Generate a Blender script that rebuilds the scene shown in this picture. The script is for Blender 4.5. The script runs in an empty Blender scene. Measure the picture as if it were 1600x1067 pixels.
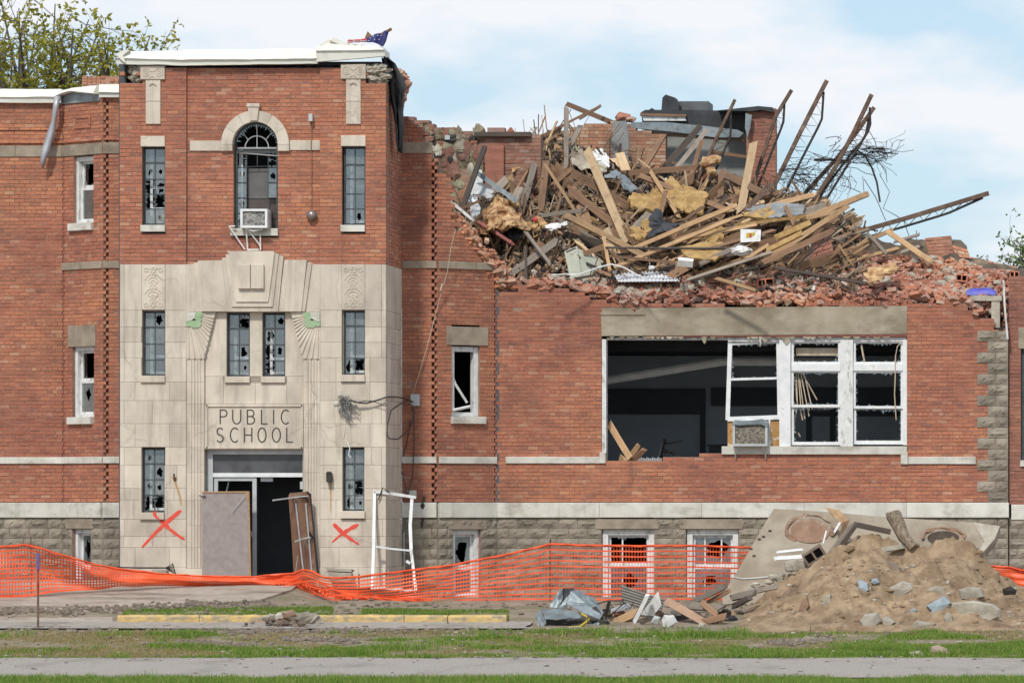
import bpy, math, random
import numpy as np
from mathutils import Vector, Matrix, noise

random.seed(7)
RND = random.Random(11)
SC = bpy.context.scene
COL = SC.collection

# ------------------------------------------------------------------ camera
CAM_X, CAM_D, CAM_Z = 13.75, 100.0, 1.31      # stands 100 m in front of the tower, to its right
F_PX, VPX, VPY = 8000.0, 1900.0, 800.0        # telephoto, measured on a 1600 px wide picture
cd = bpy.data.cameras.new('camera')
cam = bpy.data.objects.new('camera', cd)
COL.objects.link(cam)
cam.location = (CAM_X, -CAM_D, CAM_Z)
cam.rotation_euler = (math.radians(90), 0, 0)
cd.sensor_fit = 'HORIZONTAL'
cd.sensor_width = 36
cd.lens = F_PX / 1600 * 36
cd.shift_x = (800 - VPX) / 1600
cd.shift_y = (VPY - 533.5) / 1600
cd.clip_start = 1
cd.clip_end = 3000
SC.camera = cam

# ------------------------------------------------------------------ light
SUN_EL, SUN_AZ = math.radians(47), math.radians(13)     # azimuth to the left of the facade's normal
sdir = Vector((-math.sin(SUN_AZ) * math.cos(SUN_EL), -math.cos(SUN_AZ) * math.cos(SUN_EL), math.sin(SUN_EL)))
sl = bpy.data.lights.new('sun', 'SUN')
sl.energy = 2.6
sl.angle = math.radians(5)
sl.color = (1.0, 0.95, 0.87)
so = bpy.data.objects.new('sun', sl)
so.rotation_euler = (-sdir).to_track_quat('-Z', 'Y').to_euler()
so.location = (-20, -60, 60)
COL.objects.link(so)

W = bpy.data.worlds.new('World')
SC.world = W
W.use_nodes = True
nt = W.node_tree
nt.nodes.clear()
def wn(t, **k):
    n = nt.nodes.new(t)
    for a, b in k.items():
        setattr(n, a, b)
    return n
sky = wn('ShaderNodeTexSky', sky_type='NISHITA', sun_disc=False)
sky.sun_elevation = SUN_EL
sky.sun_rotation = math.atan2(sdir.x, sdir.y)
sky.air_density = 1.0
sky.dust_density = 0.6
sky.ozone_density = 2.0
tc = wn('ShaderNodeTexCoord')
mp = wn('ShaderNodeMapping')
mp.inputs['Location'].default_value = (0.35, 0.0, 0.08)
mp.inputs['Scale'].default_value = (1.0, 1.0, 2.6)
nz = wn('ShaderNodeTexNoise')
nz.inputs['Scale'].default_value = 13.0
nz.inputs['Detail'].default_value = 7
nz.inputs['Roughness'].default_value = 0.52
rp = wn('ShaderNodeValToRGB')
rp.color_ramp.elements[0].position = 0.44
rp.color_ramp.elements[0].color = (0, 0, 0, 1)
rp.color_ramp.elements[1].position = 0.58
rp.color_ramp.elements[1].color = (1, 1, 1, 1)
tint = wn('ShaderNodeMixRGB', blend_type='MULTIPLY')
tint.inputs[0].default_value = 1
tint.inputs[2].default_value = (0.90, 1.0, 1.08, 1)
veil = wn('ShaderNodeMixRGB')          # thin high cloud over everything
veil.inputs[0].default_value = 0.62
veil.inputs[2].default_value = (6.5, 8.3, 9.8, 1)
mx = wn('ShaderNodeMixRGB')
mx.inputs[2].default_value = (8.9, 9.15, 9.6, 1)
bg = wn('ShaderNodeBackground')
bg.inputs[1].default_value = 0.095
ow = wn('ShaderNodeOutputWorld')
L = nt.links.new
L(tc.outputs['Generated'], mp.inputs[0])
L(mp.outputs[0], nz.inputs['Vector'])
L(nz.outputs['Fac'], rp.inputs[0])
L(sky.outputs[0], tint.inputs[1])
L(tint.outputs[0], veil.inputs[1])
L(veil.outputs[0], mx.inputs[1])
L(rp.outputs[0], mx.inputs[0])
L(mx.outputs[0], bg.inputs[0])
L(bg.outputs[0], ow.inputs[0])

SC.view_settings.view_transform = 'Standard'
SC.view_settings.look = 'None'
SC.view_settings.exposure = 0.10
SC.view_settings.gamma = 1.0
SC.view_settings.use_curve_mapping = False
try:
    SC.cycles.max_bounces = 6
    SC.cycles.transparent_max_bounces = 12
except Exception:
    pass

# ------------------------------------------------------------------ helpers
def P(x, y, Y):
    """point of the place that lies at depth Y and is seen at photo pixel x, y"""
    t = (Y + CAM_D)
    return Vector((CAM_X + (x - VPX) * t / F_PX, Y, CAM_Z - (y - VPY) * t / F_PX))

def vn(p, s=1.0, o=0.0):
    return noise.noise(Vector((p[0] * s + o, p[1] * s - o, p[2] * s + 0.37 * o)))

class MB:
    def __init__(self):
        self.v, self.f, self.m = [], [], []
    def add(self, vs, fs, m=0):
        b = len(self.v)
        self.v.extend([tuple(p) for p in vs])
        for f in fs:
            self.f.append([b + i for i in f])
            self.m.append(m)
    def hexa(self, c, m=0, back=True):
        """8 corners: 0-3 front (ccw from outside), 4-7 behind them"""
        fs = [(0, 1, 2, 3), (0, 4, 5, 1), (1, 5, 6, 2), (2, 6, 7, 3), (3, 7, 4, 0)]
        if back:
            fs.append((7, 6, 5, 4))
        self.add(c, fs, m)
    def box(self, x0, x1, y0, y1, z0, z1, m=0):
        self.hexa([(x0, y0, z0), (x1, y0, z0), (x1, y0, z1), (x0, y0, z1), (x0, y1, z0), (x1, y1, z0), (x1, y1, z1), (x0, y1, z1)], m)
    def obox(self, c, ax, ay, az, m=0):
        """centre and half vectors"""
        c, ax, ay, az = map(Vector, (c, ax, ay, az))
        q = [c + sx * ax + sy * ay + sz * az for sy in (-1, 1) for sx, sz in ((-1, -1), (1, -1), (1, 1), (-1, 1))]
        self.hexa(q, m)
    def prism(self, pts, back, m=0, cap=True):
        """front polygon pts and a vector that takes it to the back"""
        n = len(pts)
        pts = [Vector(p) for p in pts]
        back = Vector(back)
        vs = pts + [p + back for p in pts]
        fs = [tuple(range(n))] + [(i, i + n, (i + 1) % n + n, (i + 1) % n) for i in range(n)]
        if cap:
            fs.append(tuple(range(2 * n - 1, n - 1, -1)))
        self.add(vs, fs, m)
    def tube(self, pts, r, k=6, m=0, r1=None):
        pts = [Vector(p) for p in pts]
        n = len(pts)
        vs, fs = [], []
        up = Vector((0.13, 0.21, 0.97))
        for i, p in enumerate(pts):
            d = (pts[min(i + 1, n - 1)] - pts[max(i - 1, 0)])
            if d.length < 1e-9:
                d = Vector((0, 0, 1))
            d.normalize()
            a = d.cross(up)
            if a.length < 0.05:
                a = d.cross(Vector((1, 0, 0)))
            a.normalize()
            b = d.cross(a)
            rr = r if r1 is None else r + (r1 - r) * i / max(1, n - 1)
            for j in range(k):
                t = 2 * math.pi * j / k
                vs.append(p + a * (rr * math.cos(t)) + b * (rr * math.sin(t)))
        for i in range(n - 1):
            for j in range(k):
                fs.append((i * k + j, i * k + (j + 1) % k, (i + 1) * k + (j + 1) % k, (i + 1) * k + j))
        fs.append(tuple(range(k - 1, -1, -1)))
        fs.append(tuple((n - 1) * k + j for j in range(k)))
        self.add(vs, fs, m)
    def grid(self, pts, nu, nv, m=0, closed=False):
        fs = []
        for j in range(nv - 1):
            for i in range(nu - 1):
                a = j * nu + i
                fs.append((a, a + 1, a + nu + 1, a + nu))
        self.add(pts, fs, m)
    def build(self, name, mats, parent=None, smooth=False, **props):
        me = bpy.data.meshes.new(name)
        a = np.array(self.v, dtype=np.float64).reshape(-1, 3)
        if len(a) == 0:
            return None
        lo, hi = a.min(0), a.max(0)
        c = np.array([(lo[0] + hi[0]) / 2, (lo[1] + hi[1]) / 2, lo[2]])
        me.from_pydata([tuple(p) for p in (a - c)], [], self.f)
        if not isinstance(mats, (list, tuple)):
            mats = [mats]
        for mt in mats:
            me.materials.append(mt)
        if len(mats) > 1:
            me.polygons.foreach_set('material_index', self.m)
        if smooth:
            me.polygons.foreach_set('use_smooth', [True] * len(me.polygons))
        me.update()
        o = bpy.data.objects.new(name, me)
        link(o, c, parent, **props)
        return o

WLOC = {}
def link(o, loc, parent=None, **props):
    loc = Vector(loc)
    COL.objects.link(o)
    if parent is not None:
        o.parent = parent
        o.location = loc - WLOC.get(parent.name, Vector((0, 0, 0)))
    else:
        o.location = loc
    WLOC[o.name] = loc
    for k, v in props.items():
        if v is not None:
            o[k] = v
    return o

def empty(name, loc, label, category, group=None, parent=None):
    o = bpy.data.objects.new(name, None)
    o.empty_display_size = 0.2
    return link(o, loc, parent, label=label, category=category, group=group)

class Frame:
    """a vertical plane: u along it, v is the height, n outward"""
    def __init__(s, X0, Y0, X1, Y1):
        s.O = Vector((X0, Y0))
        d = Vector((X1 - X0, Y1 - Y0))
        s.L = d.length
        s.u = d.normalized()
        s.n = Vector((s.u.y, -s.u.x))
        s.ang = math.atan2(s.u.y, s.u.x)
    def uv(s, x, y, off=0.0):
        sx = (x - VPX) / F_PX
        O = s.O + s.n * off
        # camera (CAM_X, -CAM_D) + t*(sx,1)
        den = sx * s.n.x + s.n.y
        t = ((O.x - CAM_X) * s.n.x + (O.y + CAM_D) * s.n.y) / den
        q = Vector((CAM_X + sx * t, -CAM_D + t)) - s.O
        return q.dot(s.u), CAM_Z - (y - VPY) / F_PX * t
    def P(s, u, v, n=0.0):
        q = s.O + s.u * u + s.n * n
        return Vector((q.x, q.y, v))
    def px(s, x, y, n=0.0):
        u, v = s.uv(x, y)
        return s.P(u, v, n)
    def box(s, mb, u0, u1, v0, v1, n0, n1, m=0):
        """n1 is the outer face"""
        mb.hexa([s.P(u0, v0, n1), s.P(u1, v0, n1), s.P(u1, v1, n1), s.P(u0, v1, n1),
                 s.P(u0, v0, n0), s.P(u1, v0, n0), s.P(u1, v1, n0), s.P(u0, v1, n0)], m)
    def pbox(s, mb, x0, y0, x1, y1, n0, n1, m=0):
        u0, v1 = s.uv(x0, y0)
        u1, v0 = s.uv(x1, y1)
        s.box(mb, u0, u1, v0, v1, n0, n1, m)
    def chbox(s, mb, u0, u1, v0, v1, n0, n1, ch=0.008, m=0):
        """box with a chamfered front"""
        a = [s.P(u0 + ch, v0 + ch, n1), s.P(u1 - ch, v0 + ch, n1), s.P(u1 - ch, v1 - ch, n1), s.P(u0 + ch, v1 - ch, n1)]
        b = [s.P(u0, v0, n1 - ch), s.P(u1, v0, n1 - ch), s.P(u1, v1, n1 - ch), s.P(u0, v1, n1 - ch)]
        c = [s.P(u0, v0, n0), s.P(u1, v0, n0), s.P(u1, v1, n0), s.P(u0, v1, n0)]
        fs = [(0, 1, 2, 3)]
        for o in (0, 4):
            fs += [(o + i, o + 4 + i, o + 4 + (i + 1) % 4, o + (i + 1) % 4) for i in range(4)]
        mb.add(a + b + c, fs, m)
    def ppoly(s, mb, pts, n0, n1, m=0):
        """photo polygon extruded from n1 (outer) back to n0"""
        q = [s.px(x, y, n1) for x, y in pts]
        # make it counter-clockwise seen from outside
        ar = sum(pts[i][0] * pts[(i + 1) % len(pts)][1] - pts[(i + 1) % len(pts)][0] * pts[i][1] for i in range(len(pts)))
        if ar > 0:
            q.reverse()
        mb.prism(q, Vector((s.n.x, s.n.y, 0)) * (n0 - n1), m)

# ------------------------------------------------------------------ materials
def mat(name):
    m = bpy.data.materials.new(name)
    m.use_nodes = True
    n = m.node_tree
    n.nodes.clear()
    o = n.nodes.new('ShaderNodeOutputMaterial')
    b = n.nodes.new('ShaderNodeBsdfPrincipled')
    n.links.new(b.outputs[0], o.inputs[0])
    return m, n, b

def nd(n, t, **k):
    x = n.nodes.new(t)
    for a, v in k.items():
        setattr(x, a, v)
    return x

def ramp(n, fac, cols, interp='LINEAR'):
    r = nd(n, 'ShaderNodeValToRGB')
    r.color_ramp.interpolation = interp
    e = r.color_ramp.elements
    while len(e) < len(cols):
        e.new(0.5)
    for i, (p, c) in enumerate(cols):
        e[i].position = p
        e[i].color = (c[0], c[1], c[2], 1)
    n.links.new(fac, r.inputs[0])
    return r.outputs[0]

def tex(n, kind, scale, detail=4, rough=0.55, vec=None, sc3=None):
    if vec is None:
        g = nd(n, 'ShaderNodeNewGeometry')
        vec = g.outputs['Position']
    elif vec == 'OBJ':
        vec = nd(n, 'ShaderNodeTexCoord').outputs['Object']
    if sc3:
        mp_ = nd(n, 'ShaderNodeMapping')
        mp_.inputs['Scale'].default_value = sc3
        n.links.new(vec, mp_.inputs[0])
        vec = mp_.outputs[0]
    t = nd(n, kind)
    t.inputs['Scale'].default_value = scale
    if 'Detail' in t.inputs:
        t.inputs['Detail'].default_value = detail
    if 'Roughness' in t.inputs:
        t.inputs['Roughness'].default_value = rough
    n.links.new(vec, t.inputs['Vector'])
    return t.outputs[0]

def mixc(n, fac, a, b, mode='MIX'):
    x = nd(n, 'ShaderNodeMixRGB', blend_type=mode)
    for i, v in ((0, fac), (1, a), (2, b)):
        if hasattr(v, 'links') or hasattr(v, 'is_linked'):
            n.links.new(v, x.inputs[i])
        elif i == 0:
            x.inputs[0].default_value = v
        else:
            x.inputs[i].default_value = (v[0], v[1], v[2], 1)
    return x.outputs[0]

def bump(n, b, h, strength=0.4, dist=0.01):
    x = nd(n, 'ShaderNodeBump')
    x.inputs['Strength'].default_value = strength
    x.inputs['Distance'].default_value = dist
    n.links.new(h, x.inputs['Height'])
    n.links.new(x.outputs[0], b.inputs['Normal'])

def island(n, obj=True):
    g = nd(n, 'ShaderNodeNewGeometry').outputs['Random Per Island']
    if not obj:
        return g
    oi = nd(n, 'ShaderNodeObjectInfo').outputs['Random']
    a = nd(n, 'ShaderNodeMath', operation='ADD')
    n.links.new(g, a.inputs[0]); n.links.new(oi, a.inputs[1])
    f = nd(n, 'ShaderNodeMath', operation='FRACT')
    n.links.new(a.outputs[0], f.inputs[0])
    return f.outputs[0]

def simple(name, c0, c1, *a_, cracks=0, **k_):
    m = simple_(name, c0, c1, *a_, **k_)
    if cracks:      # hairline marks left by creepers and settlement
        n = m.node_tree
        b = [x for x in n.nodes if x.type == 'BSDF_PRINCIPLED'][0]
        src = b.inputs['Base Color'].links[0].from_socket
        g = nd(n, 'ShaderNodeNewGeometry').outputs['Position']
        w = nd(n, 'ShaderNodeTexNoise'); w.inputs['Scale'].default_value = 1.6; w.inputs['Detail'].default_value = 5
        n.links.new(g, w.inputs['Vector'])
        ad = nd(n, 'ShaderNodeMixRGB', blend_type='ADD'); ad.inputs[0].default_value = 0.8
        n.links.new(g, ad.inputs[1]); n.links.new(w.outputs['Color'], ad.inputs[2])
        v = nd(n, 'ShaderNodeTexVoronoi', feature='DISTANCE_TO_EDGE'); v.inputs['Scale'].default_value = 0.62
        n.links.new(ad.outputs[0], v.inputs['Vector'])
        f = ramp(n, v.outputs['Distance'], [(0.0, (cracks, cracks, cracks)), (0.016, (0, 0, 0))])
        pt = tex(n, 'ShaderNodeTexNoise', 0.9, 3, 0.6)
        f = mixc(n, 1.0, f, ramp(n, pt, [(0.46, (0, 0, 0)), (0.60, (1, 1, 1))]), 'MULTIPLY')
        n.links.new(mixc(n, f, src, (0.20, 0.16, 0.13)), b.inputs['Base Color'])
    return m

def simple_(name, c0, c1, scale=6.0, rough=0.8, metal=0.0, bmp=0.25, detail=6, sc3=None, per=0.0, dirt=None, vec=None, runs=0):
    """two-tone noise material; per: share of variation per piece; dirt: (colour, lo, hi, scale, stretch)"""
    m, n, b = mat(name)
    t = tex(n, 'ShaderNodeTexNoise', scale, detail, 0.6, vec, sc3)
    c = ramp(n, t, [(0.35, c0), (0.65, c1)])
    if per:
        v = nd(n, 'ShaderNodeMapRange')
        v.inputs['To Min'].default_value = 1 - per
        v.inputs['To Max'].default_value = 1 + per
        n.links.new(island(n), v.inputs[0])
        cc = nd(n, 'ShaderNodeCombineColor')
        for i in range(3):
            n.links.new(v.outputs[0], cc.inputs[i])
        c = mixc(n, 1.0, c, cc.outputs[0], 'MULTIPLY')
    if dirt:
        dc, lo, hi, ds, st = dirt
        dt = tex(n, 'ShaderNodeTexNoise', ds, 8, 0.65, None, st)
        f = ramp(n, dt, [(lo, (0, 0, 0)), (hi, (1, 1, 1))])
        c = mixc(n, f, c, dc)
    if runs:        # dark rain runs below ledges
        rt_ = tex(n, 'ShaderNodeTexNoise', 1.0, 7, 0.7, None, (5, 5, 0.5))
        c = mixc(n, ramp(n, rt_, [(0.52, (0, 0, 0)), (0.72, (runs, runs, runs))]), c, (0.22, 0.19, 0.16))
    n.links.new(c, b.inputs['Base Color'])
    b.inputs['Roughness'].default_value = rough
    b.inputs['Metallic'].default_value = metal
    if bmp:
        bump(n, b, tex(n, 'ShaderNodeTexNoise', scale * 6, 6, 0.6, vec), bmp, 0.01)
    return m

def brick_mat(name, cols, soot=0.5):
    m, n, b = mat(name)
    r = island(n)
    mean = [sum(k[1][i] for k in cols) / len(cols) for i in range(3)]
    c = mixc(n, 0.28, ramp(n, r, cols, 'CONSTANT'), mean)
    # fine grain, chips and large weather stains
    g = tex(n, 'ShaderNodeTexNoise', 55, 4, 0.7)
    c = mixc(n, 0.34, c, ramp(n, g, [(0.30, (0.24, 0.075, 0.045)), (0.70, (0.68, 0.30, 0.16))]))
    rw_ = tex(n, 'ShaderNodeTexNoise', 1.0, 5, 0.75, None, (1.1, 1.1, 13))
    c = mixc(n, 1.0, c, ramp(n, rw_, [(0.28, (0.66, 0.64, 0.64)), (0.5, (0.92, 0.90, 0.90)), (0.72, (1.12, 1.15, 1.15))]), 'MULTIPLY')
    fl = tex(n, 'ShaderNodeTexNoise', 1.0, 3, 0.6, None, (13, 13, 34))
    c = mixc(n, ramp(n, fl, [(0.58, (0, 0, 0)), (0.74, (0.55, 0.55, 0.55))]), c, (0.56, 0.36, 0.26))
    st = tex(n, 'ShaderNodeTexNoise', 0.55, 7, 0.62, None, (1, 1, 1.5))
    f = ramp(n, st, [(0.48, (0, 0, 0)), (0.70, (soot, soot, soot))])
    c = mixc(n, f, c, (0.15, 0.068, 0.055))
    hu = tex(n, 'ShaderNodeTexNoise', 0.42, 5, 0.55, None, (1, 1, 1.2))
    c = mixc(n, 1.0, c, ramp(n, hu, [(0.36, (0.80, 0.76, 0.82)), (0.5, (1, 1, 1)), (0.66, (1.13, 1.18, 1.06))]), 'MULTIPLY')
    wt = tex(n, 'ShaderNodeTexNoise', 1.0, 6, 0.7, None, (2.6, 2.6, 0.28))
    c = mixc(n, ramp(n, wt, [(0.58, (0, 0, 0)), (0.74, (0.5, 0.5, 0.5))]), c, (0.11, 0.06, 0.05))
    ef = tex(n, 'ShaderNodeTexNoise', 2.3, 9, 0.72)
    f2 = ramp(n, ef, [(0.62, (0, 0, 0)), (0.80, (0.4, 0.4, 0.4))])
    c = mixc(n, f2, c, (0.50, 0.40, 0.33))
    n.links.new(c, b.inputs['Base Color'])
    b.inputs['Roughness'].default_value = 0.9
    bump(n, b, tex(n, 'ShaderNodeTexNoise', 90, 4, 0.7), 0.5, 0.006)
    return m

M = {}
M['brick'] = brick_mat('brick_red', [
    (0.00, (0.430, 0.142, 0.086)), (0.16, (0.490, 0.168, 0.098)), (0.34, (0.375, 0.122, 0.080)), (0.48, (0.530, 0.202, 0.112)),
    (0.62, (0.435, 0.150, 0.093)), (0.74, (0.320, 0.116, 0.086)), (0.83, (0.550, 0.242, 0.142)), (0.91, (0.225, 0.100, 0.082)), (0.95, (0.560, 0.335, 0.230))])
M['brick_pale'] = brick_mat('brick_bared', [(0.00, (0.40, 0.24, 0.16)), (0.3, (0.47, 0.34, 0.24)), (0.5, (0.36, 0.15, 0.09)), (0.65, (0.42, 0.33, 0.25)), (0.85, (0.20, 0.13, 0.10)), (0.93, (0.52, 0.45, 0.37))], 0.9)
M['brick_old'] = brick_mat('brick_plum', [
    (0.00, (0.270, 0.110, 0.085)), (0.25, (0.330, 0.140, 0.105)), (0.5, (0.230, 0.095, 0.080)), (0.75, (0.370, 0.180, 0.140)), (0.92, (0.16, 0.08, 0.07))], 0.3)
M['rubble_brick'] = brick_mat('brick_broken', [
    (0.00, (0.44, 0.175, 0.115)), (0.18, (0.54, 0.235, 0.15)), (0.34, (0.38, 0.16, 0.115)), (0.46, (0.52, 0.31, 0.235)), (0.62, (0.52, 0.42, 0.35)),
    (0.84, (0.56, 0.20, 0.11)), (0.93, (0.50, 0.46, 0.40))], 0.25)
M['tile'] = simple('hollow_clay', (0.42, 0.15, 0.09), (0.55, 0.22, 0.13), 9, 0.9, per=0.2)
M['mortar'] = simple('mortar', (0.23, 0.135, 0.10), (0.36, 0.23, 0.175), 5, 0.95, dirt=((0.12, 0.075, 0.06), 0.5, 0.75, 0.7, None))
M['limestone'] = simple('limestone', (0.540, 0.470, 0.385), (0.650, 0.575, 0.480), 1.6, 0.85, bmp=0.15, per=0.10,
                        dirt=((0.30, 0.255, 0.21), 0.50, 0.86, 1.3, (1, 1, 0.45)), cracks=0.38, runs=0.5)
M['limestone_dark'] = simple('limestone_joint', (0.30, 0.26, 0.21), (0.38, 0.33, 0.27), 4, 0.95)
M['sill'] = simple('pale_sill_stone', (0.56, 0.54, 0.48), (0.68, 0.66, 0.60), 3, 0.85, per=0.06, runs=0.4, dirt=((0.25, 0.21, 0.17), 0.50, 0.8, 1.5, (1, 1, 2)))
M['dirty_stone'] = simple('dirty_band_stone', (0.25, 0.205, 0.155), (0.36, 0.30, 0.23), 3, 0.9, per=0.1, dirt=((0.13, 0.10, 0.08), 0.5, 0.8, 1.6, None))
M['concrete'] = simple('lintel_concrete', (0.28, 0.235, 0.165), (0.42, 0.365, 0.28), 1.7, 0.92, dirt=((0.17, 0.13, 0.09), 0.45, 0.72, 0.9, (1, 1, 2)))
M['rock'] = simple('rock_faced_stone', (0.200, 0.175, 0.135), (0.345, 0.30, 0.24), 4, 0.95, bmp=0.8, per=0.16, dirt=((0.13, 0.105, 0.085), 0.5, 0.8, 2, None))
M['white'] = simple('white_paint', (0.66, 0.67, 0.68), (0.80, 0.80, 0.80), 5, 0.55, bmp=0.08, dirt=((0.42, 0.37, 0.30), 0.60, 0.78, 5, None))
M['white_worn'] = simple('worn_white_paint', (0.62, 0.62, 0.61), (0.76, 0.76, 0.75), 7, 0.6, bmp=0.15, dirt=((0.30, 0.27, 0.23), 0.54, 0.68, 9, (1, 1, 0.4)))
M['membrane'] = simple('white_coping', (0.66, 0.65, 0.58), (0.76, 0.75, 0.69), 0.9, 0.5, bmp=0.05, dirt=((0.45, 0.42, 0.36), 0.62, 0.85, 2, None))
M['black_mem'] = simple('black_roof_felt', (0.018, 0.020, 0.024), (0.05, 0.052, 0.058), 2.5, 0.7, bmp=0.5)
M['steel_frame'] = simple('dark_steel_frame', (0.035, 0.042, 0.045), (0.07, 0.08, 0.082), 8, 0.6, bmp=0.1)
M['alu'] = simple('grey_aluminium', (0.46, 0.47, 0.48), (0.58, 0.59, 0.60), 4, 0.45, 0.3, bmp=0.05)
M['galv'] = simple('galvanised_sheet', (0.15, 0.18, 0.195), (0.31, 0.355, 0.375), 2.4, 0.5, 0.35, bmp=0.12, dirt=((0.16, 0.15, 0.14), 0.52, 0.7, 4, None))
M['rust'] = simple('rusty_steel', (0.085, 0.050, 0.036), (0.19, 0.12, 0.085), 6, 0.75, 0.2, bmp=0.3, dirt=((0.30, 0.21, 0.14), 0.55, 0.75, 5, None))
M['rust_dark'] = simple('dark_steel', (0.028, 0.026, 0.027), (0.06, 0.05, 0.045), 6, 0.65, 0.3, bmp=0.2)
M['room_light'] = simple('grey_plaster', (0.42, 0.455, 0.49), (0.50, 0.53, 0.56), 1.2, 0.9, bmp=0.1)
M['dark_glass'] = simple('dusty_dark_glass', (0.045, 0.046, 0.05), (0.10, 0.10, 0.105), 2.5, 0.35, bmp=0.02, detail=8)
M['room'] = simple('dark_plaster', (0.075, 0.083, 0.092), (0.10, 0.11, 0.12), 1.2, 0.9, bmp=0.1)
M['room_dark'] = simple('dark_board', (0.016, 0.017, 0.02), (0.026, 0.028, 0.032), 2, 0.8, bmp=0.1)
M['mottled'] = simple('mottled_plaster', (0.16, 0.14, 0.085), (0.40, 0.37, 0.25), 3.4, 0.95, bmp=0.8, detail=10, dirt=((0.12, 0.07, 0.045), 0.46, 0.60, 2.6, None))
M['plaster'] = simple('stained_plaster', (0.34, 0.31, 0.22), (0.56, 0.53, 0.44), 2.2, 0.9, bmp=0.4, dirt=((0.17, 0.12, 0.085), 0.42, 0.62, 1.6, None))
M['insul'] = simple('yellow_insulation', (0.30, 0.18, 0.065), (0.48, 0.32, 0.135), 7, 0.95, bmp=0.9, dirt=((0.30, 0.17, 0.06), 0.5, 0.7, 3, None))
M['foam'] = simple('torn_insulation', (0.44, 0.26, 0.12), (0.66, 0.46, 0.25), 7, 0.95, bmp=1.0, dirt=((0.28, 0.13, 0.06), 0.46, 0.62, 5, None))
M['felt'] = simple('grey_felt', (0.20, 0.21, 0.22), (0.30, 0.31, 0.31), 3, 0.9, bmp=0.5)
M['cable'] = simple('black_cable', (0.02, 0.02, 0.022), (0.045, 0.045, 0.05), 9, 0.5, bmp=0)
M['orange'] = simple('orange_plastic', (0.80, 0.085, 0.022), (0.88, 0.13, 0.035), 3, 0.45, bmp=0)
M['spray'] = simple('red_spray_paint', (0.68, 0.055, 0.03), (0.75, 0.09, 0.05), 14, 0.6, bmp=0)
M['cut_shade'] = simple('letter_shade', (0.035, 0.033, 0.03), (0.07, 0.065, 0.058), 9, 0.9, bmp=0)
M['leaf_paint'] = simple('green_relief', (0.27, 0.40, 0.22), (0.36, 0.48, 0.30), 7, 0.8, bmp=0.2)
M['blue'] = simple('blue_tarp', (0.05, 0.05, 0.36), (0.10, 0.10, 0.50), 7, 0.5, bmp=0.3)
M['navy'] = simple('navy_cloth', (0.025, 0.025, 0.12), (0.045, 0.045, 0.18), 7, 0.8, bmp=0.3)
M['red_cloth'] = simple('red_cloth', (0.50, 0.05, 0.05), (0.6, 0.09, 0.08), 7, 0.8, bmp=0.2)
M['white_cloth'] = simple('white_cloth', (0.72, 0.72, 0.74), (0.8, 0.8, 0.8), 7, 0.8, bmp=0.2)
M['green_metal'] = simple('pale_green_enamel', (0.46, 0.49, 0.40), (0.56, 0.58, 0.49), 4, 0.5, bmp=0.05, dirt=((0.25, 0.24, 0.18), 0.58, 0.7, 3, None))
M['table_brown'] = simple('brown_laminate', (0.20, 0.10, 0.06), (0.27, 0.14, 0.085), 3, 0.6, bmp=0.1, dirt=((0.33, 0.28, 0.20), 0.55, 0.66, 3, None))
M['table_grey'] = simple('grey_laminate', (0.265, 0.225, 0.21), (0.33, 0.285, 0.265), 9, 0.7, bmp=0.15)
M['dirt_pile'] = simple('sandy_soil', (0.205, 0.138, 0.083), (0.375, 0.270, 0.172), 4.2, 0.98, bmp=1.0, detail=12, dirt=((0.165, 0.105, 0.062), 0.48, 0.66, 1.3, None))
M['slab'] = simple('old_slab_concrete', (0.265, 0.215, 0.16), (0.365, 0.31, 0.24), 2, 0.93, bmp=0.35, dirt=((0.22, 0.175, 0.13), 0.52, 0.75, 1.2, None))
M['chunk'] = simple('broken_concrete', (0.30, 0.26, 0.205), (0.46, 0.42, 0.35), 5, 0.95, bmp=0.8, per=0.15)
M['asphalt'] = simple('grey_asphalt', (0.270, 0.235, 0.205), (0.37, 0.33, 0.295), 9, 0.95, bmp=0.5, detail=12, dirt=((0.15, 0.135, 0.12), 0.54, 0.75, 0.7, None))
M['walk'] = simple('pale_path', (0.245, 0.215, 0.19), (0.40, 0.36, 0.325), 34, 0.95, bmp=0.5, detail=10, dirt=((0.19, 0.165, 0.145), 0.52, 0.74, 0.8, None), cracks=0.5)
M['drive'] = simple('driveway_concrete', (0.33, 0.272, 0.222), (0.43, 0.365, 0.31), 6, 0.95, bmp=0.4, detail=10, dirt=((0.175, 0.13, 0.098), 0.47, 0.66, 1.5, (0.5, 1.6, 1)))
M['kerb'] = simple('yellow_kerb_paint', (0.52, 0.35, 0.125), (0.64, 0.46, 0.19), 5, 0.85, bmp=0.4, detail=10, dirt=((0.30, 0.245, 0.175), 0.44, 0.62, 5, (1, 1, 2)))
M['purple'] = simple('purple_tape', (0.12, 0.10, 0.25), (0.18, 0.15, 0.32), 9, 0.6, bmp=0)
M['blue_grey'] = simple('blue_painted_concrete', (0.27, 0.33, 0.375), (0.37, 0.43, 0.47), 5, 0.9, bmp=0.3, dirt=((0.33, 0.27, 0.19), 0.55, 0.66, 4, None))
M['brown_rim'] = simple('brown_stained_rim', (0.20, 0.115, 0.075), (0.30, 0.18, 0.12), 4, 0.9, bmp=0.5, dirt=((0.33, 0.28, 0.21), 0.52, 0.66, 3, None))
M['coil'] = simple('condenser_coil', (0.10, 0.10, 0.10), (0.42, 0.41, 0.38), 22, 0.7, 0.3, bmp=0.5, detail=3)
M['coil_rusty'] = simple('rusty_condenser_coil', (0.10, 0.095, 0.085), (0.30, 0.26, 0.2), 16, 0.7, 0.3, bmp=0.5, detail=3)
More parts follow.
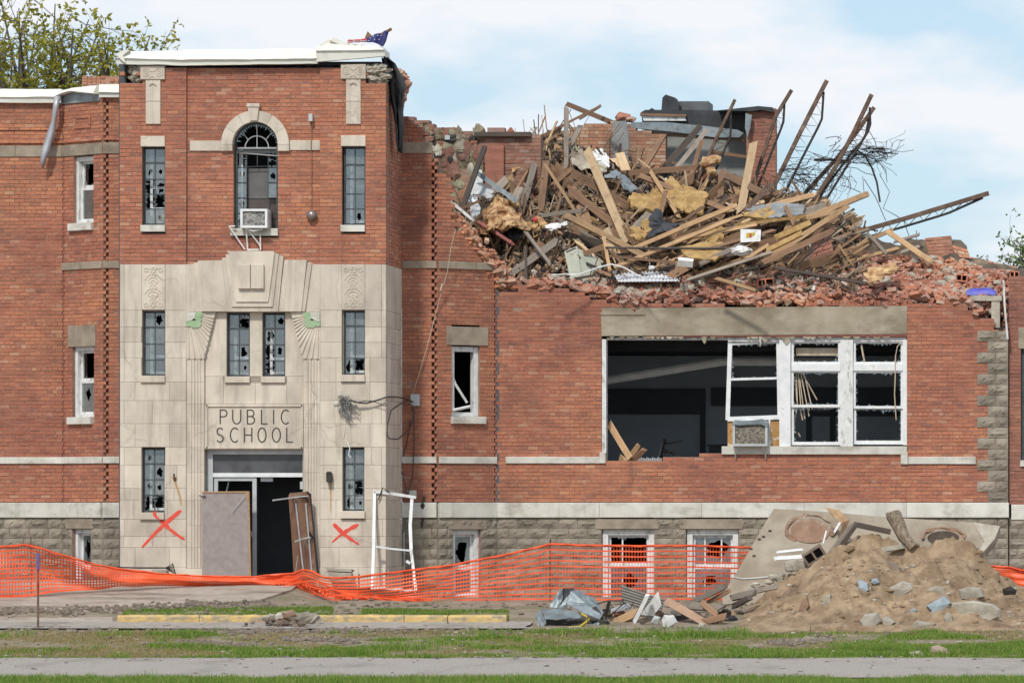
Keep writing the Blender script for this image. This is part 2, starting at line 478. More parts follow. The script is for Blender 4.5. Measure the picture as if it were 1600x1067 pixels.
M['ply'] = simple('orange_plywood', (0.36, 0.19, 0.06), (0.48, 0.28, 0.11), 6, 0.85, bmp=0.3, dirt=((0.62, 0.58, 0.50), 0.52, 0.6, 4, None))
M['yellow'] = simple('yellow_hose', (0.45, 0.34, 0.03), (0.58, 0.44, 0.06), 6, 0.6, bmp=0)
M['lath'] = simple('pale_lath', (0.42, 0.34, 0.25), (0.55, 0.46, 0.35), 9, 0.9, bmp=0.2)

def wood(name, c0, c1):
    m, n, b = mat(name)
    t = tex(n, 'ShaderNodeTexNoise', 1.0, 8, 0.65, 'OBJ', (1.6, 22, 22))
    c = ramp(n, t, [(0.3, c0), (0.7, c1)])
    oi = nd(n, 'ShaderNodeObjectInfo').outputs['Random']
    v = nd(n, 'ShaderNodeMapRange')
    v.inputs['To Min'].default_value = 0.72
    v.inputs['To Max'].default_value = 1.25
    n.links.new(oi, v.inputs[0])
    cc = nd(n, 'ShaderNodeCombineColor')
    for i in range(3):
        n.links.new(v.outputs[0], cc.inputs[i])
    c = mixc(n, 1.0, c, cc.outputs[0], 'MULTIPLY')
    dt = tex(n, 'ShaderNodeTexNoise', 2.6, 8, 0.65)
    c = mixc(n, ramp(n, dt, [(0.52, (0, 0, 0)), (0.75, (0.7, 0.7, 0.7))]), c, (0.10, 0.065, 0.045))
    n.links.new(c, b.inputs['Base Color'])
    b.inputs['Roughness'].default_value = 0.85
    bump(n, b, t, 0.4, 0.01)
    return m
WD = {'t': wood('wood_tan', (0.34, 0.20, 0.10), (0.50, 0.33, 0.18)), 'p': wood('wood_pale', (0.46, 0.31, 0.17), (0.62, 0.45, 0.28)),
      'b': wood('wood_brown', (0.17, 0.095, 0.055), (0.29, 0.17, 0.10)), 'd': wood('wood_dark', (0.045, 0.035, 0.03), (0.10, 0.075, 0.06)),
      'g': wood('wood_grey', (0.20, 0.165, 0.135), (0.34, 0.285, 0.235)), 'r': M['rust'], 'k': M['rust_dark'], 'w': M['white_worn'], 'y': M['insul'], 'c': M['galv']}

def glass_mat():
    m = bpy.data.materials.new('window_glass')
    m.use_nodes = True
    n = m.node_tree
    n.nodes.clear()
    o = n.nodes.new('ShaderNodeOutputMaterial')
    tr = nd(n, 'ShaderNodeBsdfTransparent')
    tr.inputs[0].default_value = (0.70, 0.76, 0.77, 1)
    gl = nd(n, 'ShaderNodeBsdfGlossy')
    gl.inputs[0].default_value = (0.78, 0.87, 0.92, 1)
    gl.inputs['Roughness'].default_value = 0.06
    df = nd(n, 'ShaderNodeBsdfDiffuse')
    t = tex(n, 'ShaderNodeTexNoise', 6, 6, 0.6)
    n.links.new(ramp(n, t, [(0.3, (0.20, 0.235, 0.245)), (0.7, (0.40, 0.43, 0.42))]), df.inputs[0])
    bp = nd(n, 'ShaderNodeBump')
    bp.inputs['Strength'].default_value = 0.12
    bp.inputs['Distance'].default_value = 0.02
    n.links.new(tex(n, 'ShaderNodeTexNoise', 4, 2, 0.5), bp.inputs['Height'])
    n.links.new(bp.outputs[0], gl.inputs['Normal'])
    a = nd(n, 'ShaderNodeMixShader')
    a.inputs[0].default_value = 0.24
    n.links.new(tr.outputs[0], a.inputs[1]); n.links.new(gl.outputs[0], a.inputs[2])
    c = nd(n, 'ShaderNodeMixShader')
    v = nd(n, 'ShaderNodeMapRange'); v.inputs['To Min'].default_value = 0.12; v.inputs['To Max'].default_value = 0.52
    n.links.new(nd(n, 'ShaderNodeObjectInfo').outputs['Random'], v.inputs[0]); n.links.new(v.outputs[0], c.inputs[0])
    n.links.new(a.outputs[0], c.inputs[1]); n.links.new(df.outputs[0], c.inputs[2])
    n.links.new(c.outputs[0], o.inputs[0])
    return m
M['glass'] = glass_mat()

def fragments_mat():
    m, n, b = mat('mixed_fragments')
    c = ramp(n, island(n), [(0.0, (0.045, 0.036, 0.030)), (0.20, (0.19, 0.125, 0.075)), (0.36, (0.09, 0.062, 0.042)), (0.50, (0.31, 0.205, 0.12)), (0.62, (0.22, 0.18, 0.145)),
                            (0.72, (0.42, 0.37, 0.31)), (0.77, (0.27, 0.11, 0.07)), (0.82, (0.025, 0.027, 0.033)), (0.93, (0.42, 0.27, 0.11)), (0.965, (0.56, 0.54, 0.51))], 'CONSTANT')
    t = tex(n, 'ShaderNodeTexNoise', 9, 6, 0.65)
    c = mixc(n, ramp(n, t, [(0.45, (0, 0, 0)), (0.75, (0.75, 0.75, 0.75))]), c, (0.12, 0.085, 0.06))
    n.links.new(c, b.inputs['Base Color'])
    b.inputs['Roughness'].default_value = 0.9
    return m
M['frag'] = fragments_mat()
def splinter_mat():
    m, n, b = mat('splintered_wood')
    c = ramp(n, island(n), [(0.0, (0.34, 0.22, 0.12)), (0.18, (0.24, 0.14, 0.078)), (0.4, (0.15, 0.092, 0.057)), (0.6, (0.42, 0.29, 0.17)), (0.7, (0.07, 0.048, 0.036)), (0.85, (0.28, 0.21, 0.15)), (0.95, (0.52, 0.40, 0.27))], 'CONSTANT')
    n.links.new(c, b.inputs['Base Color']); b.inputs['Roughness'].default_value = 0.9
    return m
M['splinter'] = splinter_mat()

def ground_mat():
    m, n, b = mat('soil_and_turf')
    t = tex(n, 'ShaderNodeTexNoise', 3.0, 12, 0.7)
    c = ramp(n, t, [(0.3, (0.17, 0.125, 0.09)), (0.5, (0.27, 0.21, 0.16)), (0.72, (0.38, 0.315, 0.25))])
    t2 = tex(n, 'ShaderNodeTexNoise', 0.9, 8, 0.65)
    c = mixc(n, ramp(n, t2, [(0.48, (0, 0, 0)), (0.62, (0.6, 0.6, 0.6))]), c, (0.13, 0.14, 0.055))
    n.links.new(c, b.inputs['Base Color'])
    b.inputs['Roughness'].default_value = 1.0
    bump(n, b, tex(n, 'ShaderNodeTexNoise', 18, 10, 0.7), 0.9, 0.03)
    return m
M['ground'] = ground_mat()

def leafy(name, cols, trans=0.35):
    m = bpy.data.materials.new(name)
    m.use_nodes = True
    n = m.node_tree
    n.nodes.clear()
    o = n.nodes.new('ShaderNodeOutputMaterial')
    c = ramp(n, island(n, False), cols)
    d = nd(n, 'ShaderNodeBsdfDiffuse')
    t = nd(n, 'ShaderNodeBsdfTranslucent')
    n.links.new(c, d.inputs[0]); n.links.new(c, t.inputs[0])
    x = nd(n, 'ShaderNodeMixShader')
    x.inputs[0].default_value = trans
    n.links.new(d.outputs[0], x.inputs[1]); n.links.new(t.outputs[0], x.inputs[2])
    n.links.new(x.outputs[0], o.inputs[0])
    return m
M['grass'] = leafy('grass_blades', [(0, (0.115, 0.20, 0.032)), (0.5, (0.19, 0.31, 0.055)), (0.8, (0.28, 0.37, 0.09)), (1, (0.42, 0.38, 0.17))])
M['straw'] = leafy('dry_grass', [(0, (0.30, 0.24, 0.12)), (0.5, (0.42, 0.33, 0.19)), (1, (0.26, 0.27, 0.08))])
M['leaf_yellow'] = leafy('spring_leaves', [(0, (0.19, 0.21, 0.03)), (0.5, (0.33, 0.32, 0.05)), (1, (0.48, 0.43, 0.085))], 0.5)
M['leaf_green'] = leafy('green_leaves', [(0, (0.08, 0.14, 0.05)), (0.6, (0.15, 0.23, 0.075)), (1, (0.25, 0.32, 0.12))], 0.45)
M['bark'] = simple('bark', (0.075, 0.06, 0.05), (0.15, 0.125, 0.105), 8, 0.95, bmp=0.6)
# ================================================================== SETTING: ground
GY = [-130, -30, -24, -17, -14, -8, -6.7, -5.9, -5.5, -3, 0, 3, 14, 40, 120, 900]
GZ = [-1.75, -1.65, -1.56, -1.40, -1.165, -0.80, -0.735, -0.565, -0.53, -0.37, -0.36, -0.40, -0.45, -0.5, -0.6, -1.0]
def zg(X, Y):
    return float(np.interp(Y, GY, GZ))
XL = lambda x, Y: P(x, 800, Y).x
def drive_z(X, Y):
    t = min(1, max(0, (Y + 6.7) / 6.4))
    z = -0.695 + (0.665) * t ** 0.85
    return z + 0.01 * vn((X, Y, 0), 0.8)
def zgn(X, Y):
    z0 = zg(X, Y)
    if -4.6 < Y < .6:         # earth banked up against the open edge of the drive
        xe = XL(176 + (Y + 5.2) / 1.4 * 225, Y) if Y < -3.8 else XL(402 + min(1, (Y + 3.8) / 2.2) * 60, Y)
        d = X - xe
        if -.2 < d < 2.5: z0 = max(z0, drive_z(X, Y) - .03 - max(0, d) * .30 * min(1, (Y + 4.6)) )
    return z0 + 0.022 * vn((X, Y, 0), 0.9) + 0.014 * vn((X, Y, 3), 3.1)

xs = np.concatenate([[-900, -300, -90, -40, -22], np.arange(-15, 16.01, 0.25), [22, 40, 90, 300, 900]])
ys = np.concatenate([[-130, -80, -50, -36, -30, -26, -22, -20], np.arange(-18, 4.01, 0.25), [8, 14, 25, 40, 80, 120, 300, 900]])
mb = MB()
pts = []
for Y in ys:
    for X in xs:
        near = -16 <= X <= 17 and -26 <= Y <= 4
        flat = -17.5 <= Y <= -13.5
        pts.append((X, Y, (zgn(X, Y) if near and not flat else zg(X, Y) - (0.012 if flat else 0))))
mb.grid(pts, len(xs), len(ys))
mb.build('ground', M['ground'], None, True, kind='structure')

def sheet(name, m, Ys, x_of, dz, nx=60, kind='structure', skirt=False, rag=0):
    """a strip of paving that follows the ground; x_of(Y) gives its two edges"""
    mb = MB()
    pts = []
    for Y in Ys:
        a, b = x_of(Y)
        for i in range(nx):
            X = a + (b - a) * i / (nx - 1)
            Y2 = Y + (rag * (vn((X, Y, 0), .8) + .6 * vn((X, Y, 4), 3.1)) if Y in (Ys[0], Ys[-1]) else 0)
            pts.append((X, Y2, dz(X, Y2)))
    mb.grid(pts, nx, len(Ys))
    if skirt:
        for e in (0, nx - 1):
            ed = [pts[j * nx + e] for j in range(len(Ys))]
            lo_ = [(p[0], p[1], p[2] - .6) for p in ed]
            mb.grid((ed + lo_) if e else (lo_ + ed), len(Ys), 2)
    return mb.build(name, m, None, not skirt, kind=kind)

sheet('footpath', M['walk'], [-17.0 + 0.04 * math.sin(0), -16, -15, -14.0], lambda Y: (-12, 18), lambda X, Y: zg(X, Y) + 0.035, nx=420, rag=.13)
sheet('parking_lane', M['asphalt'], list(np.arange(-8.1, -6.55, 0.15)),
      lambda Y: (-30, XL(830, Y) + 0.5 * vn((Y, 1, 0), 1)), lambda X, Y: zg(X, Y) + 0.035 + 0.01 * vn((X, Y, 0), 1.2))
# concrete drive in front of the door, sloping down to the lane
sheet('driveway', M['drive'], [-6.7, -6.3, -5.9, -5.4, -4.8, -4.2, -3.6, -3, -2.4, -1.8, -1.2, -0.6, -0.28, 0.2, 0.9, 2.0],
      lambda Y: (-30, XL(176, Y) if Y < -5.2 else (XL(176 + (Y + 5.2) / 1.4 * 225, Y) if Y < -3.8 else XL(402 + min(1, (Y + 3.8) / 2.2) * 60, Y))), drive_z, 80, skirt=True)

# yellow kerb: four cast lengths
kerb = bpy.data.objects.new('kerb', None)
link(kerb, (XL(480, -6.55), -6.55, -0.73), kind='structure')
kx = [184, 312, 470, 632, 792]
for i in range(4):
    a, b = XL(kx[i], -6.6) + 0.006, XL(kx[i + 1], -6.6) - 0.006
    mb = MB()
    n = 16
    prof = [(-6.66, -0.78), (-6.65, -0.60), (-6.615, -0.565), (-6.47, -0.56), (-6.45, -0.60), (-6.45, -0.85)]
    pts = []
    for k, (yy, zz) in enumerate(prof):
        for j in range(n):
            X = a + (b - a) * j / (n - 1)
            q = 0.012 * vn((X, k * 0.7, 0), 5) + 0.010 * vn((X, k, 2), 14)
            pts.append((X, yy + q, zz + q))
    mb.grid(pts, n, len(prof))
    mb.add([pts[k * n] for k in range(6)], [tuple(range(6))]); mb.add([pts[k * n + n - 1] for k in range(6)], [tuple(range(5, -1, -1))])
    mb.build('kerb_stone', M['kerb'], kerb)

# ================================================================== THE SCHOOL
SCH = empty('school_building', (0, 3, -0.4), 'red brick school with pale stone entrance tower and a torn open upper storey', 'building')

TW = Frame(P(187, 0, 0).x, 0, P(603, 0, 0).x, 0)                 # tower front
TX0, TX1 = TW.O.x, TW.O.x + TW.L
YB, YW = 1.96, 2.86
TS = Frame(TX1, 0, TX1, YB)                                      # tower side
LKR = Frame(TX1, YB, -1.748, YB)                                 # plain wall between tower and canted bay
CTR = Frame(-1.748, YB, -0.690, YW)                              # canted wall, window side
XE = P(1575, 0, YW).x
MNR = Frame(-0.690, YW, XE, YW)                                  # classroom wing
LKL = Frame(-8.413, YB, TX0, YB)
CTL = Frame(-9.43, YW, -8.413, YB)
MNL = Frame(-16.0, YW, -9.43, YW)
RCS = Frame(XE + 0.01, YW + 0.12, XE + 5.0, YW + 0.12)           # wall set back beyond the quoins
H_B, L_B = 0.0752, 0.2080

BR = {'brick': MB(), 'brick_old': MB()}
BACK = MB()
SINGLE = []           # bricks kept as objects of their own

def cut(iv, a, b):
    out = []
    for p, q in iv:
        if b <= p or a >= q:
            out.append((p, q))
            continue
        if a > p: out.append((p, a))
        if b < q: out.append((b, q))
    return out

def brick_wall(fr, u0, u1, v0, v1, openings=(), top=None, lo=None, hi=None, proud=0.0, kind='brick', teeth=(), single=None, thick=0.36, circ=None):
    rng = random.Random(int((fr.O.x + 50) * 1000 + v0 * 77))
    nrow = int((v1 - v0) / H_B + 0.5)
    for r in range(nrow):
        a = v0 + r * H_B
        b = a + H_B - 0.0115
        vm = a + H_B / 2
        p, q = (lo(vm) if lo else u0), (hi(vm) if hi else u1)
        iv = [(p, q)]
        for (oa, ob, oc, od) in openings:
            if oc < vm < od:
                iv = cut(iv, oa, ob)
        if circ:
            cu, cv, rr = circ
            if vm > cv and vm - cv < rr:
                w = math.sqrt(rr * rr - (vm - cv) ** 2)
                iv = cut(iv, cu - w, cu + w)
        for (ta, tb) in teeth:
            iv = cut(iv, ta, tb)
        head = (r % 6 == 5)
        Lb = 0.104 if head else L_B
        off = (r % 2) * L_B / 2 + (0.03 if head else 0)
        for (p, q) in iv:
            k0 = int(math.floor((p - off) / Lb))
            run = None
            cuts = [[p, q]] if q - p < .05 else []
            if not cuts:
                for k in range(k0, int(math.ceil((q - off) / Lb)) + 1):
                    c0 = max(p, off + k * Lb)
                    c1 = min(q, off + (k + 1) * Lb - 0.0095)
                    if c1 > c0: cuts.append([c0, c1])
                cuts[0][0], cuts[-1][1] = p, q
                if len(cuts) > 1 and cuts[0][1] - cuts[0][0] < .05: cuts[1][0] = p; cuts.pop(0)
                if len(cuts) > 1 and cuts[-1][1] - cuts[-1][0] < .05: cuts[-2][1] = q; cuts.pop()
            for c0, c1 in cuts:
                if top and b > top((c0 + c1) / 2):
                    if run:
                        fr.box(BACK, run[0], run[1], a, a + H_B, -thick, proud - 0.007); run = None
                    continue
                run = (run[0], c1) if run else (c0, c1)
                j = rng.gauss(0, 0.0022)
                w = 0.0015
                if single and len(SINGLE) < 300 and single(c0, c1, a) and c1 - c0 > 0.19:
                    SINGLE.append((fr, c0, c1, a, b, proud + j, r))
                    continue
                c = [fr.P(c0 + w, a + rng.uniform(0, .002), proud + j), fr.P(c1 - w, a + rng.uniform(0, .002), proud + j), fr.P(c1 - rng.uniform(0, .004), b, proud + j), fr.P(c0 + rng.uniform(0, .004), b, proud + j),
                     fr.P(c0, a, proud - 0.06), fr.P(c1, a, proud - 0.06), fr.P(c1, b, proud - 0.06), fr.P(c0, b, proud - 0.06)]
                BR[kind].hexa(c, 0, False)
            if run:
                fr.box(BACK, run[0], run[1], a, a + H_B, -thick, proud - 0.007)
        # open toothed corners: every other course leaves a hole
        for (ta, tb) in teeth:
            m_ = (ta + tb) / 2
            if top and b > top(m_):
                continue
            fr.box(BACK, ta, tb, a, a + H_B, -thick, proud - 0.13)
            c0, c1 = (ta, m_) if r % 2 else (m_, tb)
            if not (top and b > top(m_)):
                c = [fr.P(c0, a, proud), fr.P(c1, a, proud), fr.P(c1, b, proud), fr.P(c0, b, proud)]
                c += [fr.P(c0, a, proud - .12), fr.P(c1, a, proud - .12), fr.P(c1, b, proud - .12), fr.P(c0, b, proud - .12)]
                BR[kind].hexa(c, 0, False)

def op(fr, x0, y0, x1, y1):
    a, d = fr.uv(x0, y0)
    b, c = fr.uv(x1, y1)
    return (a, b, c, d)
def V(fr, y, x=None):
    return fr.uv(800 if x is None else x, y)[1]
zt = lambda y, Y: P(0, y, Y).z

VB = zt(784, YW)          # top of the white base course
VG = -0.6
# ---- tower brick
oTL = op(TW, 222, 213, 258, 362); oTR = op(TW, 534, 212, 571, 362)
oAR = op(TW, 364, 226, 433.5, 368)
circ = (TW.uv(398.5, 226)[0], TW.uv(398, 226)[1], 50 / 80)
uP0, uP1 = TW.uv(291, 0)[0], TW.uv(500, 0)[0]
v413 = zt(413, 0); v103 = zt(104, 0)
def t_topL(u): return v103 - (0.30 if u < TW.uv(220, 0)[0] - 0.02 and u > 0.06 else 0) + (0.2 if u < 0 else 0)
def t_topR(u): return v103 - (0.32 if u > TW.uv(573, 0)[0] else 0)
brick_wall(TW, 0, uP0, v413, v103, [oTL], top=t_topL)
brick_wall(TW, uP0, uP1, v413, v103, [oAR], circ=circ, proud=-0.06, thick=0.40)
brick_wall(TW, uP1, TW.L, v413, v103, [oTR], top=t_topR)
BRS = TS
def ts_hi(v):
    return YB + 0.02 if v < zt(236, 0) else YB + 0.35 - 0.35 * abs(vn((v, 2, 0), 2))
brick_wall(TS, 0.02, YB, v413, zt(128, 0), top=lambda u: zt(112, 0) - u * 0.12 - 0.1 * abs(vn((u, 0, 0), 3)), hi=ts_hi, thick=0.3)
# ---- link and canted wall beside the torn gap
def rag(f, amp=0.07, s=4):
    return lambda a: f(a) + amp * vn((a, 5.1, 2.2), s) + amp * 0.6 * vn((a, 1.1, 7.2), s * 3)
xr = lambda x, Y: P(x, 0, Y).x
u684 = LKR.L
toothR = (LKR.L - 0.125, LKR.L - 0.005)
def lk_top(u):
    x = LKR.O.x + u
    px = VPX + (x - CAM_X) * F_PX / (YB + CAM_D)
    y = np.interp(px, [600, 640, 655, 664, 668, 676, 682, 690], [176, 182, 192, 205, 232, 238, 252, 262])
    return zt(y, YB) + 0.03 * vn((u, 0, 0), 9)
brick_wall(LKR, 0, LKR.L, VB, zt(172, YB), teeth=[toothR], top=lk_top)
oCR = op(CTR, 706, 508, 750, 662)
def ct_top(u):
    q = CTR.P(u, 0)
    px = VPX + (q.x - CAM_X) * F_PX / (q.y + CAM_D)
    y = np.interp(px, [680, 690, 700, 707.5, 708, 710, 718, 735, 752, 765, 778], [262, 268, 274, 292, 296, 344, 358, 372, 384, 402, 424])
    return CAM_Z - (y - VPY) / F_PX * (q.y + CAM_D) + 0.03 * vn((u, 4, 0), 9)
brick_wall(CTR, 0, CTR.L, VB, zt(255, YB), [oCR], top=ct_top, teeth=[(CTR.L - 0.07, CTR.L - 0.005)])
# ---- classroom wing
oBIG = op(MNR, 940, 480, 1417, 709)
def px_at(fr, u):
    q = fr.P(u, 0)
    return VPX + (q.x - CAM_X) * F_PX / (q.y + CAM_D)
def mn_top(u):
    x = px_at(MNR, u)
    y = np.interp(x, [770, 785, 800, 830, 870, 900, 915, 935, 960, 1020, 1100, 1200, 1300, 1420, 1500, 1512, 1520, 1545, 1560, 1580],
                  [446, 450, 451, 445, 447, 450, 458, 464, 470, 474, 475, 474, 473, 470, 469, 474, 488, 496, 512, 530])
    return zt(y, YW) + 0.11 * vn((u, 0, 3), 3) + 0.07 * vn((u, 0, 8), 9)
def big_sill(u):      # broken brickwork under the gap
    x = px_at(MNR, u)
    return zt(float(np.interp(x, [944, 950, 965, 980, 1000, 1030, 1050, 1100, 1130, 1417], [722, 716, 720, 721, 720, 716, 711, 708, 706, 708])), YW)
uq0, uq1 = MNR.uv(1525, 0)[0], MNR.uv(1542, 0)[0]
uBa, uBb = oBIG[0], oBIG[1]
vS = zt(722, YW)
brick_wall(MNR, 0, MNR.L, VB, zt(440, YW), [(oBIG[0], oBIG[1], vS, oBIG[3] - 0.002)], top=mn_top,
           single=lambda a, b, v: a > MNR.uv(1419, 0)[0] and b < uq0 - 0.0)
# the few courses left between vS and the broken sill line
brick_wall(MNR, uBa, uBb, VB + round((vS - VB) / H_B) * H_B, zt(705, YW), top=big_sill)
# ---- left of the tower
oCL = op(CTL, 115, 226, 146, 359); oCL2 = op(CTL, 113, 509, 147, 662)
toothL = (0.005, 0.11)
vTopL = zt(161, YW)
brick_wall(MNL, 0, MNL.L, VB, vTopL)
brick_wall(CTL, 0, CTL.L, VB, vTopL, [oCL, oCL2], teeth=[(0.005, 0.07)])
brick_wall(LKL, 0, LKL.L, VB, zt(152, YB), teeth=[toothL])
vr0 = zt(486, YW)
brick_wall(RCS, 0, RCS.L, zt(788, YW), zt(430, YW), [op(RCS, 1595, 545, 1680, 729)], kind='brick_old')

mortar = BACK.build('wall_core', M['mortar'], SCH)
BR['brick'].build('brickwork', M['brick'], mortar, kind='stuff')
BR['brick_old'].build('plum_brickwork', M['brick_old'], mortar, kind='stuff')
# one shared brick mesh
bm0 = MB()
bm0.hexa([(-.5, 0, 0), (.5, 0, 0), (.495, 0, 1), (-.495, 0, 1), (-.5, 1, 0), (.5, 1, 0), (.5, 1, 1), (-.5, 1, 1)])
me = bpy.data.meshes.new('brick'); me.from_pydata(bm0.v, [], bm0.f); me.materials.append(M['brick'])
for (fr, c0, c1, a, b, n, r) in SINGLE:
    o = bpy.data.objects.new('brick', me)
    o.scale = (c1 - c0, 0.06, b - a)
    o.rotation_euler = (0, 0, fr.ang)
    link(o, fr.P((c0 + c1) / 2, a, n), mortar)

# ---- stone helper
def stone(name, m, fr, pts=None, rect=None, n0=-0.05, n1=0.03, ch=0.008, parent=None, **kw):
    mb = MB()
    if rect:
        u0, v1 = fr.uv(rect[0], rect[1])
        u1, v0 = fr.uv(rect[2], rect[3])
        fr.chbox(mb, u0, u1, v0, v1, n0, n1, ch)
    else:
        fr.ppoly(mb, pts, n0, n1)
    return mb.build(name, m, parent or SCH, **kw)

LS, SILL, DS = M['limestone'], M['sill'], M['dirty_stone']
# lintels and sills of the tower's brick part
stone('lintel', LS, TW, rect=(220, 213, 258, 229.5)); stone('lintel', LS, TW, rect=(533, 212, 571.5, 229))
stone('sill', SILL, TW, rect=(220, 352, 258.5, 362.5), n1=0.06); stone('sill', SILL, TW, rect=(532.5, 352, 570.5, 362.5), n1=0.06)
stone('sill', SILL, TW, rect=(360, 357, 434, 368.5), n1=0.02, n0=-0.3)
# T shaped pilaster ornaments with carved heads
def carve(fr, mb, x0, y0, x1, y1, n, kind):
    cx, cy = (x0 + x1) / 2, (y0 + y1) / 2
    def arc(ax, ay, r, t0, t1):
        pts = [fr.px(ax + r * math.cos(math.radians(t)), ay - r * math.sin(math.radians(t)), n) for t in np.linspace(t0, t1, 9)]
        mb.tube(pts, 0.011, 4)
    if kind == 'head':
        arc(x0 + 9, y0 + 10, 6, 60, 320); arc(x1 - 9, y0 + 10, 6, -140, 120)
        arc(x0 + 9, y0 + 10, 2.5, 0, 330); arc(x1 - 9, y0 + 10, 2.5, 0, 330)
        arc(cx, y0 + 2, 7, 190, 350); arc(cx, y1 + 2, 7, 20, 160); arc(cx, y1 + 12, 6, 30, 150)
    else:
        h = (y1 - y0)
        for k, s in ((0.17, 1), (0.5, 1), (0.83, 1)):
            yy = y0 + h * k
            arc(x0 + 6, yy, 9, -70, 70); arc(x1 - 6, yy, 9, 110, 250)
            mb.tube([fr.px(cx, yy - 8, n), fr.px(cx + 6, yy, n), fr.px(cx, yy + 8, n), fr.px(cx - 6, yy, n), fr.px(cx, yy - 8, n)], 0.01, 4)
        for k in (0.08, 0.92):
            yy = y0 + h * k
            arc(cx, yy, 4, 0, 360); arc(x0 + 5, yy, 3, 0, 360); arc(x1 - 5, yy, 3, 0, 360)
        for k in (0.33, 0.67):
            yy = y0 + h * k
            for w in (4, 9, 14):
                arc(cx, yy + 4, w, 20, 160)
for (a, b, c, d, s0, s1) in ((220, 258, 103.5, 125, 228, 251), (533, 572, 101, 124, 541, 564)):
    hd = stone('ornament_head', LS, TW, rect=(a, c, b, d), n1=0.05)
    mb = MB(); carve(TW, mb, a, c, b, d, 0.052, 'head'); mb.build('carving', LS, hd)
    stone('ornament_shaft', LS, TW, rect=(s0, d, s1, 159), n1=0.03); stone('ornament_shaft', LS, TW, rect=(s0, 159.4, s1, 194.5), n1=0.03)
# arch of stone over the tall window
cu, cv = TW.uv(398.5, 226); rI, rO = 35.5 / 80, 53 / 80
NA = 6
for i in range(NA):
    mb = MB()
    pts = []
    t0, t1 = math.pi * i / NA + 0.004, math.pi * (i + 1) / NA - 0.004
    m_ = 8
    fo = [TW.P(cu + rO * math.cos(t), cv + rO * math.sin(t), 0.01) for t in np.linspace(t0, t1, m_)]
    fi = [TW.P(cu + rI * math.cos(t), cv + rI * math.sin(t), 0.01) for t in np.linspace(t1, t0, m_)]
    mb.prism(fo + fi, (0, 0.35, 0))
    mb.build('arch_stone', LS, SCH)
for s, (a, b) in ((-1, (345.5, 362.9)), (1, (434.1, 451.5))):
    stone('arch_stone', LS, TW, rect=(a, 226.3, b, 236), n0=-0.34, n1=0.01, ch=0.002)
stone('keystone', LS, TW, pts=[(388, 168), (405, 168), (402.5, 189), (391, 189)], n0=-0.05, n1=0.06)
stone('keystone_cap', LS, TW, rect=(386.5, 162.5, 406.5, 168), n1=0.08)
stone('band_course', LS, TW, rect=(296, 220, 345, 236), n0=-.1, n1=-0.03); stone('band_course', LS, TW, rect=(452, 219.5, 500, 235), n0=-.1, n1=-0.03)

# ---- stone lower tower: courses of separate ashlar blocks
ys_ = [413, 485, 511, 535, 559, 597, 626, 662, 698.5, 727, 763, 781, 811, 838, 855, 886, 918]
def ashlar(x0, x1, joints, wins, n1, edges=None):
    for i in range(len(ys_) - 1):
        ya, yb = ys_[i], ys_[i + 1]
        xsj = sorted(set([x0, x1] + [j for j in joints[i % len(joints)] if x0 < j < x1]))
        segs = list(zip(xsj[:-1], xsj[1:]))
        for (wx0, wx1, wy0, wy1) in wins:
            if ya < wy1 - 2 and yb > wy0 + 2:
                s2 = []
                for a, b in segs:
                    s2 += cut([(a, b)], wx0, wx1)
                segs = s2
        pn = n1 + (0.035 if ya >= 885 else 0)
        for a, b in segs:
            if b - a < 2: continue
            u0, v1 = TW.uv(a, ya); u1, v0 = TW.uv(b, yb)
            mb = MB()
            TW.chbox(mb, u0 + .0015, u1 - .0015, v0 + .0015, v1 - .0015, -0.10, pn + RND.uniform(-.0015, .0015), 0.006)
            mb.build('stone_block', LS, SCH)
JL = [[194, 221, 258], [194], [194, 221, 258], [194], [194, 221], [211, 265], [194, 238], [211, 265], [194, 258], [194, 276], [194, 272], [208, 262], [194, 258], [193, 238], [211, 265], [193, 246]]
JR = [[534, 570, 596], [596], [534, 596], [596], [525, 578], [525, 578], [596], [525, 578], [596, 580], [596], [596], [525, 590], [598], [548, 590], [530, 585], [560, 590]]
ashlar(187.3, 291, JL, [(222, 258, 485, 597), (221, 257, 699, 811)], 0.0)
ashlar(500, 603, JR, [(534, 570, 485, 596), (535, 569, 699, 809)], 0.0)
stone('sill', LS, TW, rect=(220, 587, 258, 597.5), n1=0.05); stone('sill', LS, TW, rect=(532.5, 585.5, 570.5, 596.5), n1=0.05)
stone('sill', LS, TW, rect=(219, 800.5, 257, 811.5), n1=0.06); stone('sill', LS, TW, rect=(532.5, 798, 570.5, 810), n1=0.06)
for r in ((221.5, 415, 258, 484), (534, 415, 570.5, 484)):
    pn = stone('carved_panel', LS, TW, rect=r, n0=-.01, n1=0.015)
    mb = MB(); carve(TW, mb, r[0] + 2, r[1] + 2, r[2] - 2, r[3] - 2, 0.017, 'panel'); mb.build('carving', LS, pn)
# side face of the tower in the same courses
for i in range(len(ys_) - 1):
    v1, v0 = zt(ys_[i], 0), zt(ys_[i + 1], 0)
    for (a, b) in ((0.0, 1.0), (1.0, YB)) if i % 2 else ((0.0, 0.55), (0.55, 1.5), (1.5, YB)):
        mb = MB()
        TS.chbox(mb, a + (0.10 if a == 0 else .0015), b - .0015, v0 + .0015, v1 - .0015, -.1, 0.0 + (0.035 if i == 15 else 0), 0.006)
        mb.build('stone_block', LS, SCH)
core = MB()
DX0, DX1 = TW.uv(320, 0)[0], TW.uv(472.5, 0)[0]
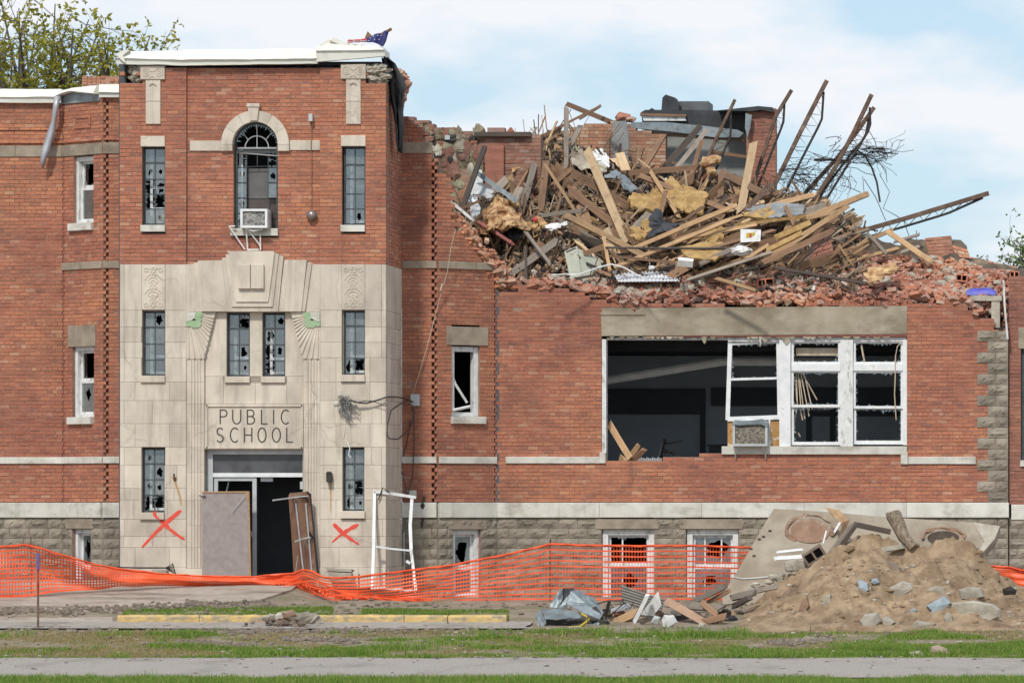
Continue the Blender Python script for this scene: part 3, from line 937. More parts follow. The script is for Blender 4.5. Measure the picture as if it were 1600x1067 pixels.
# backing of the stone part, with the holes left open
wl = [(222, 258, 486, 587), (536, 570, 485, 586), (221, 257, 699, 800), (535, 569, 699, 798), (353, 389, 488, 588), (409, 444.5, 488, 588), (320, 472.5, 703, 930)]
bx = sorted(set([187.5, 602.5] + [w[0] for w in wl] + [w[1] for w in wl])); by = sorted(set([413, 930] + [w[2] for w in wl] + [w[3] for w in wl]))
for i in range(len(bx) - 1):
    run = None
    for j in range(len(by) - 1):
        cx, cy = (bx[i] + bx[i + 1]) / 2, (by[j] + by[j + 1]) / 2
        hole = any(w[0] < cx < w[1] and w[2] < cy < w[3] for w in wl)
        if hole:
            if run: TW.pbox(core, bx[i], run[0], bx[i + 1], run[1], -.38, -0.085)
            run = None
        else:
            run = (run[0], by[j + 1]) if run else (by[j], by[j + 1])
    if run: TW.pbox(core, bx[i], run[0], bx[i + 1], run[1], -.38, -0.085)
TS.box(core, 0.38, YB, VG, v413, -.38, -.05)
core.build('stone_core', M['limestone_dark'], SCH)

# entrance centrepiece: stepped keystone, tablets, niche and bracket fans
cp = stone('keystone_block', LS, TW, pts=[(291, 413), (302, 413), (303, 411), (309, 410), (318, 487), (478, 487), (483, 410), (488, 411), (489, 413), (500, 413), (500, 487.3), (291, 487.3)], n0=-.1, n1=0.0)
stone('keystone_block', LS, TW, pts=[(303, 411.5), (309.8, 410), (322, 486.8), (315, 486.8)], n0=-.05, n1=0.035)
stone('keystone_block', LS, TW, pts=[(487.5, 411.5), (481, 409.5), (471, 486.8), (477, 486.8)], n0=-.05, n1=0.035)
stone('keystone_block', LS, TW, pts=[(310, 407.5), (347.5, 407), (356.5, 486.8), (319, 486.8)], n0=-.05, n1=0.06)
stone('keystone_block', LS, TW, pts=[(445, 406.3), (480, 406.3), (471.5, 486.8), (436, 486.8)], n0=-.05, n1=0.06)
stone('keystone_block', LS, TW, pts=[(347.8, 404), (356, 402), (436, 398), (444, 402), (435.6, 487), (357, 487)], n0=-.05, n1=0.085)
stone('keystone_block', LS, TW, pts=[(354.5, 398), (362, 396.5), (430, 396.5), (437, 397), (427.5, 479.5), (364, 479.5)], n0=-.05, n1=0.115)
stone('keystone_block', LS, TW, pts=[(356, 393), (430, 393), (431, 397), (421, 472), (371, 472), (360.5, 397)], n0=-.05, n1=0.145)
tb = stone('tablet', LS, TW, rect=(375, 414, 394, 452), n0=-.05, n1=0.215); stone('tablet', LS, TW, rect=(395, 414, 415, 452), n0=-.05, n1=0.215)
stone('keystone_tip', SILL, TW, rect=(389, 389.5, 406, 393), n0=-.05, n1=0.15)
# niche between the brackets, set back
for (a, b, c, d) in ((319, 353, 488, 588), (389, 409, 488, 588), (444.5, 474, 488, 588), (319, 348, 588, 631), (348, 398, 598.2, 631), (398, 447, 598.2, 631), (447, 474, 588, 631)):
    stone('stone_block', LS, TW, rect=(a + .15, c + .15, b - .15, d - .15), n0=-.38, n1=-0.072, ch=0.005)
stone('sill', LS, TW, rect=(350.5, 588, 389.5, 598), n0=-.3, n1=-0.02); stone('sill', LS, TW, rect=(407, 588, 445, 598), n0=-.3, n1=-0.02)
for sgn in (0, 1):
    mir = (lambda x: x) if sgn == 0 else (lambda x: 791.3 - x)
    fan = stone('bracket', LS, TW, pts=[(mir(x), y) for x, y in ((291.2, 487.6), (337, 487.6), (318.5, 561), (291.2, 561))], n0=-.1, n1=0.0)
    fl = MB()
    for t in np.linspace(0.14, 1.0, 12):
        # flutes spread from the flower corner
        ang = math.radians(-2 + 90 * t)
        x0_, y0_ = 293 + 17 * math.cos(ang), 489 + 17 * math.sin(ang)
        ln = 200
        x1_, y1_ = x0_ + ln * math.cos(ang), y0_ + ln * math.sin(ang)
        # clip to the bracket outline
        best = 1.0
        for s in np.linspace(0, 1, 200):
            xx, yy = x0_ + (x1_ - x0_) * s, y0_ + (y1_ - y0_) * s
            if yy > 560 or xx > 337 - (yy - 487.6) * (18.5 / 73.4) - .5:
                best = s; break
        x1_, y1_ = x0_ + (x1_ - x0_) * best, y0_ + (y1_ - y0_) * best
        fl.tube([TW.px(mir(x0_), y0_, 0.0), TW.px(mir(x1_), y1_, 0.008)], 0.012, 5, r1=0.022)
    fl.build('flute', LS, fan)
    lf = MB()
    for (ax, ay, ar) in ((303, 494, 9), (298, 503, 9), (310, 491, 7), (306, 506, 8), (301, 498, 8.4), (307, 499, 7.5)):
        TW.ppoly(lf, [(mir(ax + ar * (1 + .18 * math.cos(3 * t)) * math.cos(t)), min(514, max(488, ay + ar * .9 * (1 + .18 * math.sin(3 * t)) * math.sin(t)))) for t in np.linspace(0, 2 * math.pi, 14)[:-1]], 0.0, 0.022 + ar * .0006)
    lf.build('carved_leaf', M['leaf_paint'], fan)
    wf = MB()
    TW.ppoly(wf, [(mir(x), y) for x, y in ((291.5, 488), (306, 488), (304.5, 497), (299, 501), (291.5, 503))], 0.0, 0.036)
    wf.build('carved_flower', SILL, fan)
    # fluted pilaster below the bracket
    x0_, x1_ = (291.2, 319) if sgn == 0 else (474, 500)
    yy = [561.5, 597, 631, 662, 699, 738, 781, 820, 855, 888]
    for a, b in zip(yy[:-1], yy[1:]):
        mb = MB()
        u0, v1 = TW.uv(x0_ + .15, a); u1, v0 = TW.uv(x1_ - .15, b)
        TW.chbox(mb, u0, u1, v0 + .001, v1 - .001, -.38, -0.012, .004)
        for k in range(4):
            ua = u0 + (u1 - u0) * (0.17 + 0.175 * k)
            TW.box(mb, ua, ua + (u1 - u0) * .11, v0 + .002, v1 - .002, -.03, 0.004)
        mb.build('pilaster_stone', LS, SCH)
    stone('pilaster_base', LS, TW, rect=(x0_ - .5, 888.3, x1_ + .5, 918), n0=-.38, n1=0.05)
# name panel
np_ = stone('name_panel', LS, TW, rect=(320, 631.3, 473, 702.6), n0=-.38, n1=-0.04)
mb = MB()
for (a, b, c, d) in ((322, 632.5, 472, 635), (322, 698, 472, 700.5), (319.5, 632.5, 324, 700.5), (470, 632.5, 473.3, 700.5)):
    TW.pbox(mb, a, b, c, d, -.05, -0.012)
mb.build('name_panel_border', LS, np_)
# letters
def arcpts(cx, cy, rx, ry, t0, t1, n=12):
    return [(cx + rx * math.cos(math.radians(t)), cy + ry * math.sin(math.radians(t))) for t in np.linspace(t0, t1, n)]
GL = {'P': [[(0, 1), (0, 0)], [(0, 0)] + arcpts(.36, .24, .34, .24, -90, 90) + [(0, .48)]],
      'U': [[(0, 0)] + arcpts(.42, .62, .42, .38, 180, 0) + [(.84, 0)]],
      'B': [[(0, 1), (0, 0)], [(0, 0)] + arcpts(.36, .23, .32, .23, -90, 90) + [(0, .46)], [(0, .46)] + arcpts(.36, .73, .38, .27, -90, 90) + [(0, 1)]],
      'L': [[(0, 0), (0, 1), (.62, 1)]], 'I': [[(0, 0), (0, 1)]],
      'C': [arcpts(.46, .5, .46, .5, -52, -308, 22)],
      'S': [arcpts(.34, .25, .30, .25, -30, -270, 14) + arcpts(.34, .75, .33, .25, -90, 150, 14)],
      'H': [[(0, 0), (0, 1)], [(.76, 0), (.76, 1)], [(0, .5), (.76, .5)]],
      'O': [arcpts(.42, .5, .42, .5, 0, 360, 24)]}
def letters(word, xs_, yt, h, wd=17):
    for ch, x in zip(word, xs_):
        mb = MB()
        for st in GL[ch]:
            P2 = [(x + p[0] * wd, yt + p[1] * h) for p in st]
            for (a, b) in zip(P2[:-1], P2[1:]):
                d = math.hypot(b[0] - a[0], b[1] - a[1])
                if d < 1e-6: continue
                ex, ey = (b[0] - a[0]) / d, (b[1] - a[1]) / d
                w = 0.95
                q = [(a[0] - ex * .5 - ey * w, a[1] - ey * .5 + ex * w), (b[0] + ex * .5 - ey * w, b[1] + ey * .5 + ex * w), (b[0] + ex * .5 + ey * w, b[1] + ey * .5 - ex * w), (a[0] - ex * .5 + ey * w, a[1] - ey * .5 - ex * w)]
                TW.ppoly(mb, q, -.05, -0.037 + 0.0006 * RND.random())
        mb.build('letter', M['cut_shade'], np_)  # dark proud strokes stand for the shade of engraved letters
letters('PUBLIC', [343.5, 363, 386, 408, 427, 439], 640.5, 21.5, 15)
letters('SCHOOL', [338, 359.5, 381.5, 402.5, 425, 447.5], 668.5, 22, 15)
# spray painted crosses on the stone
def spray(strokes, onsill=()):
    mb = MB()
    for (a, b, w), nz_ in [(k, 0) for k in strokes] + [(k, .0605) for k in onsill]:
        d = math.hypot(b[0] - a[0], b[1] - a[1]); n = 14
        ex, ey = (b[0] - a[0]) / d, (b[1] - a[1]) / d
        l, r_ = [], []
        for i in range(n + 1):
            t = i / n
            ww = w * .82 * (0.7 + 0.55 * RND.random()) * (0.5 if i in (0, n) else 1) * (1.35 - .7 * t)
            bx_ = 2.2 * math.sin(t * 3.1)
            cx, cy = a[0] + (b[0] - a[0]) * t - ey * bx_, a[1] + (b[1] - a[1]) * t + ex * bx_
            l.append((cx - ey * ww, cy + ex * ww)); r_.append((cx + ey * ww, cy - ex * ww))
        TW.ppoly(mb, l + r_[::-1], nz_ + 0.001, nz_ + 0.0045 + 0.002 * RND.random())
        for k in range(0 if nz_ else 60):
            t = RND.random(); o_ = RND.gauss(0, w * 1.5); rr = RND.uniform(.3, .8)
            cx, cy = a[0] + (b[0] - a[0]) * t - ey * o_, a[1] + (b[1] - a[1]) * t + ex * o_
            rr *= .6
            TW.ppoly(mb, [(cx + rr * math.cos(q), cy + rr * math.sin(q)) for q in np.linspace(0, 2 * math.pi, 6)[:-1]], 0.0, 0.004)
    return mb
spray([((250, 811), (289, 843), 2.9), ((283, 797), (222, 855), 3.0)], [((242, 799), (250, 810.5), 2.6)]).build('spray_paint_cross', M['spray'], SCH, label='thin red spray painted cross under the barred window')
spray([((521, 818), (561, 850), 3.3), ((560, 819), (519, 847), 3.0)]).build('spray_paint_cross', M['spray'], SCH, label='thick red spray painted cross beside the folding table')

# ---- bands and base on the wings
def band(fr, y0, y1, x0, x1, m, n1, name='band_course', cutx=None, jit=True):
    u0, v1 = fr.uv(x0, y0); u1 = fr.uv(x1, y0)[0]; v0 = fr.uv((x0 + x1) / 2, y1)[1]
    n = max(1, int((u1 - u0) / 1.6 + .5))
    for i in range(n):
        mb = MB()
        fr.chbox(mb, u0 + (u1 - u0) * i / n + .002, u0 + (u1 - u0) * (i + 1) / n - .002, v0, v1, -0.1, n1 + RND.uniform(-.003, .003), .008)
        mb.build(name, m, SCH)
def vband(fr, va, vb, u0, u1, m, n1, name='band_course', ln=1.6):
    n = max(1, int((u1 - u0) / ln + .5))
    for i in range(n):
        mb = MB()
        fr.chbox(mb, u0 + (u1 - u0) * i / n + .002, u0 + (u1 - u0) * (i + 1) / n - .002, va, vb, -0.1, n1 + RND.uniform(-.003, .003), .008)
        mb.build(name, m, SCH)
va, vb = zt(724.5, YW), zt(714, YW)
vb0, vb1 = zt(808.5, YW), zt(785, YW)
for fr, m0, e0, e1 in ((MNL, SILL, 0, 0), (CTL, SILL, .015, .015), (LKL, SILL, 0, 0), (LKR, SILL, 0, 0.02), (CTR, SILL, .02, .015)):
    vband(fr, va, vb, e0, fr.L - e1, m0, 0.035)
    vband(fr, vb0, vb1, e0, fr.L - e1, SILL, 0.06, 'base_course', 1.9)
vband(MNR, vb0, vb1, 0.0, MNR.L + .02, SILL, 0.06, 'base_course', 2.1)
vband(RCS, zt(812, YW), zt(788, YW), 0.05, RCS.L, SILL, 0.05, 'base_course', 1.9)
band(MNR, 713.5, 724, 790, 946, SILL, 0.035); band(MNR, 713.5, 725, 1419, 1525, SILL, 0.035)
stone('sill_end', SILL, MNR, rect=(937, 707, 946.5, 723.8), n0=-.3, n1=0.045); stone('sill_end', SILL, MNR, rect=(1407.5, 706, 1418.6, 725.4), n0=-.2, n1=0.045)
vc0, vc1 = zt(419.5, YB), zt(408, YB)
for fr, e0, e1 in ((CTL, .012, .012), (LKL, 0, 0), (LKR, 0, .02)):
    vband(fr, vc0, vc1, e0, fr.L - e1, DS, 0.035, ln=.85)
uc = CTR.uv(743, 410)[0]
vband(CTR, vc0, vc1, 0.02, uc, DS, 0.035, ln=.7); vband(CTR, vc0, vc1, uc + .005, CTR.L - .06, DS, 0.05, ln=.6)
# high string courses left of the tower
for fr, e0, e1 in ((MNL, 0, 0), (CTL, .012, .012), (LKL, 0, 0)):
    vband(fr, zt(245.5, YW), zt(228, YW), e0, fr.L - e1, DS, 0.02, ln=.9)
    vband(fr, zt(224.5, YW), zt(221.5, YW), e0, fr.L - e1, M['brick'], 0.045, 'string_course', .215)
vband(MNL, zt(204, YW), zt(201, YW), 0, MNL.L, M['brick'], 0.035, 'string_course', .215)
vband(LKR, zt(240, YB), zt(222.5, YB), 0, LKR.uv(675, 230)[0], DS, 0.02, ln=.4)
for (a, b, c, d) in ((116, 181, 142, 184), (116, 196.5, 142, 199.5), (116, 184, 118.5, 196.5), (139.5, 184, 142, 196.5)):
    mb = MB(); CTL.pbox(mb, a, b, c, d, -.05, .02); mb.build('brick_frame', M['brick'], SCH)
# lintels / sills on the canted walls
stone('lintel', DS, CTL, rect=(107, 509, 149.5, 541), n1=0.02); stone('sill', SILL, CTL, rect=(108, 652, 145, 662.5), n1=0.07)
stone('sill', SILL, CTL, rect=(109.5, 350, 145.5, 359.5), n1=0.07)
stone('lintel', DS, CTR, rect=(697.5, 510, 762.5, 540.5), n1=0.02); stone('sill', SILL, CTR, rect=(704, 650.5, 757.5, 662.5), n1=0.07)
# lintel beam over the classroom opening
mb = MB()
MNR.ppoly(mb, [(939, 492), (1008, 492), (1009, 481), (1417.5, 478), (1417.5, 522), (940, 525)], -.34, 0.015)
MNR.pbox(mb, 938, 478, 1010, 493, -.34, -.012)
bmx = mb.build('lintel_beam', M['concrete'], SCH)
mb = MB(); MNR.pbox(mb, 1010, 522.3, 1417, 526.3, -.30, 0.005); mb.build('lintel_angle', simple('red_lead_steel', (0.18, .06, .045), (.26, .09, .07), 6, .8), bmx)
mb = MB(); MNR.pbox(mb, 938.5, 488.5, 1008, 492, -.2, 0.035); mb.build('lintel_lip', M['concrete'], bmx)
# rowlock bricks standing on edge over the beam
for k in range(27):
    x = 1259 + k * 5.85
    mb = MB(); MNR.pbox(mb, x + .35, 469.5 + RND.uniform(-.6, .6), x + 5.5, 477.6, -.2, .004 + RND.uniform(-.006, .012)); mb.build('brick', M['brick'], bmx)
# plaster crumbs hanging from the head of the opening
mb = MB()
for k in range(46):
    x = RND.uniform(945, 1412); w = RND.uniform(3, 14); h = RND.uniform(1.5, 4.5)
    if k < 6: x, w, h = [(1100, 9, 11), (1195, 13, 9), (1188, 4, 15), (1228, 16, 13), (1262, 9, 4), (1370, 12, 4)][k]
    MNR.ppoly(mb, [(x - w / 2, 526), (x + w / 2, 526), (x + w * .35, 526.4 + h * .6), (x + w * .05, 526.4 + h), (x - w * .3, 526.4 + h * .5)], -RND.uniform(.03, .2), 0.012 * RND.random())
mb.build('hanging_plaster', M['plaster'], bmx, kind='stuff')

# ---- rock faced foundation, block by block
ROCKV = []
for k in range(7):
    nu, nv = 9, 6
    pts = []
    for j in range(nv):
        for i in range(nu):
            u, v = i / (nu - 1) - .5, j / (nv - 1)
            e = min(i, nu - 1 - i, 2) / 2 * min(j, nv - 1 - j, 2) / 2
            d = 0.006 + e * (0.028 + 0.034 * vn((u * 3, v * 2, k * 3.3), 1.6) + 0.016 * vn((u * 9, v * 5, k), 1.7))
            pts.append((u, -d, v))
    mb = MB(); mb.grid(pts, nu, nv)
    mb.hexa([(-.5, 0, 0), (.5, 0, 0), (.5, 0, 1), (-.5, 0, 1), (-.5, .1, 0), (.5, .1, 0), (.5, .1, 1), (-.5, .1, 1)])
    me = bpy.data.meshes.new('foundation_stone'); me.from_pydata(mb.v, [], mb.f); me.materials.append(M['rock']); ROCKV.append(me)
def rock(fr, u0, u1, v0, v1, name='foundation_stone', n=0.0):
    o = bpy.data.objects.new(name, RND.choice(ROCKV))
    o.scale = (u1 - u0 - .008, 1, v1 - v0 - .008)
    o.rotation_euler = (0, 0, fr.ang)
    link(o, fr.P((u0 + u1) / 2, v0 + .004, n), SCH)
FC = MB()
def foundation(fr, u0, u1, wins, ln=.40):
    v = vb0 - .003
    hc = 0.2045
    r = 0
    while v > VG:
        a, b = v - hc, v
        iv = [(u0, u1)]
        for w in wins:
            if a < w[3] - .05 and b > w[2] + .05: iv = cut(iv, w[0], w[1])
        for p, q in iv:
            FC_ = fr.box(FC, p, q, a, b, -.36, -.006)
            t = p if p != u0 else p - (r % 2) * ln * .5
            while t < q - .01:
                e = t + ln * RND.uniform(.9, 1.1)
                if q - e < .12: e = q
                if a > zg(0, 2.8) - .25: rock(fr, max(t, p), min(e, q), a, b)
                t = e
        v -= hc; r += 1
wb = [op(MNR, 940, 810, 1022, 945), op(MNR, 1072, 810, 1154, 945)]
foundation(MNR, 0, MNR.L, wb)
wCR = op(CTR, 708, 827, 750.5, 940); foundation(CTR, 0, CTR.L, [wCR])
foundation(LKR, 0, LKR.L, [])
wCL = op(CTL, 113, 809, 142, 940); foundation(CTL, 0, CTL.L, [wCL])
foundation(LKL, 0, LKL.L, []); foundation(MNL, MNL.uv(-60, 800)[0], MNL.L, [])
foundation(RCS, 0, RCS.L, [])
FC.build('foundation_core', M['mortar'], SCH, kind='stuff')
stone('lintel', DS, MNR, rect=(930, 810.5, 1030, 826.5), n0=-.3, n1=0.03); stone('lintel', DS, MNR, rect=(1061.5, 810.5, 1161, 826.5), n0=-.3, n1=0.03)
stone('lintel', DS, CTR, rect=(700, 811, 760, 827), n0=-.2, n1=0.03); stone('lintel', DS, CTL, rect=(104, 809, 147, 826), n0=-.2, n1=0.03)
# quoins at the outer corner
vq = zt(785, YW); k = 0
while vq < zt(530, YW):
    h = 0.2155
    if k % 2 == 1:
        m_ = MNR.uv(1556, 0)[0]
        rock(MNR, MNR.uv(1526.5, 0)[0], m_, vq, vq + h, 'quoin', 0.008); rock(MNR, m_, MNR.L + .005, vq, vq + h, 'quoin', 0.008)
    else:
        rock(MNR, MNR.uv(1543, 0)[0], MNR.L + .005, vq, vq + h, 'quoin', 0.008)
    vq += h; k += 1
LATER = []
# ================================================================== WINDOWS
def blob_hole(cx, cy, rx, ry, k=13, seed=0):
    r = random.Random(seed)
    return [(cx + rx * (0.55 + 0.75 * r.random()) * math.cos(t), cy + ry * (0.55 + 0.75 * r.random()) * math.sin(t)) for t in np.linspace(0, 2 * math.pi, k)[:-1]]
def pane(fr, u0, u1, v0, v1, n, parent, mode, seed):
    """mode: 0 whole, 1 holed, 2 only shards on the edge, 3 gone"""
    if mode == 3: return
    r = random.Random(seed)
    mb = MB()
    tl = r.uniform(-.006, .006)
    if mode == 0:
        mb.add([fr.P(u0, v0, n), fr.P(u1, v0, n + tl), fr.P(u1, v1, n + tl * .5), fr.P(u0, v1, n)], [(0, 1, 2, 3)])
    elif mode == 1:
        K = 16
        f = r.uniform(.16, .40)
        h = blob_hole(u0 + (u1 - u0) * r.uniform(.4, .6), v0 + (v1 - v0) * r.uniform(.4, .6), (u1 - u0) * f, (v1 - v0) * f, K + 1, seed)
        per = []
        cx, cy = (u0 + u1) / 2, (v0 + v1) / 2
        for t in np.linspace(0, 2 * math.pi, K + 1)[:-1]:
            c, s = math.cos(t), math.sin(t)
            q = 1 / max(abs(c), abs(s))
            per.append((cx + (u1 - u0) / 2 * c * q, cy + (v1 - v0) / 2 * s * q))
        mb.add([fr.P(a, b, n) for a, b in per] + [fr.P(a, b, n) for a, b in h], [(i, (i + 1) % K, K + (i + 1) % K, K + i) for i in range(K)])
    else:
        for side in range(4):
            m = 11
            for i in range(m):
                if r.random() < .35: continue
                d = r.uniform(.015, .075) * (2.2 if r.random() < .08 else 1) * (1.5 if u1 - u0 < .4 else 1) * max(.5, min(1, min(u1 - u0, v1 - v0)))
                a, b, c = i / m, (i + 1) / m, (i + r.random()) / m
                f = {0: lambda t, e: (u0 + (u1 - u0) * t, v0 + e), 1: lambda t, e: (u0 + (u1 - u0) * t, v1 - e), 2: lambda t, e: (u0 + e, v0 + (v1 - v0) * t), 3: lambda t, e: (u1 - e, v0 + (v1 - v0) * t)}[side]
                mb.add([fr.P(*f(a, 0), n), fr.P(*f(b, 0), n), fr.P(*f(c, d), n)], [(0, 1, 2)])
    mb.build('pane' if mode < 2 else 'glass_shards', M['glass'], parent, **({} if mode < 2 else {'kind': 'stuff'}))

def steel_window(fr, x0, y0, x1, y1, rows, modes, n=-0.15, inner=None, cols=2, label=None):
    """steel casement; rows: heights of the bars (photo y); modes: state of each pane, row by row"""
    u0, v1 = fr.uv(x0, y0); u1, v0 = fr.uv(x1, y1)
    mb = MB()
    t = .035
    fr.box(mb, u0, u0 + t, v0, v1, n - .03, n + .02); fr.box(mb, u1 - t, u1, v0, v1, n - .03, n + .02)
    fr.box(mb, u0 + t, u1 - t, v0, v0 + t, n - .03, n + .018); fr.box(mb, u0 + t, u1 - t, v1 - t, v1, n - .03, n + .018)
    w = mb.build('window', M['steel_frame'], SCH, label=label)
    vr = [v1 - t] + [fr.uv(x0, y)[1] for y in rows] + [v0 + t]
    uc = [u0 + t + (u1 - u0 - 2 * t) * i / cols for i in range(cols + 1)]
    for k, y in enumerate(vr[1:-1]):
        b = MB(); h = .016 if k == 0 else .009
        fr.box(b, u0 + t, u1 - t, y - h, y + h, n - .02, n + .012); b.build('glazing_bar', M['steel_frame'], w)
    for c in uc[1:-1]:
        b = MB(); fr.box(b, c - .008, c + .008, v0 + t, v1 - t, n - .018, n + .009); b.build('glazing_bar', M['steel_frame'], w)
    i = 0
    for r in range(len(vr) - 1):
        for c in range(cols):
            md = modes[i % len(modes)]; i += 1
            pane(fr, uc[c] + .004, uc[c + 1] - .004, vr[r + 1] + .006, vr[r] - .006, n - .004, w, md, int(x0 * 7 + y0 * 3 + i))
    if inner is not None:      # white wooden sash a hand behind
        b = MB(); q = n - .14; s = .05
        a0 = u0 + (u1 - u0) * .22
        fr.box(b, a0, a0 + s, v0 + .02, v1 - .02, q - .03, q); fr.box(b, u1 - s * .6, u1 + .01, v0 + .02, v1 - .02, q - .03, q)
        for yy in inner:
            vv = fr.uv(x0, yy)[1]; fr.box(b, a0 + s, u1 - s * .6, vv - .025, vv + .025, q - .03, q + .004)
        b.build('inner_sash', M['white'], w)
    # plastered reveal
    b = MB()
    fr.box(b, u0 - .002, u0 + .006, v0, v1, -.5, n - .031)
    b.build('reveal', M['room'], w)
    return w
steel_window(TW, 222, 229.5, 258, 352, [254, 279.5, 303, 326], [0, 0, 1, 1, 2, 1, 2, 2, 0, 1], inner=[292, 325], label='barred tower window with debris showing behind its lower panes')
steel_window(TW, 535.5, 229, 570.5, 352, [257, 279, 302.5, 326], [0, 0, 0, 0, 0, 0, 0, 0, 0, 1], inner=[290, 345])
steel_window(TW, 222, 485.5, 258, 587, [511, 537, 562], [0, 1, 0, 0, 0, 0, 0, 0], inner=[556, 582])
steel_window(TW, 535.5, 485, 570.5, 586, [509, 534, 559.5], [0, 0, 0, 0, 0, 0, 1, 2], inner=[556, 580])
steel_window(TW, 353, 488.5, 389, 588, [513, 538, 563], [0, 2, 0, 0, 0, 1, 0, 1], inner=[495, 558, 583], n=-.2)
steel_window(TW, 409, 488.5, 444.5, 587.5, [513, 538, 563], [0, 1, 1, 0, 2, 1, 2, 0], inner=[560, 582], n=-.2)
steel_window(TW, 221, 699.5, 257.5, 800, [724.5, 749, 773], [1, 0, 0, 1, 1, 1, 2, 2], inner=[795])
steel_window(TW, 535, 699, 569.5, 798, [724.5, 749, 774], [0, 0, 0, 0, 1, 2, 1, 1], inner=[775, 794])

# crumpled ceiling showing behind the barred window
b = MB(); gp = []
for j in range(8):
    for i in range(12):
        q = TW.px(224 + 32 * i / 11, 351 - (30 - 12 * abs(i / 11 - .35)) * j / 7, -.42 - .05 * j); gp.append(q + Vector((vn(q, 9, 1), 1.5 * vn(q, 8, 4), vn(q, 9, 7))) * .07)
b.grid(gp, 12, 8); b.build('fallen_ceiling', M['plaster'], SCH)
# tall arched window
n = -.20
u0, u1 = TW.uv(365, 0)[0], TW.uv(432.5, 0)[0]
v0, vs, vt = TW.uv(0, 357)[1], TW.uv(0, 231)[1], TW.uv(0, 237)[1]
mb = MB(); t = .04
TW.box(mb, u0, u0 + t, v0, cv, n - .03, n + .02); TW.box(mb, u1 - t, u1, v0, cv, n - .03, n + .02)
TW.box(mb, u0 + t, u1 - t, vt - .02, vt + .03, n - .04, n + .03)
for k in range(16):
    a, b = math.pi * k / 16, math.pi * (k + 1) / 16
    q = [TW.P(cu + r * math.cos(x), cv + r * math.sin(x), n + .02) for r, x in ((rI, a), (rI, b), (rI - t, b), (rI - t, a))]
    mb.prism(q, (0, .05, 0))
aw = mb.build('arched_window', M['steel_frame'], SCH, label='tall arched window with broken panes and a window air conditioner')
def rbar(pts, r=.010, m=None, name='glazing_bar', par=None):
    b = MB(); b.tube(pts, r, 4); return b.build(name, m or M['alu'], par or aw)
rbar([TW.P(cu - rI + .03, vs, n), TW.P(cu + rI - .03, vs, n)], .022)
rbar([TW.P(cu, vs, n), TW.P(cu, cv + rI - .03, n)])
rbar([TW.P(cu + rI * .52 * math.cos(x), cv - .05 + rI * .52 * math.sin(x), n) for x in np.linspace(0, math.pi, 14)], .012)
for x in (42, 138):
    rbar([TW.P(cu + rI * .52 * math.cos(math.radians(x)), cv - .05 + rI * .52 * math.sin(math.radians(x)), n), TW.P(cu + rI * .94 * math.cos(math.radians(x)), cv + rI * .94 * math.sin(math.radians(x)), n)])
for x in (382.5, 399, 416):
    rbar([TW.px(x, 238, n), TW.px(x, 260 if x == 399 else 330, n)], .009, M['steel_frame'])
for y in (261, 285, 308.5, 333):
    rbar([TW.px(366, y, n), TW.px(382, y, n)], .009, M['steel_frame']); rbar([TW.px(416, y, n), TW.px(432, y, n)], .009, M['steel_frame'])
rbar([TW.px(382, 260, n), TW.px(416, 259, n)], .010, M['steel_frame'])
rbar([TW.px(372, 238, n + .02), TW.px(432, 243, n + .03)], .012)
for i, (a, b, c, d, m_) in enumerate(((366, 238, 382, 260, 2), (366, 262, 382, 284, 1), (366, 286, 382, 308, 0), (366, 310, 382, 332, 1), (366, 334, 382, 356, 1),
                                      (417, 238, 432, 260, 2), (417, 262, 432, 284, 1), (417, 286, 432, 308, 0), (382, 238, 398, 259, 3))):
    p0, q1 = TW.uv(a, b); p1, q0 = TW.uv(c, d)
    pane(TW, p0, p1, q0, q1, n - .005, aw, m_, 400 + i)
# shards in the fan
b = MB()
for k in range(22):
    x = math.radians(8 + k * 7.6); w = math.radians(3.6)
    d = RND.uniform(.03, .13)
    b.add([TW.P(cu + (rI - .03) * math.cos(x - w), cv + (rI - .03) * math.sin(x - w), n), TW.P(cu + (rI - .03) * math.cos(x + w), cv + (rI - .03) * math.sin(x + w), n), TW.P(cu + (rI - .03 - d) * math.cos(x), cv + (rI - .03 - d) * math.sin(x), n)], [(0, 1, 2)])
b.build('glass_shards', M['glass'], aw, kind='stuff')
for (a, bb, c, d, m_) in ((383, 262, 416, 309, simple('brown_grey_board', (.10, .095, .092), (.14, .135, .13), 3, .8)), (383, 310, 432, 357, simple('dark_brown_board', (.055, .042, .036), (.085, .066, .058), 3, .8))):
    b = MB(); TW.pbox(b, a, bb, c, d, n - .12, n - .09); b.build('blocking_board', m_, aw)
b = MB(); TW.pbox(b, 368, 232, 374, 356, n - .2, n - .17); b.build('inner_sash', M['white'], aw)

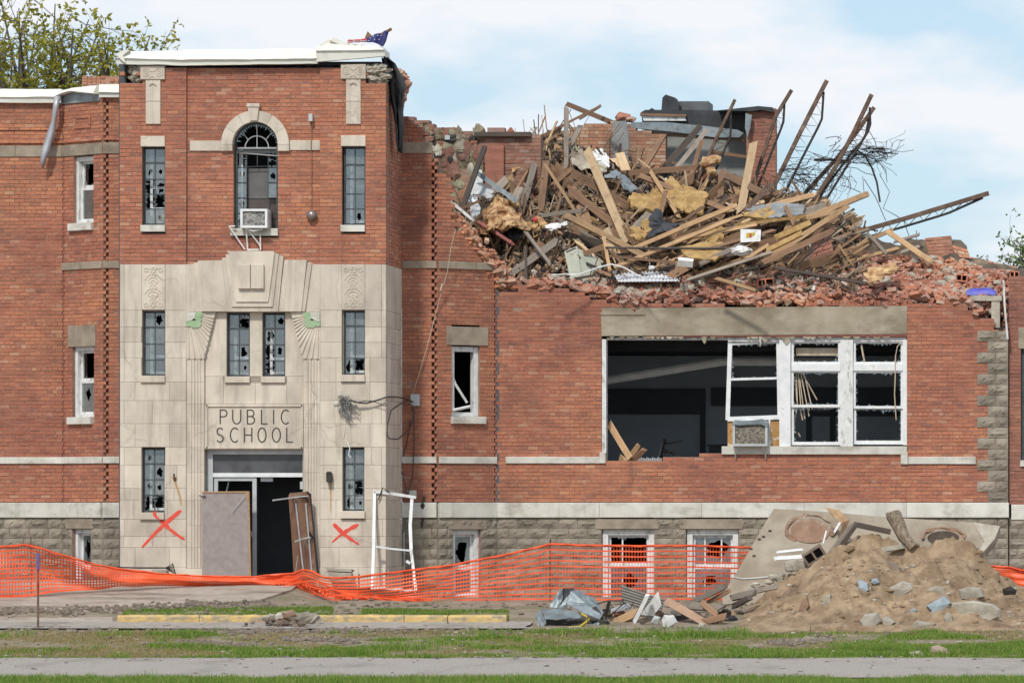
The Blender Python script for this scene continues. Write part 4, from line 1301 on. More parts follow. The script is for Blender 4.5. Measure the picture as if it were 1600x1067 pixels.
def ac_unit(fr, x0, y0, x1, y1, n0, n1, label, coil, body, cat='air conditioner', rnd=0.0):
    """window air conditioner: casing, coil, border and side louvres"""
    u0, v1 = fr.uv(x0, y0); u1, v0 = fr.uv(x1, y1)
    root = empty('air_conditioner', fr.P((u0 + u1) / 2, v0, (n0 + n1) / 2), label, cat)
    w, h = u1 - u0, v1 - v0
    b = MB()
    f = .045
    fr.box(b, u0, u0 + f, v0, v1, n0, n1); fr.box(b, u1 - f, u1, v0, v1, n0, n1)
    fr.box(b, u0 + f, u1 - f, v0, v0 + f, n0, n1 - .002); fr.box(b, u0 + f, u1 - f, v1 - f, v1, n0, n1 - .002)
    b.build('casing', body, root)
    b = MB(); g = 16
    pts = [fr.P(u0 + f + (w - 2 * f) * i / (g - 1), v0 + f + (h - 2 * f) * j / (g - 1), n1 - .035 + .012 * vn((i, j, 3), 1.3)) for j in range(g) for i in range(g)]
    b.grid(pts, g, g); b.build('coil', coil, root)
    b = MB()
    for k in range(9):
        y = v0 + h * (.15 + .08 * k)
        b.add([fr.P(u1 + .003, y, n0 + .06), fr.P(u1 + .003, y, n1 - .06), fr.P(u1 + .015, y + h * .04, n1 - .06), fr.P(u1 + .015, y + h * .04, n0 + .06)], [(0, 1, 2, 3)])
    b.build('louvre', body, root)
    return root
ac = ac_unit(TW, 378.5, 327.5, 420.5, 357, -.30, .20, 'small white air conditioner in the tall arched window', M['coil'], M['white'])
b = MB()
for pts in ([(361, 354), (369, 354)], [(359, 353.5), (383, 390)], [(386, 356), (387.5, 391)], [(387, 357), (407, 384), (407, 368)], [(407, 366), (407.5, 391)]):
    nn = [0.1 if y < 360 else 0.03 for x, y in pts]
    b.tube([TW.px(x, y, q) for (x, y), q in zip(pts, nn)], .014, 5)
b.tube([TW.px(390, 359, .14), TW.px(398, 362, .17), TW.px(412, 359, .12)], .012, 5)
b.build('mounting_bracket', M['white'], ac)

# white timber windows of the canted walls
def sash_window(fr, x0, y0, x1, y1, mid, modes, n=-.12, fw=.085, cols=1, paint='white_worn', label=None):
    u0, v1 = fr.uv(x0, y0); u1, v0 = fr.uv(x1, y1)
    mb = MB()
    fr.box(mb, u0, u0 + fw, v0, v1, n - .08, n + .05); fr.box(mb, u1 - fw, u1, v0, v1, n - .08, n + .05)
    fr.box(mb, u0 + fw, u1 - fw, v1 - fw, v1, n - .08, n + .045); fr.box(mb, u0 + fw, u1 - fw, v0, v0 + fw * .8, n - .08, n + .06)
    w = mb.build('window', M[paint], SCH, label=label)
    s = .05
    vm = fr.uv(x0, mid)[1]
    for i, (a, b) in enumerate(((v0 + fw * .8, vm), (vm, v1 - fw))):
        q = n - .01 - .035 * i
        sb = MB()
        fr.box(sb, u0 + fw, u0 + fw + s, a, b, q - .03, q); fr.box(sb, u1 - fw - s, u1 - fw, a, b, q - .03, q)
        fr.box(sb, u0 + fw + s, u1 - fw - s, a, a + s, q - .03, q - .002); fr.box(sb, u0 + fw + s, u1 - fw - s, b - s, b, q - .03, q - .002)
        if modes[i] is not None:
            sb.build('sash', M[paint], w)
            pane(fr, u0 + fw + s, u1 - fw - s, a + s, b - s, q - .015, w, modes[i], int(x0 * 3 + i + y0))
    return w
sash_window(CTL, 115, 246, 146, 350, 294, [0, 2], label='narrow white sash window with its upper pane smashed')
sash_window(CTL, 113, 541.5, 147, 652, 595, [1, 2])
w = sash_window(CTR, 706, 541, 750, 650.5, 600, [None, None], fw=.10, label='white window with both sashes fallen in')
b = MB()
b.tube([CTR.px(713, 596, -.1), CTR.px(732, 629, -.06)], .028, 5); b.tube([CTR.px(708, 641, -.02), CTR.px(736, 635, -.05)], .032, 5); b.tube([CTR.px(713, 588, -.12), CTR.px(716, 598, -.1)], .012, 5)
b.build('fallen_sash_rail', M['white_worn'], w)
# basement windows
sash_window(MNR, 941, 827, 1021.5, 945, 883, [1, 2], fw=.11)
sash_window(MNR, 1073, 827, 1153, 945, 885, [1, 1], fw=.11)
sash_window(CTR, 708, 827.5, 750.5, 935, 886, [0, 1], fw=.09)
sash_window(CTL, 113.5, 826.5, 142, 930, 885, [0, 1], fw=.08, label='grimy basement window behind the orange netting')
b = MB()
for x in (1099, 1125): MNR.pbox(b, x, 838, x + 2.4, 945, -.19, -.165)
for x in (970,): MNR.pbox(b, x, 838, x + 2.4, 945, -.19, -.165)
b.build('storm_window_bar', M['white_worn'], SCH)

# ---- classroom window wall: white mullions and sashes, mostly without glass
CW = MB
def wbox(x0, y0, x1, y1, n0, n1, name, m='white', par=None, **kw):
    b = MB(); MNR.pbox(b, x0, y0, x1, y1, n0, n1); return b.build(name, M[m], par or SCH, **kw)
big = wbox(1217.5, 531, 1235, 698, -.28, -.02, 'window', 'white', label='broad white mullioned classroom window with most of its glass gone')
wbox(1313, 531, 1332.5, 699, -.28, -.015, 'mullion', 'white_worn', big); wbox(1410.5, 531, 1417.5, 695, -.28, -.01, 'jamb', 'white', big)
wbox(1137, 527, 1416, 533.5, -.28, -.06, 'head', 'white_worn', big); wbox(940.5, 530, 947, 707, -.28, -.01, 'jamb', 'white_worn', big)
wbox(947, 527, 1137, 531, -.28, -.1, 'head', 'white_worn', big)
wbox(1236, 568.5, 1312.5, 579.5, -.22, -.05, 'transom', 'white', big); wbox(1333, 568.5, 1410, 579, -.22, -.05, 'transom', 'white', big)
def sash(x0, y0, x1, y1, w, n, par, bottom=None):
    b = MB()
    MNR.pbox(b, x0, y0, x0 + w, y1, n - .04, n); MNR.pbox(b, x1 - w, y0, x1, y1, n - .04, n)
    MNR.pbox(b, x0 + w, y0, x1 - w, y0 + w * .8, n - .04, n - .003); MNR.pbox(b, x0 + w, y1 - (bottom or w), x1 - w, y1, n - .04, n - .003)
    s = b.build('sash', M['white'], par)
    p0, q1 = MNR.uv(x0 + w, y0 + w); p1, q0 = MNR.uv(x1 - w, y1 - w)
    pane(MNR, p0, p1, q0, q1, n - .02, par, 2, int(x0 + y0))
sash(1235.5, 533, 1313, 569, 4, -.09, big); sash(1235.5, 579, 1313, 636, 4, -.08, big); sash(1235.5, 634, 1313, 695, 4, -.12, big, 5)
sash(1332.5, 533, 1411, 569, 4, -.09, big); sash(1332.5, 579, 1411, 638, 4, -.08, big); sash(1333, 636, 1411, 694, 4, -.12, big, 6)
# the loose unit that leans out of true
lean = MB()
def bar(p, q, w, n=-.1, d=.05):
    dx, dy = q[0] - p[0], q[1] - p[1]; L_ = math.hypot(dx, dy); ex, ey = -dy / L_ * w / 2, dx / L_ * w / 2
    MNR.ppoly(lean, [(p[0] + ex, p[1] + ey), (q[0] + ex, q[1] + ey), (q[0] - ex, q[1] - ey), (p[0] - ex, p[1] - ey)], n - d, n)
bar((1140, 534), (1136, 656), 6.5); bar((1215, 534), (1217, 655), 5.5); bar((1140, 592.5), (1216, 590.5), 3.6, -.095); bar((1136, 654.5), (1218, 651.5), 7, -.085); bar((1140, 537), (1216, 534), 4, -.105)
lean.build('leaning_sash', M['white'], big)
p0, q1 = MNR.uv(1143, 538); p1, q0 = MNR.uv(1213, 590); pane(MNR, p0, p1, q0, q1, -.12, big, 2, 77)
wbox(1128, 697, 1417, 709.5, -.30, .05, 'sill', 'sill', big)
wbox(1136, 658, 1146, 697, -.16, -.12, 'blocking_board', 'ply', big); wbox(1203, 657, 1217, 697, -.16, -.12, 'blocking_board', 'ply', big)
wbox(1200.5, 655, 1203, 697, -.15, -.08, 'post', 'white_worn', big)
ac2 = ac_unit(MNR, 1146.5, 658, 1200.5, 697, -.25, .22, 'rusting grey air conditioner set under the leaning window sash', M['coil_rusty'], M['alu'])
b = MB(); g = 9
MNR.ppoly(b, [(1145, 663), (1150, 656), (1170, 658.5), (1192, 654.5), (1201, 661), (1201.5, 668), (1190, 663), (1155, 664.5)], -.2, .235)
b.build('torn_cover', M['galv'], ac2)
b = MB(); b.tube([MNR.px(1148, 697, .2), MNR.px(1150, 708, .1), MNR.px(1149.5, 716, .04)], .014, 5); b.tube([MNR.px(1193, 697, .2), MNR.px(1196, 706, .1), MNR.px(1197, 716, .04)], .014, 5); b.build('mounting_bracket', M['alu'], ac2)
# laths, a wire and a blind hanging in the frames
b = MB()
for (p, q) in (((1243, 582), (1245, 640)), ((1246, 584), (1250, 632)), ((1250, 582), (1263, 650)), ((1253, 584), (1275, 624)), ((1256, 586), (1268, 640)), ((1241, 590), (1244, 626)), ((1248, 590), (1256, 654)), ((1243, 636), (1238, 668)), ((1249, 640), (1253, 656)), ((1238, 670), (1242, 676)), ((1246, 676), (1249, 682))):
    b.tube([MNR.px(*p, -.22), MNR.px(*q, -.16 - RND.random() * .1)], .014, 4)
o = b.build('hanging_laths', M['lath'], None, label='bundle of pale broken laths hanging inside the middle classroom window', category='laths')
b = MB(); b.tube([MNR.px(x, y, -.05) for x, y in ((1409, 534), (1402, 541), (1399, 556), (1398.5, 590), (1397.5, 616), (1399, 640), (1400, 656))], .012, 5)
b.build('hanging_cable', M['lath'], None, label='pale cable dangling across the outermost classroom window by the quoins', category='cable')
b = MB(); b.tube([MNR.px(1345, 538, -.15), MNR.px(1347, 550, -.13), MNR.px(1350, 564, -.12)], .02, 5); b.build('hanging_strip', M['lath'], None, label='short pale strip dangling in the top pane of the outermost classroom window', category='strip')
wbox(1242, 543, 1312, 555, -.30, -.27, 'blind', 'lath', big)

# ---- insides
IN = MB()
def room(x0, x1, y0, y1, z0, z1, name, m='room', back=True, th=.15, sides=(1, 1), roof=True, floor=True):
    b = MB()
    if back: b.box(x0, x1, y1, y1 + th, z0, z1)
    if sides[0]: b.box(x0 - th, x0 - .002, y0, y1 + th, z0, z1)
    if sides[1]: b.box(x1 + .002, x1 + th, y0, y1 + th, z0, z1)
    if roof: b.box(x0 - th, x1 + th, y0, y1 + th, z1 + .002, z1 + th)
    if floor: b.box(x0 - th, x1 + th, y0, y1 + th, z0 - th, z0 - .002)
    return b.build(name, M[m], SCH)
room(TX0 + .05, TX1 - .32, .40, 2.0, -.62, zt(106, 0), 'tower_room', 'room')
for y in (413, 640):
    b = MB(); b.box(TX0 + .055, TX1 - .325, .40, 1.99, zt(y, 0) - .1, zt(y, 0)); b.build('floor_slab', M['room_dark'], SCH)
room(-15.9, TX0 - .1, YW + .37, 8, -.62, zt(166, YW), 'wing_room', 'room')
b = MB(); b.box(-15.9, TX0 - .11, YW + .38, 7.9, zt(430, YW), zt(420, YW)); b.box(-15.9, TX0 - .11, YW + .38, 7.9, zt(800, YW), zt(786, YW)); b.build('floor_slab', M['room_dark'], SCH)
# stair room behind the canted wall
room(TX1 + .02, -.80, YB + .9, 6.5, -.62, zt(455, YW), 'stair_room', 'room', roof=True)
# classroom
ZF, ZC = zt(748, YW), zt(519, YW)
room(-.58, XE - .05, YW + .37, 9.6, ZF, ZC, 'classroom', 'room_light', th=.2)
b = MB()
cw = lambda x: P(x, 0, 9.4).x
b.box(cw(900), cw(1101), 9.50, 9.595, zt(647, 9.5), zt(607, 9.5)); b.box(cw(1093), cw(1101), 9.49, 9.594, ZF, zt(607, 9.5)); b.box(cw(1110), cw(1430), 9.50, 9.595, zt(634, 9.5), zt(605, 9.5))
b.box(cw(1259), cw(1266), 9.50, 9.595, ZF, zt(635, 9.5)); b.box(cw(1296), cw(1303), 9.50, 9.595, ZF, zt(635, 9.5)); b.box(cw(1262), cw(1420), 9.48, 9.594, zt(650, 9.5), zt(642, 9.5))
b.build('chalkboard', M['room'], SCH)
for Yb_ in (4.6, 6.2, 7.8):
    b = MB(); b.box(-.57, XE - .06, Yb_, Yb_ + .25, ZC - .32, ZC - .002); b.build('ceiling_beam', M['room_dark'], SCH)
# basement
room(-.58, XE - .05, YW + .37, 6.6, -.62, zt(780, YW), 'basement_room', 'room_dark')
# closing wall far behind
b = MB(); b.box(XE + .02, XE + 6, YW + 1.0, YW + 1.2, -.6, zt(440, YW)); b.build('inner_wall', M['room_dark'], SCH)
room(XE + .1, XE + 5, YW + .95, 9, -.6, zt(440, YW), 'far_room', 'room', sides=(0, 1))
b = MB(); u0, v1 = RCS.uv(1595, 545); u1, v0 = RCS.uv(1680, 719)
RCS.box(b, u0, u0 + .06, v0, v1, -.2, -.1); b.build('window', M['steel_frame'], SCH); 
b = MB(); RCS.pbox(b, 1596, 546, 1680, 719, -.17, -.15); b.build('pane', M['glass'], SCH)
stone('sill', SILL, RCS, rect=(1594, 719, 1680, 729), n1=.05); stone('lintel', DS, RCS, rect=(1591, 512, 1690, 545), n1=.015)

# things inside the classroom
b = MB(); b.tube([P(930, 597, 5.2), P(1130, 565, 5.6)], .085, 10); b.tube([P(1131, 565, 5.6), P(1330, 566, 5.7)], .085, 10)
b.build('fallen_pipe', simple('pale_pipe', (.55, .54, .50), (.66, .65, .61), 4, .7), None, label='pale pipe sagging from the dark classroom ceiling', category='pipe')
for (p, q, w) in (((948, 660), (983, 716), .13), ((975, 722), (994, 698), .10), ((984, 722), (1004, 703), .10), ((966, 714), (975, 720), .12)):
    LATER.append((MNR.px(*p, -.32), MNR.px(*q, -.18), w))
rt = empty('overturned_chair', P(1045, 716, 5), 'black chair tipped over in the dark classroom behind the broken sill', 'chair')
b = MB(); b.obox(P(1034, 702, 5), (.06, 0, .22), (0, .2, 0), (.02, 0, -.006)); b.build('seat', M['rust_dark'], rt)
for (p, q) in (((1035, 694), (1067, 689)), ((1035, 706), (1055, 706)), ((1035, 700), (1062, 715)), ((1030, 712), (1052, 717))):
    b = MB(); b.tube([P(*p, 5.0), P(*q, 4.8)], .016, 5); b.build('leg', M['rust_dark'], rt)
b = MB()
for k in range(14): b.box(P(993 + k * 2.9, 0, 3.6).x, P(994.6 + k * 2.9, 0, 3.6).x, 3.55, 3.6, zt(722, 3.5) - .02, zt(714 + (k % 3), 3.5))
b.box(P(992, 0, 3.6).x, P(1034, 0, 3.6).x, 3.6, 3.65, ZF, zt(716, 3.5)); b.build('radiator', M['alu'], None, label='low pale finned radiator just behind the broken sill', category='radiator')
b = MB(); b.box(P(1108, 0, 6).x, P(1136, 0, 6).x, 6.0, 6.5, ZF, zt(697, 6)); b.box(P(1106, 0, 6).x, P(1138, 0, 6).x, 5.95, 6.55, zt(697, 6), zt(694, 6)); b.build('cupboard', M['room_dark'], None, label='low dark cupboard standing inside the classroom beside the leaning sash', category='cupboard')

# ---- entrance
n = -.22
def tbox(x0, y0, x1, y1, n0, n1, name, m, par=None):
    b = MB(); TW.pbox(b, x0, y0, x1, y1, n0, n1); return b.build(name, M[m], par or SCH)
d = tbox(320.5, 703, 329.5, 903, n - .08, n + .02, 'entrance_frame', 'alu')
tbox(470, 703, 472.4, 903, n - .08, n + .02, 'frame_jamb', 'alu', d); tbox(329.5, 703, 470, 709.5, n - .08, n + .018, 'frame_head', 'alu', d); tbox(329.5, 738.5, 470, 745, n - .08, n + .03, 'transom', 'white', d)
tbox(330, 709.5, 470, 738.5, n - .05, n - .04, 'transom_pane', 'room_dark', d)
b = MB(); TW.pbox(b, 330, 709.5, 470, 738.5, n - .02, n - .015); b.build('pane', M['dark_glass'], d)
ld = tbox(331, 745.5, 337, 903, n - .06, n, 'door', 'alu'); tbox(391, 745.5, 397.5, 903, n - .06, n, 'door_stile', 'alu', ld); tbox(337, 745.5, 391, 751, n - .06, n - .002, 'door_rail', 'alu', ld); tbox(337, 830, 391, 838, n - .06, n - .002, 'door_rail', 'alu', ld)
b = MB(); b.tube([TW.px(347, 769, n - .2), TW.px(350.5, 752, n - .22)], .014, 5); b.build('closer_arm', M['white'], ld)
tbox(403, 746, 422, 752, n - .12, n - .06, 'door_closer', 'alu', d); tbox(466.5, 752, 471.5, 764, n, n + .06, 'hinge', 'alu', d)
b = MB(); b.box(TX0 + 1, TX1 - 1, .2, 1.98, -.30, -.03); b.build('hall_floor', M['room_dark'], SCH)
b = MB(); TW.pbox(b, 318, 903.5, 475, 912, -.4, .25); b.build('door_step', M['slab'], SCH)

# folding tables leaning in the doorway
rt = empty('folding_table', TW.px(357, 905, .2), 'grey topped folding table stood on end in front of the door', 'table')
b = MB()
TW.ppoly(b, [(319.5, 770), (391.5, 769), (394, 903), (319, 903)], .16, .20); b.build('tabletop', M['table_grey'], rt)
b = MB(); TW.ppoly(b, [(319, 767.6), (390.5, 767.2), (390.5, 769.4), (319, 770)], .15, .215); TW.ppoly(b, [(390.5, 767.2), (392.6, 767.4), (395.4, 903), (392.6, 903)], .15, .215); b.build('edge_band', WD['t'], rt)
b = MB(); TW.ppoly(b, [(386, 768), (391.5, 768), (392, 785), (388.5, 778)], .2, .222); b.build('corner_brace', WD['t'], rt)
b = MB(); b.tube([TW.px(366, 800, .23), TW.px(386, 775, .24)], .007, 5); b.build('leg', M['alu'], rt)
b = MB(); b.tube([TW.px(314, 774, .24), TW.px(325, 776, .22)], .008, 5); b.tube([TW.px(318, 777, .24), TW.px(324, 774, .22)], .008, 5); b.build('leg', M['rust_dark'], rt)
rt = empty('folding_table', TW.px(478, 903, .4), 'brown folding table stood on end with its steel legs sticking out', 'table')
fx = Frame(TW.px(452, 0, .1).x, -.62, TW.px(489, 0, .1).x, -.22)
b = MB(); oz = lambda x, y, q=0: fx.px(x, y, q)
fx.ppoly(b, [(452.5, 775), (455, 770), (480, 768), (485, 772), (497, 896), (461, 902), (458, 846)], -.045, 0); b.build('tabletop', M['table_brown'], rt)
b = MB(); fx.ppoly(b, [(480, 767.3), (485.6, 771.5), (484, 773.5), (479.5, 770)], -.05, .012); fx.ppoly(b, [(483.8, 773), (485.6, 771.5), (497.8, 896), (495.4, 896)], -.05, .012); b.build('edge_band', M['rust_dark'], rt)
for (p, q) in (((461, 786), (473, 893)), ((476.5, 786), (486, 893))):
    b = MB(); b.tube([oz(*p, .025), oz(*q, .025)], .016, 6); b.build('rail', M['alu'], rt)
for pts in ([(412, 781.5), (458, 777), (480, 775)], [(447, 845.5), (472, 841.5), (484, 839.5)]):
    b = MB(); b.tube([oz(pts[0][0], pts[0][1], .35), oz(*pts[1], .05), oz(*pts[2], .03)], .016, 6); b.build('leg', M['alu'], rt)
b = MB(); b.tube([oz(455, 783, .03), oz(459, 777, .04), oz(477, 777, .04), oz(481, 784, .03)], .016, 6); b.tube([oz(482, 832, .03), oz(488, 840, .03), oz(482, 848, .03)], .02, 6); b.build('leg_brace', M['rust_dark'], rt)
b = MB(); b.tube([oz(459, 900, .05), oz(461, 868, .1)], .006, 4); b.build('wire_strut', M['alu'], rt)

# ---- copings
def coping(fr, x0, x1, yt, ym, yb, par=None, proj=.13, depth=.45, seed=0, m='membrane', name='coping_sheet'):
    """sheet metal over a wall head: yt, ym, yb give its top, fold and lower edge (photo y) by x"""
    mb = MB(); N = max(6, int((x1 - x0) / 5))
    pts = []
    for k in range(6):
        for i in range(N):
            x = x0 + (x1 - x0) * i / (N - 1)
            u = fr.uv(x, 100)[0]
            vt_, vm_, vb_ = fr.uv(x, yt(x))[1], fr.uv(x, ym(x))[1], fr.uv(x, yb(x))[1]
            w = .012 * vn((u, seed, k), 1.8) + .006 * vn((u, seed, k), 6)
            a = [(-depth, vt_ - .12), (-depth, vt_), (proj * .55, vt_ - .012), (proj + .02, vm_), (proj - .02, vm_ - .012), (proj - .03, vb_)][k]
            pts.append(fr.P(u, a[1] + w, a[0] + w))
    mb.grid(pts, N, 6)
    mb.grid([fr.P(fr.uv(x0 + (x1 - x0) * i / (N - 1), 100)[0], fr.uv(x0, yb(x0 + (x1 - x0) * i / (N - 1)))[1], q) for q in (proj - .03, 0.0) for i in range(N)], N, 2)
    for e in (0, N - 1):
        mb.add([pts[k * N + e] for k in range(6)], [tuple(range(6))])
    return mb.build(name, M[m], par or SCH, False)
c_ = lambda v: (lambda x: v)
lin = lambda *p: (lambda x: float(np.interp(x, p[0::2], p[1::2])))
coping(TW, 185, 286.5, lin(185, 85, 195, 80, 286, 79), lin(185, 92, 195, 92, 286, 95), lin(185, 101, 286, 103.5))
coping(TW, 286, 498, lin(286, 77, 498, 76), lin(286, 95, 498, 93), lin(286, 103.5, 498, 100.5), seed=2)
coping(TW, 496, 603, lin(496, 72, 520, 69, 595, 71, 603, 80), lin(496, 81, 603, 80), lin(496, 98, 603, 89), seed=5, proj=.17)
for i, pl in enumerate(([(500, 71), (515, 61.5), (527, 61), (545, 69), (530, 71.5)], [(516, 64), (524, 60.5), (548, 69.5), (560, 71), (535, 72)], [(184, 86), (196, 79.5), (205, 80), (195, 88), (199, 100), (190, 93)])):
    b = MB(); TW.ppoly(b, pl, -.25 + .1 * i, .05 + .06 * i); b.build('bent_coping', M['membrane'], SCH)
coping(MNL, -60, 97, c_(139), c_(152.5), c_(161.5), seed=8)
coping(CTL, 95, 157, lin(95, 143, 120, 136, 157, 133), lin(95, 151, 120, 143, 157, 147), lin(95, 152, 120, 145, 157, 148), seed=9, proj=.16)
b = MB(); CTL.pbox(b, 96, 146, 157, 158, -.1, .03); b.build('coping_backing', M['galv'], SCH)
coping(LKL, 156.5, 200, c_(131.5), c_(145.5), c_(153), seed=4)
b = MB()
for k in range(9):
    for j in range(3):
        if RND.random() < .85: b.box(P(130 + k * 7, 0, 6).x, P(136 + k * 7, 0, 6).x, 6, 6.1, zt(133 - j * 5 + (k % 2), 6), zt(128.5 - j * 5 + (k % 2), 6))
b.box(P(128, 0, 6).x, P(200, 0, 6).x, 6.02, 6.4, zt(160, 6), zt(119.5, 6)); b.build('parapet_remnant', M['rubble_brick'], SCH)
# strip of flashing that hangs off the left coping
b = MB(); ln = [(93.5, 152, 10), (92, 170, 9), (88, 190, 12), (82, 212, 13), (76, 235, 13), (72, 252, 9), (70, 264, 2)]
gp = []
for i, (x, y, w) in enumerate(ln):
    for s in (-.5, 0, .5):
        gp.append(MNL.px(x + w * s * (0.6 if i == 2 else 1), y, .22 + .05 * math.sin(i * 1.7) + (.03 if s == 0 else 0)))
b.grid(gp, 3, len(ln)); o = b.build('flashing_strip', simple('grey_flashing', (.36, .37, .40), (.46, .47, .50), 3, .45, .3), None, True, label='long grey strip of flashing dangling from the white coping', category='flashing')
sm = o.modifiers.new('solid', 'SOLIDIFY'); sm.thickness = .006
# tower roof slab so no light falls in
b = MB(); b.box(TX0 + .02, TX1 - .02, .4, 2.0, zt(104, 0) - .08, zt(100, 0)); b.build('roof_slab', M['black_mem'], SCH)

def lump(mb, c, rx, ry, rz, seed, m=0, nu=9, nv=6, amp=.3, rot=0.0):
    c = Vector(c); vs = [c + Vector((0, 0, -rz))]; fs = []
    R = Matrix.Rotation(rot, 3, 'Y')
    vs = [c + R @ Vector((0, 0, -rz))]
    for j in range(1, nv):
        p = math.pi * j / nv - math.pi / 2
        for i in range(nu):
            t = 2 * math.pi * i / nu
            d = Vector((math.cos(p) * math.cos(t), math.cos(p) * math.sin(t), math.sin(p)))
            s = 1 + amp * vn(d * 1.0, 1.7, seed * 1.37) + amp * .6 * vn(d, 4.1, seed * .77)
            vs.append(c + R @ Vector((d.x * rx * s, d.y * ry * s, d.z * rz * s)))
    vs.append(c + R @ Vector((0, 0, rz)))
    for i in range(nu): fs.append((0, 1 + (i + 1) % nu, 1 + i))
    for j in range(nv - 2):
        for i in range(nu): fs.append((1 + j * nu + i, 1 + j * nu + (i + 1) % nu, 1 + (j + 1) * nu + (i + 1) % nu, 1 + (j + 1) * nu + i))
    k = len(vs) - 1
    for i in range(nu): fs.append((k, 1 + (nv - 2) * nu + i, 1 + (nv - 2) * nu + (i + 1) % nu))
    mb.add(vs, fs, m)
# broken masonry at the tower's corner
b = MB()
for k in range(34):
    x, y = RND.uniform(574, 604), RND.uniform(104, 129)
    lump(b, TW.px(x, y, RND.uniform(-.25, -.02)), RND.uniform(.06, .14), RND.uniform(.08, .12), RND.uniform(.04, .08), k, amp=.5)
for k in range(30):
    x, y = RND.uniform(203, 219), RND.uniform(103, 126)
    lump(b, TW.px(x, y, RND.uniform(-.25, -.03)), RND.uniform(.05, .1), RND.uniform(.06, .1), RND.uniform(.03, .07), k, amp=.5)
b.build('rough_masonry', M['chunk'], SCH, kind='stuff')
b = MB()
for k in range(26):
    t = k / 26
    lump(b, P(623 + 10 * math.sin(t * 3.1) + RND.uniform(-4, 4), 112 + 48 * t, 1.2 + RND.uniform(-.5, .6)), RND.uniform(.06, .12), .12, RND.uniform(.05, .09), k + 90, amp=.5)
b.build('torn_masonry', M['rubble_brick'], SCH, kind='stuff')
# black roofing felt hanging down the corner
b = MB(); gp = []
fl = [(602, 90, 12), (606, 98, 20), (612, 112, 24), (617, 125, 26), (620, 140, 24), (621, 155, 18), (622, 172, 14), (624, 195, 13), (625, 215, 11), (625, 232, 9), (624, 239, 7)]
for i, (x, y, w) in enumerate(fl):
    for j in range(7):
        s = j / 6 - .5
        gp.append(P(x + w * s + 1.2 * math.sin(i * 2.1 + j), y + 2 * math.sin(j * 2.2 + i), .25 + .16 * math.sin(j * 1.9 + i * .5) + i * .05))
b.grid(gp, 7, len(fl)); o = b.build('roofing_felt', M['black_mem'], None, True, label='black roofing felt hanging down the broken corner of the tower', category='roofing felt')
sm = o.modifiers.new('solid', 'SOLIDIFY'); sm.thickness = .02
# flag crumpled on the coping
rt = empty('flag', TW.px(575, 70, -.05), 'crumpled stars and stripes flag lying over the tower coping', 'flag')
def cloth(pl, n0, name, m, amp=.05):
    """ruffled cloth between an upper and a lower photo line"""
    b = MB(); up, dn = pl; nu = 22; gp = []
    for j in range(6):
        for i in range(nu):
            t = i / (nu - 1); s = j / 5
            a = Vector((np.interp(t, np.linspace(0, 1, len(up)), [p[0] for p in up]), np.interp(t, np.linspace(0, 1, len(up)), [p[1] for p in up])))
            c = Vector((np.interp(t, np.linspace(0, 1, len(dn)), [p[0] for p in dn]), np.interp(t, np.linspace(0, 1, len(dn)), [p[1] for p in dn])))
            q = a.lerp(c, s)
            gp.append(TW.px(q.x, q.y, n0 + amp * math.sin(t * 17 + s * 2) + .08 * s))
    b.grid(gp, nu, 6); o = b.build(name, m, rt, True); sm = o.modifiers.new('solid', 'SOLIDIFY'); sm.thickness = .01; return o
cloth(([(570, 63), (580, 57), (590, 53), (600, 50), (608, 46)], [(572, 67), (582, 67), (590, 69), (600, 75), (609, 48.5)]), .0, 'canton', M['navy'])
for k, (y0, y1) in enumerate(((62.5, 64), (64.2, 65.6), (65.8, 67))):
    cloth(([(545, y0 + 1.2), (560, y0 + .6), (575, y0 - 1)], [(545, y1 + 1.5), (560, y1 + .7), (575, y1)]), .05, 'stripe', M[('red_cloth', 'white_cloth', 'red_cloth')[k]], .03)
for (x, y) in ((580, 61), (585, 58.5), (587, 63), (592, 57), (578, 65), (594, 63), (597, 57)):
    b = MB(); b.prism([TW.px(x + (1.0 if i % 2 == 0 else .45) * math.sin(i * math.pi / 5), y - (1.0 if i % 2 == 0 else .45) * math.cos(i * math.pi / 5), .14) for i in range(10)][::-1], (0, .01, 0)); b.build('star', M['white_cloth'], rt)
b = MB(); b.tube([TW.px(596, 54, -.02), TW.px(612, 46, .04)], .03, 6); b.build('pole_end', WD['b'], rt)
b = MB(); TW.ppoly(b, [(565.5, 60.5), (571, 47.5), (580, 57)], -.3, -.25); b.build('wood_scrap', WD['b'], None, label='triangular scrap of brown wood poking up behind the flag', category='wood scrap')

# ---- fittings on the tower
b = MB(); TW.pbox(b, 483, 178.5, 489, 190, -.06, .07); jb = b.build('junction_box', M['alu'], SCH)
b = MB(); b.tube([TW.px(486, 190, .0), TW.px(486, 322, .0), TW.px(485, 330, -.02)], .008, 6); b.build('conduit', M['brick_old'], jb)
b = MB(); lump(b, TW.px(487, 337, 0.0), .105, .09, .105, 3, amp=.05, nu=14, nv=10); b.build('alarm_bell', simple('dull_brown_metal', (.17, .13, .12), (.25, .2, .19), 5, .4, .5), SCH)
b = MB(); b.box(TW.px(511.5, 0, 0).x, TW.px(519.5, 0, 0).x, -.14, -.005, zt(753, 0), zt(740, 0)); b.prism([TW.px(x, y, .15) for x, y in ((511, 740), (519.8, 740), (517.5, 736.5), (513, 736.5))], (0, .14, 0)); wl_ = b.build('wall_lamp', M['rust_dark'], SCH)
stain = simple('rust_stain', (.40, .24, .10), (.46, .31, .16), 9, .9, bmp=0)
b = MB(); TW.ppoly(b, [(515, 753), (518.6, 753), (518, 770), (517.4, 800), (516.3, 800), (516, 772)], 0, .004); b.build('rust_stain', stain, SCH)
b = MB(); b.tube([TW.px(273, 740, .08), TW.px(273, 748, .04), TW.px(273, 750, 0)], .02, 6); b.build('pipe_stub', M['rust'], SCH)
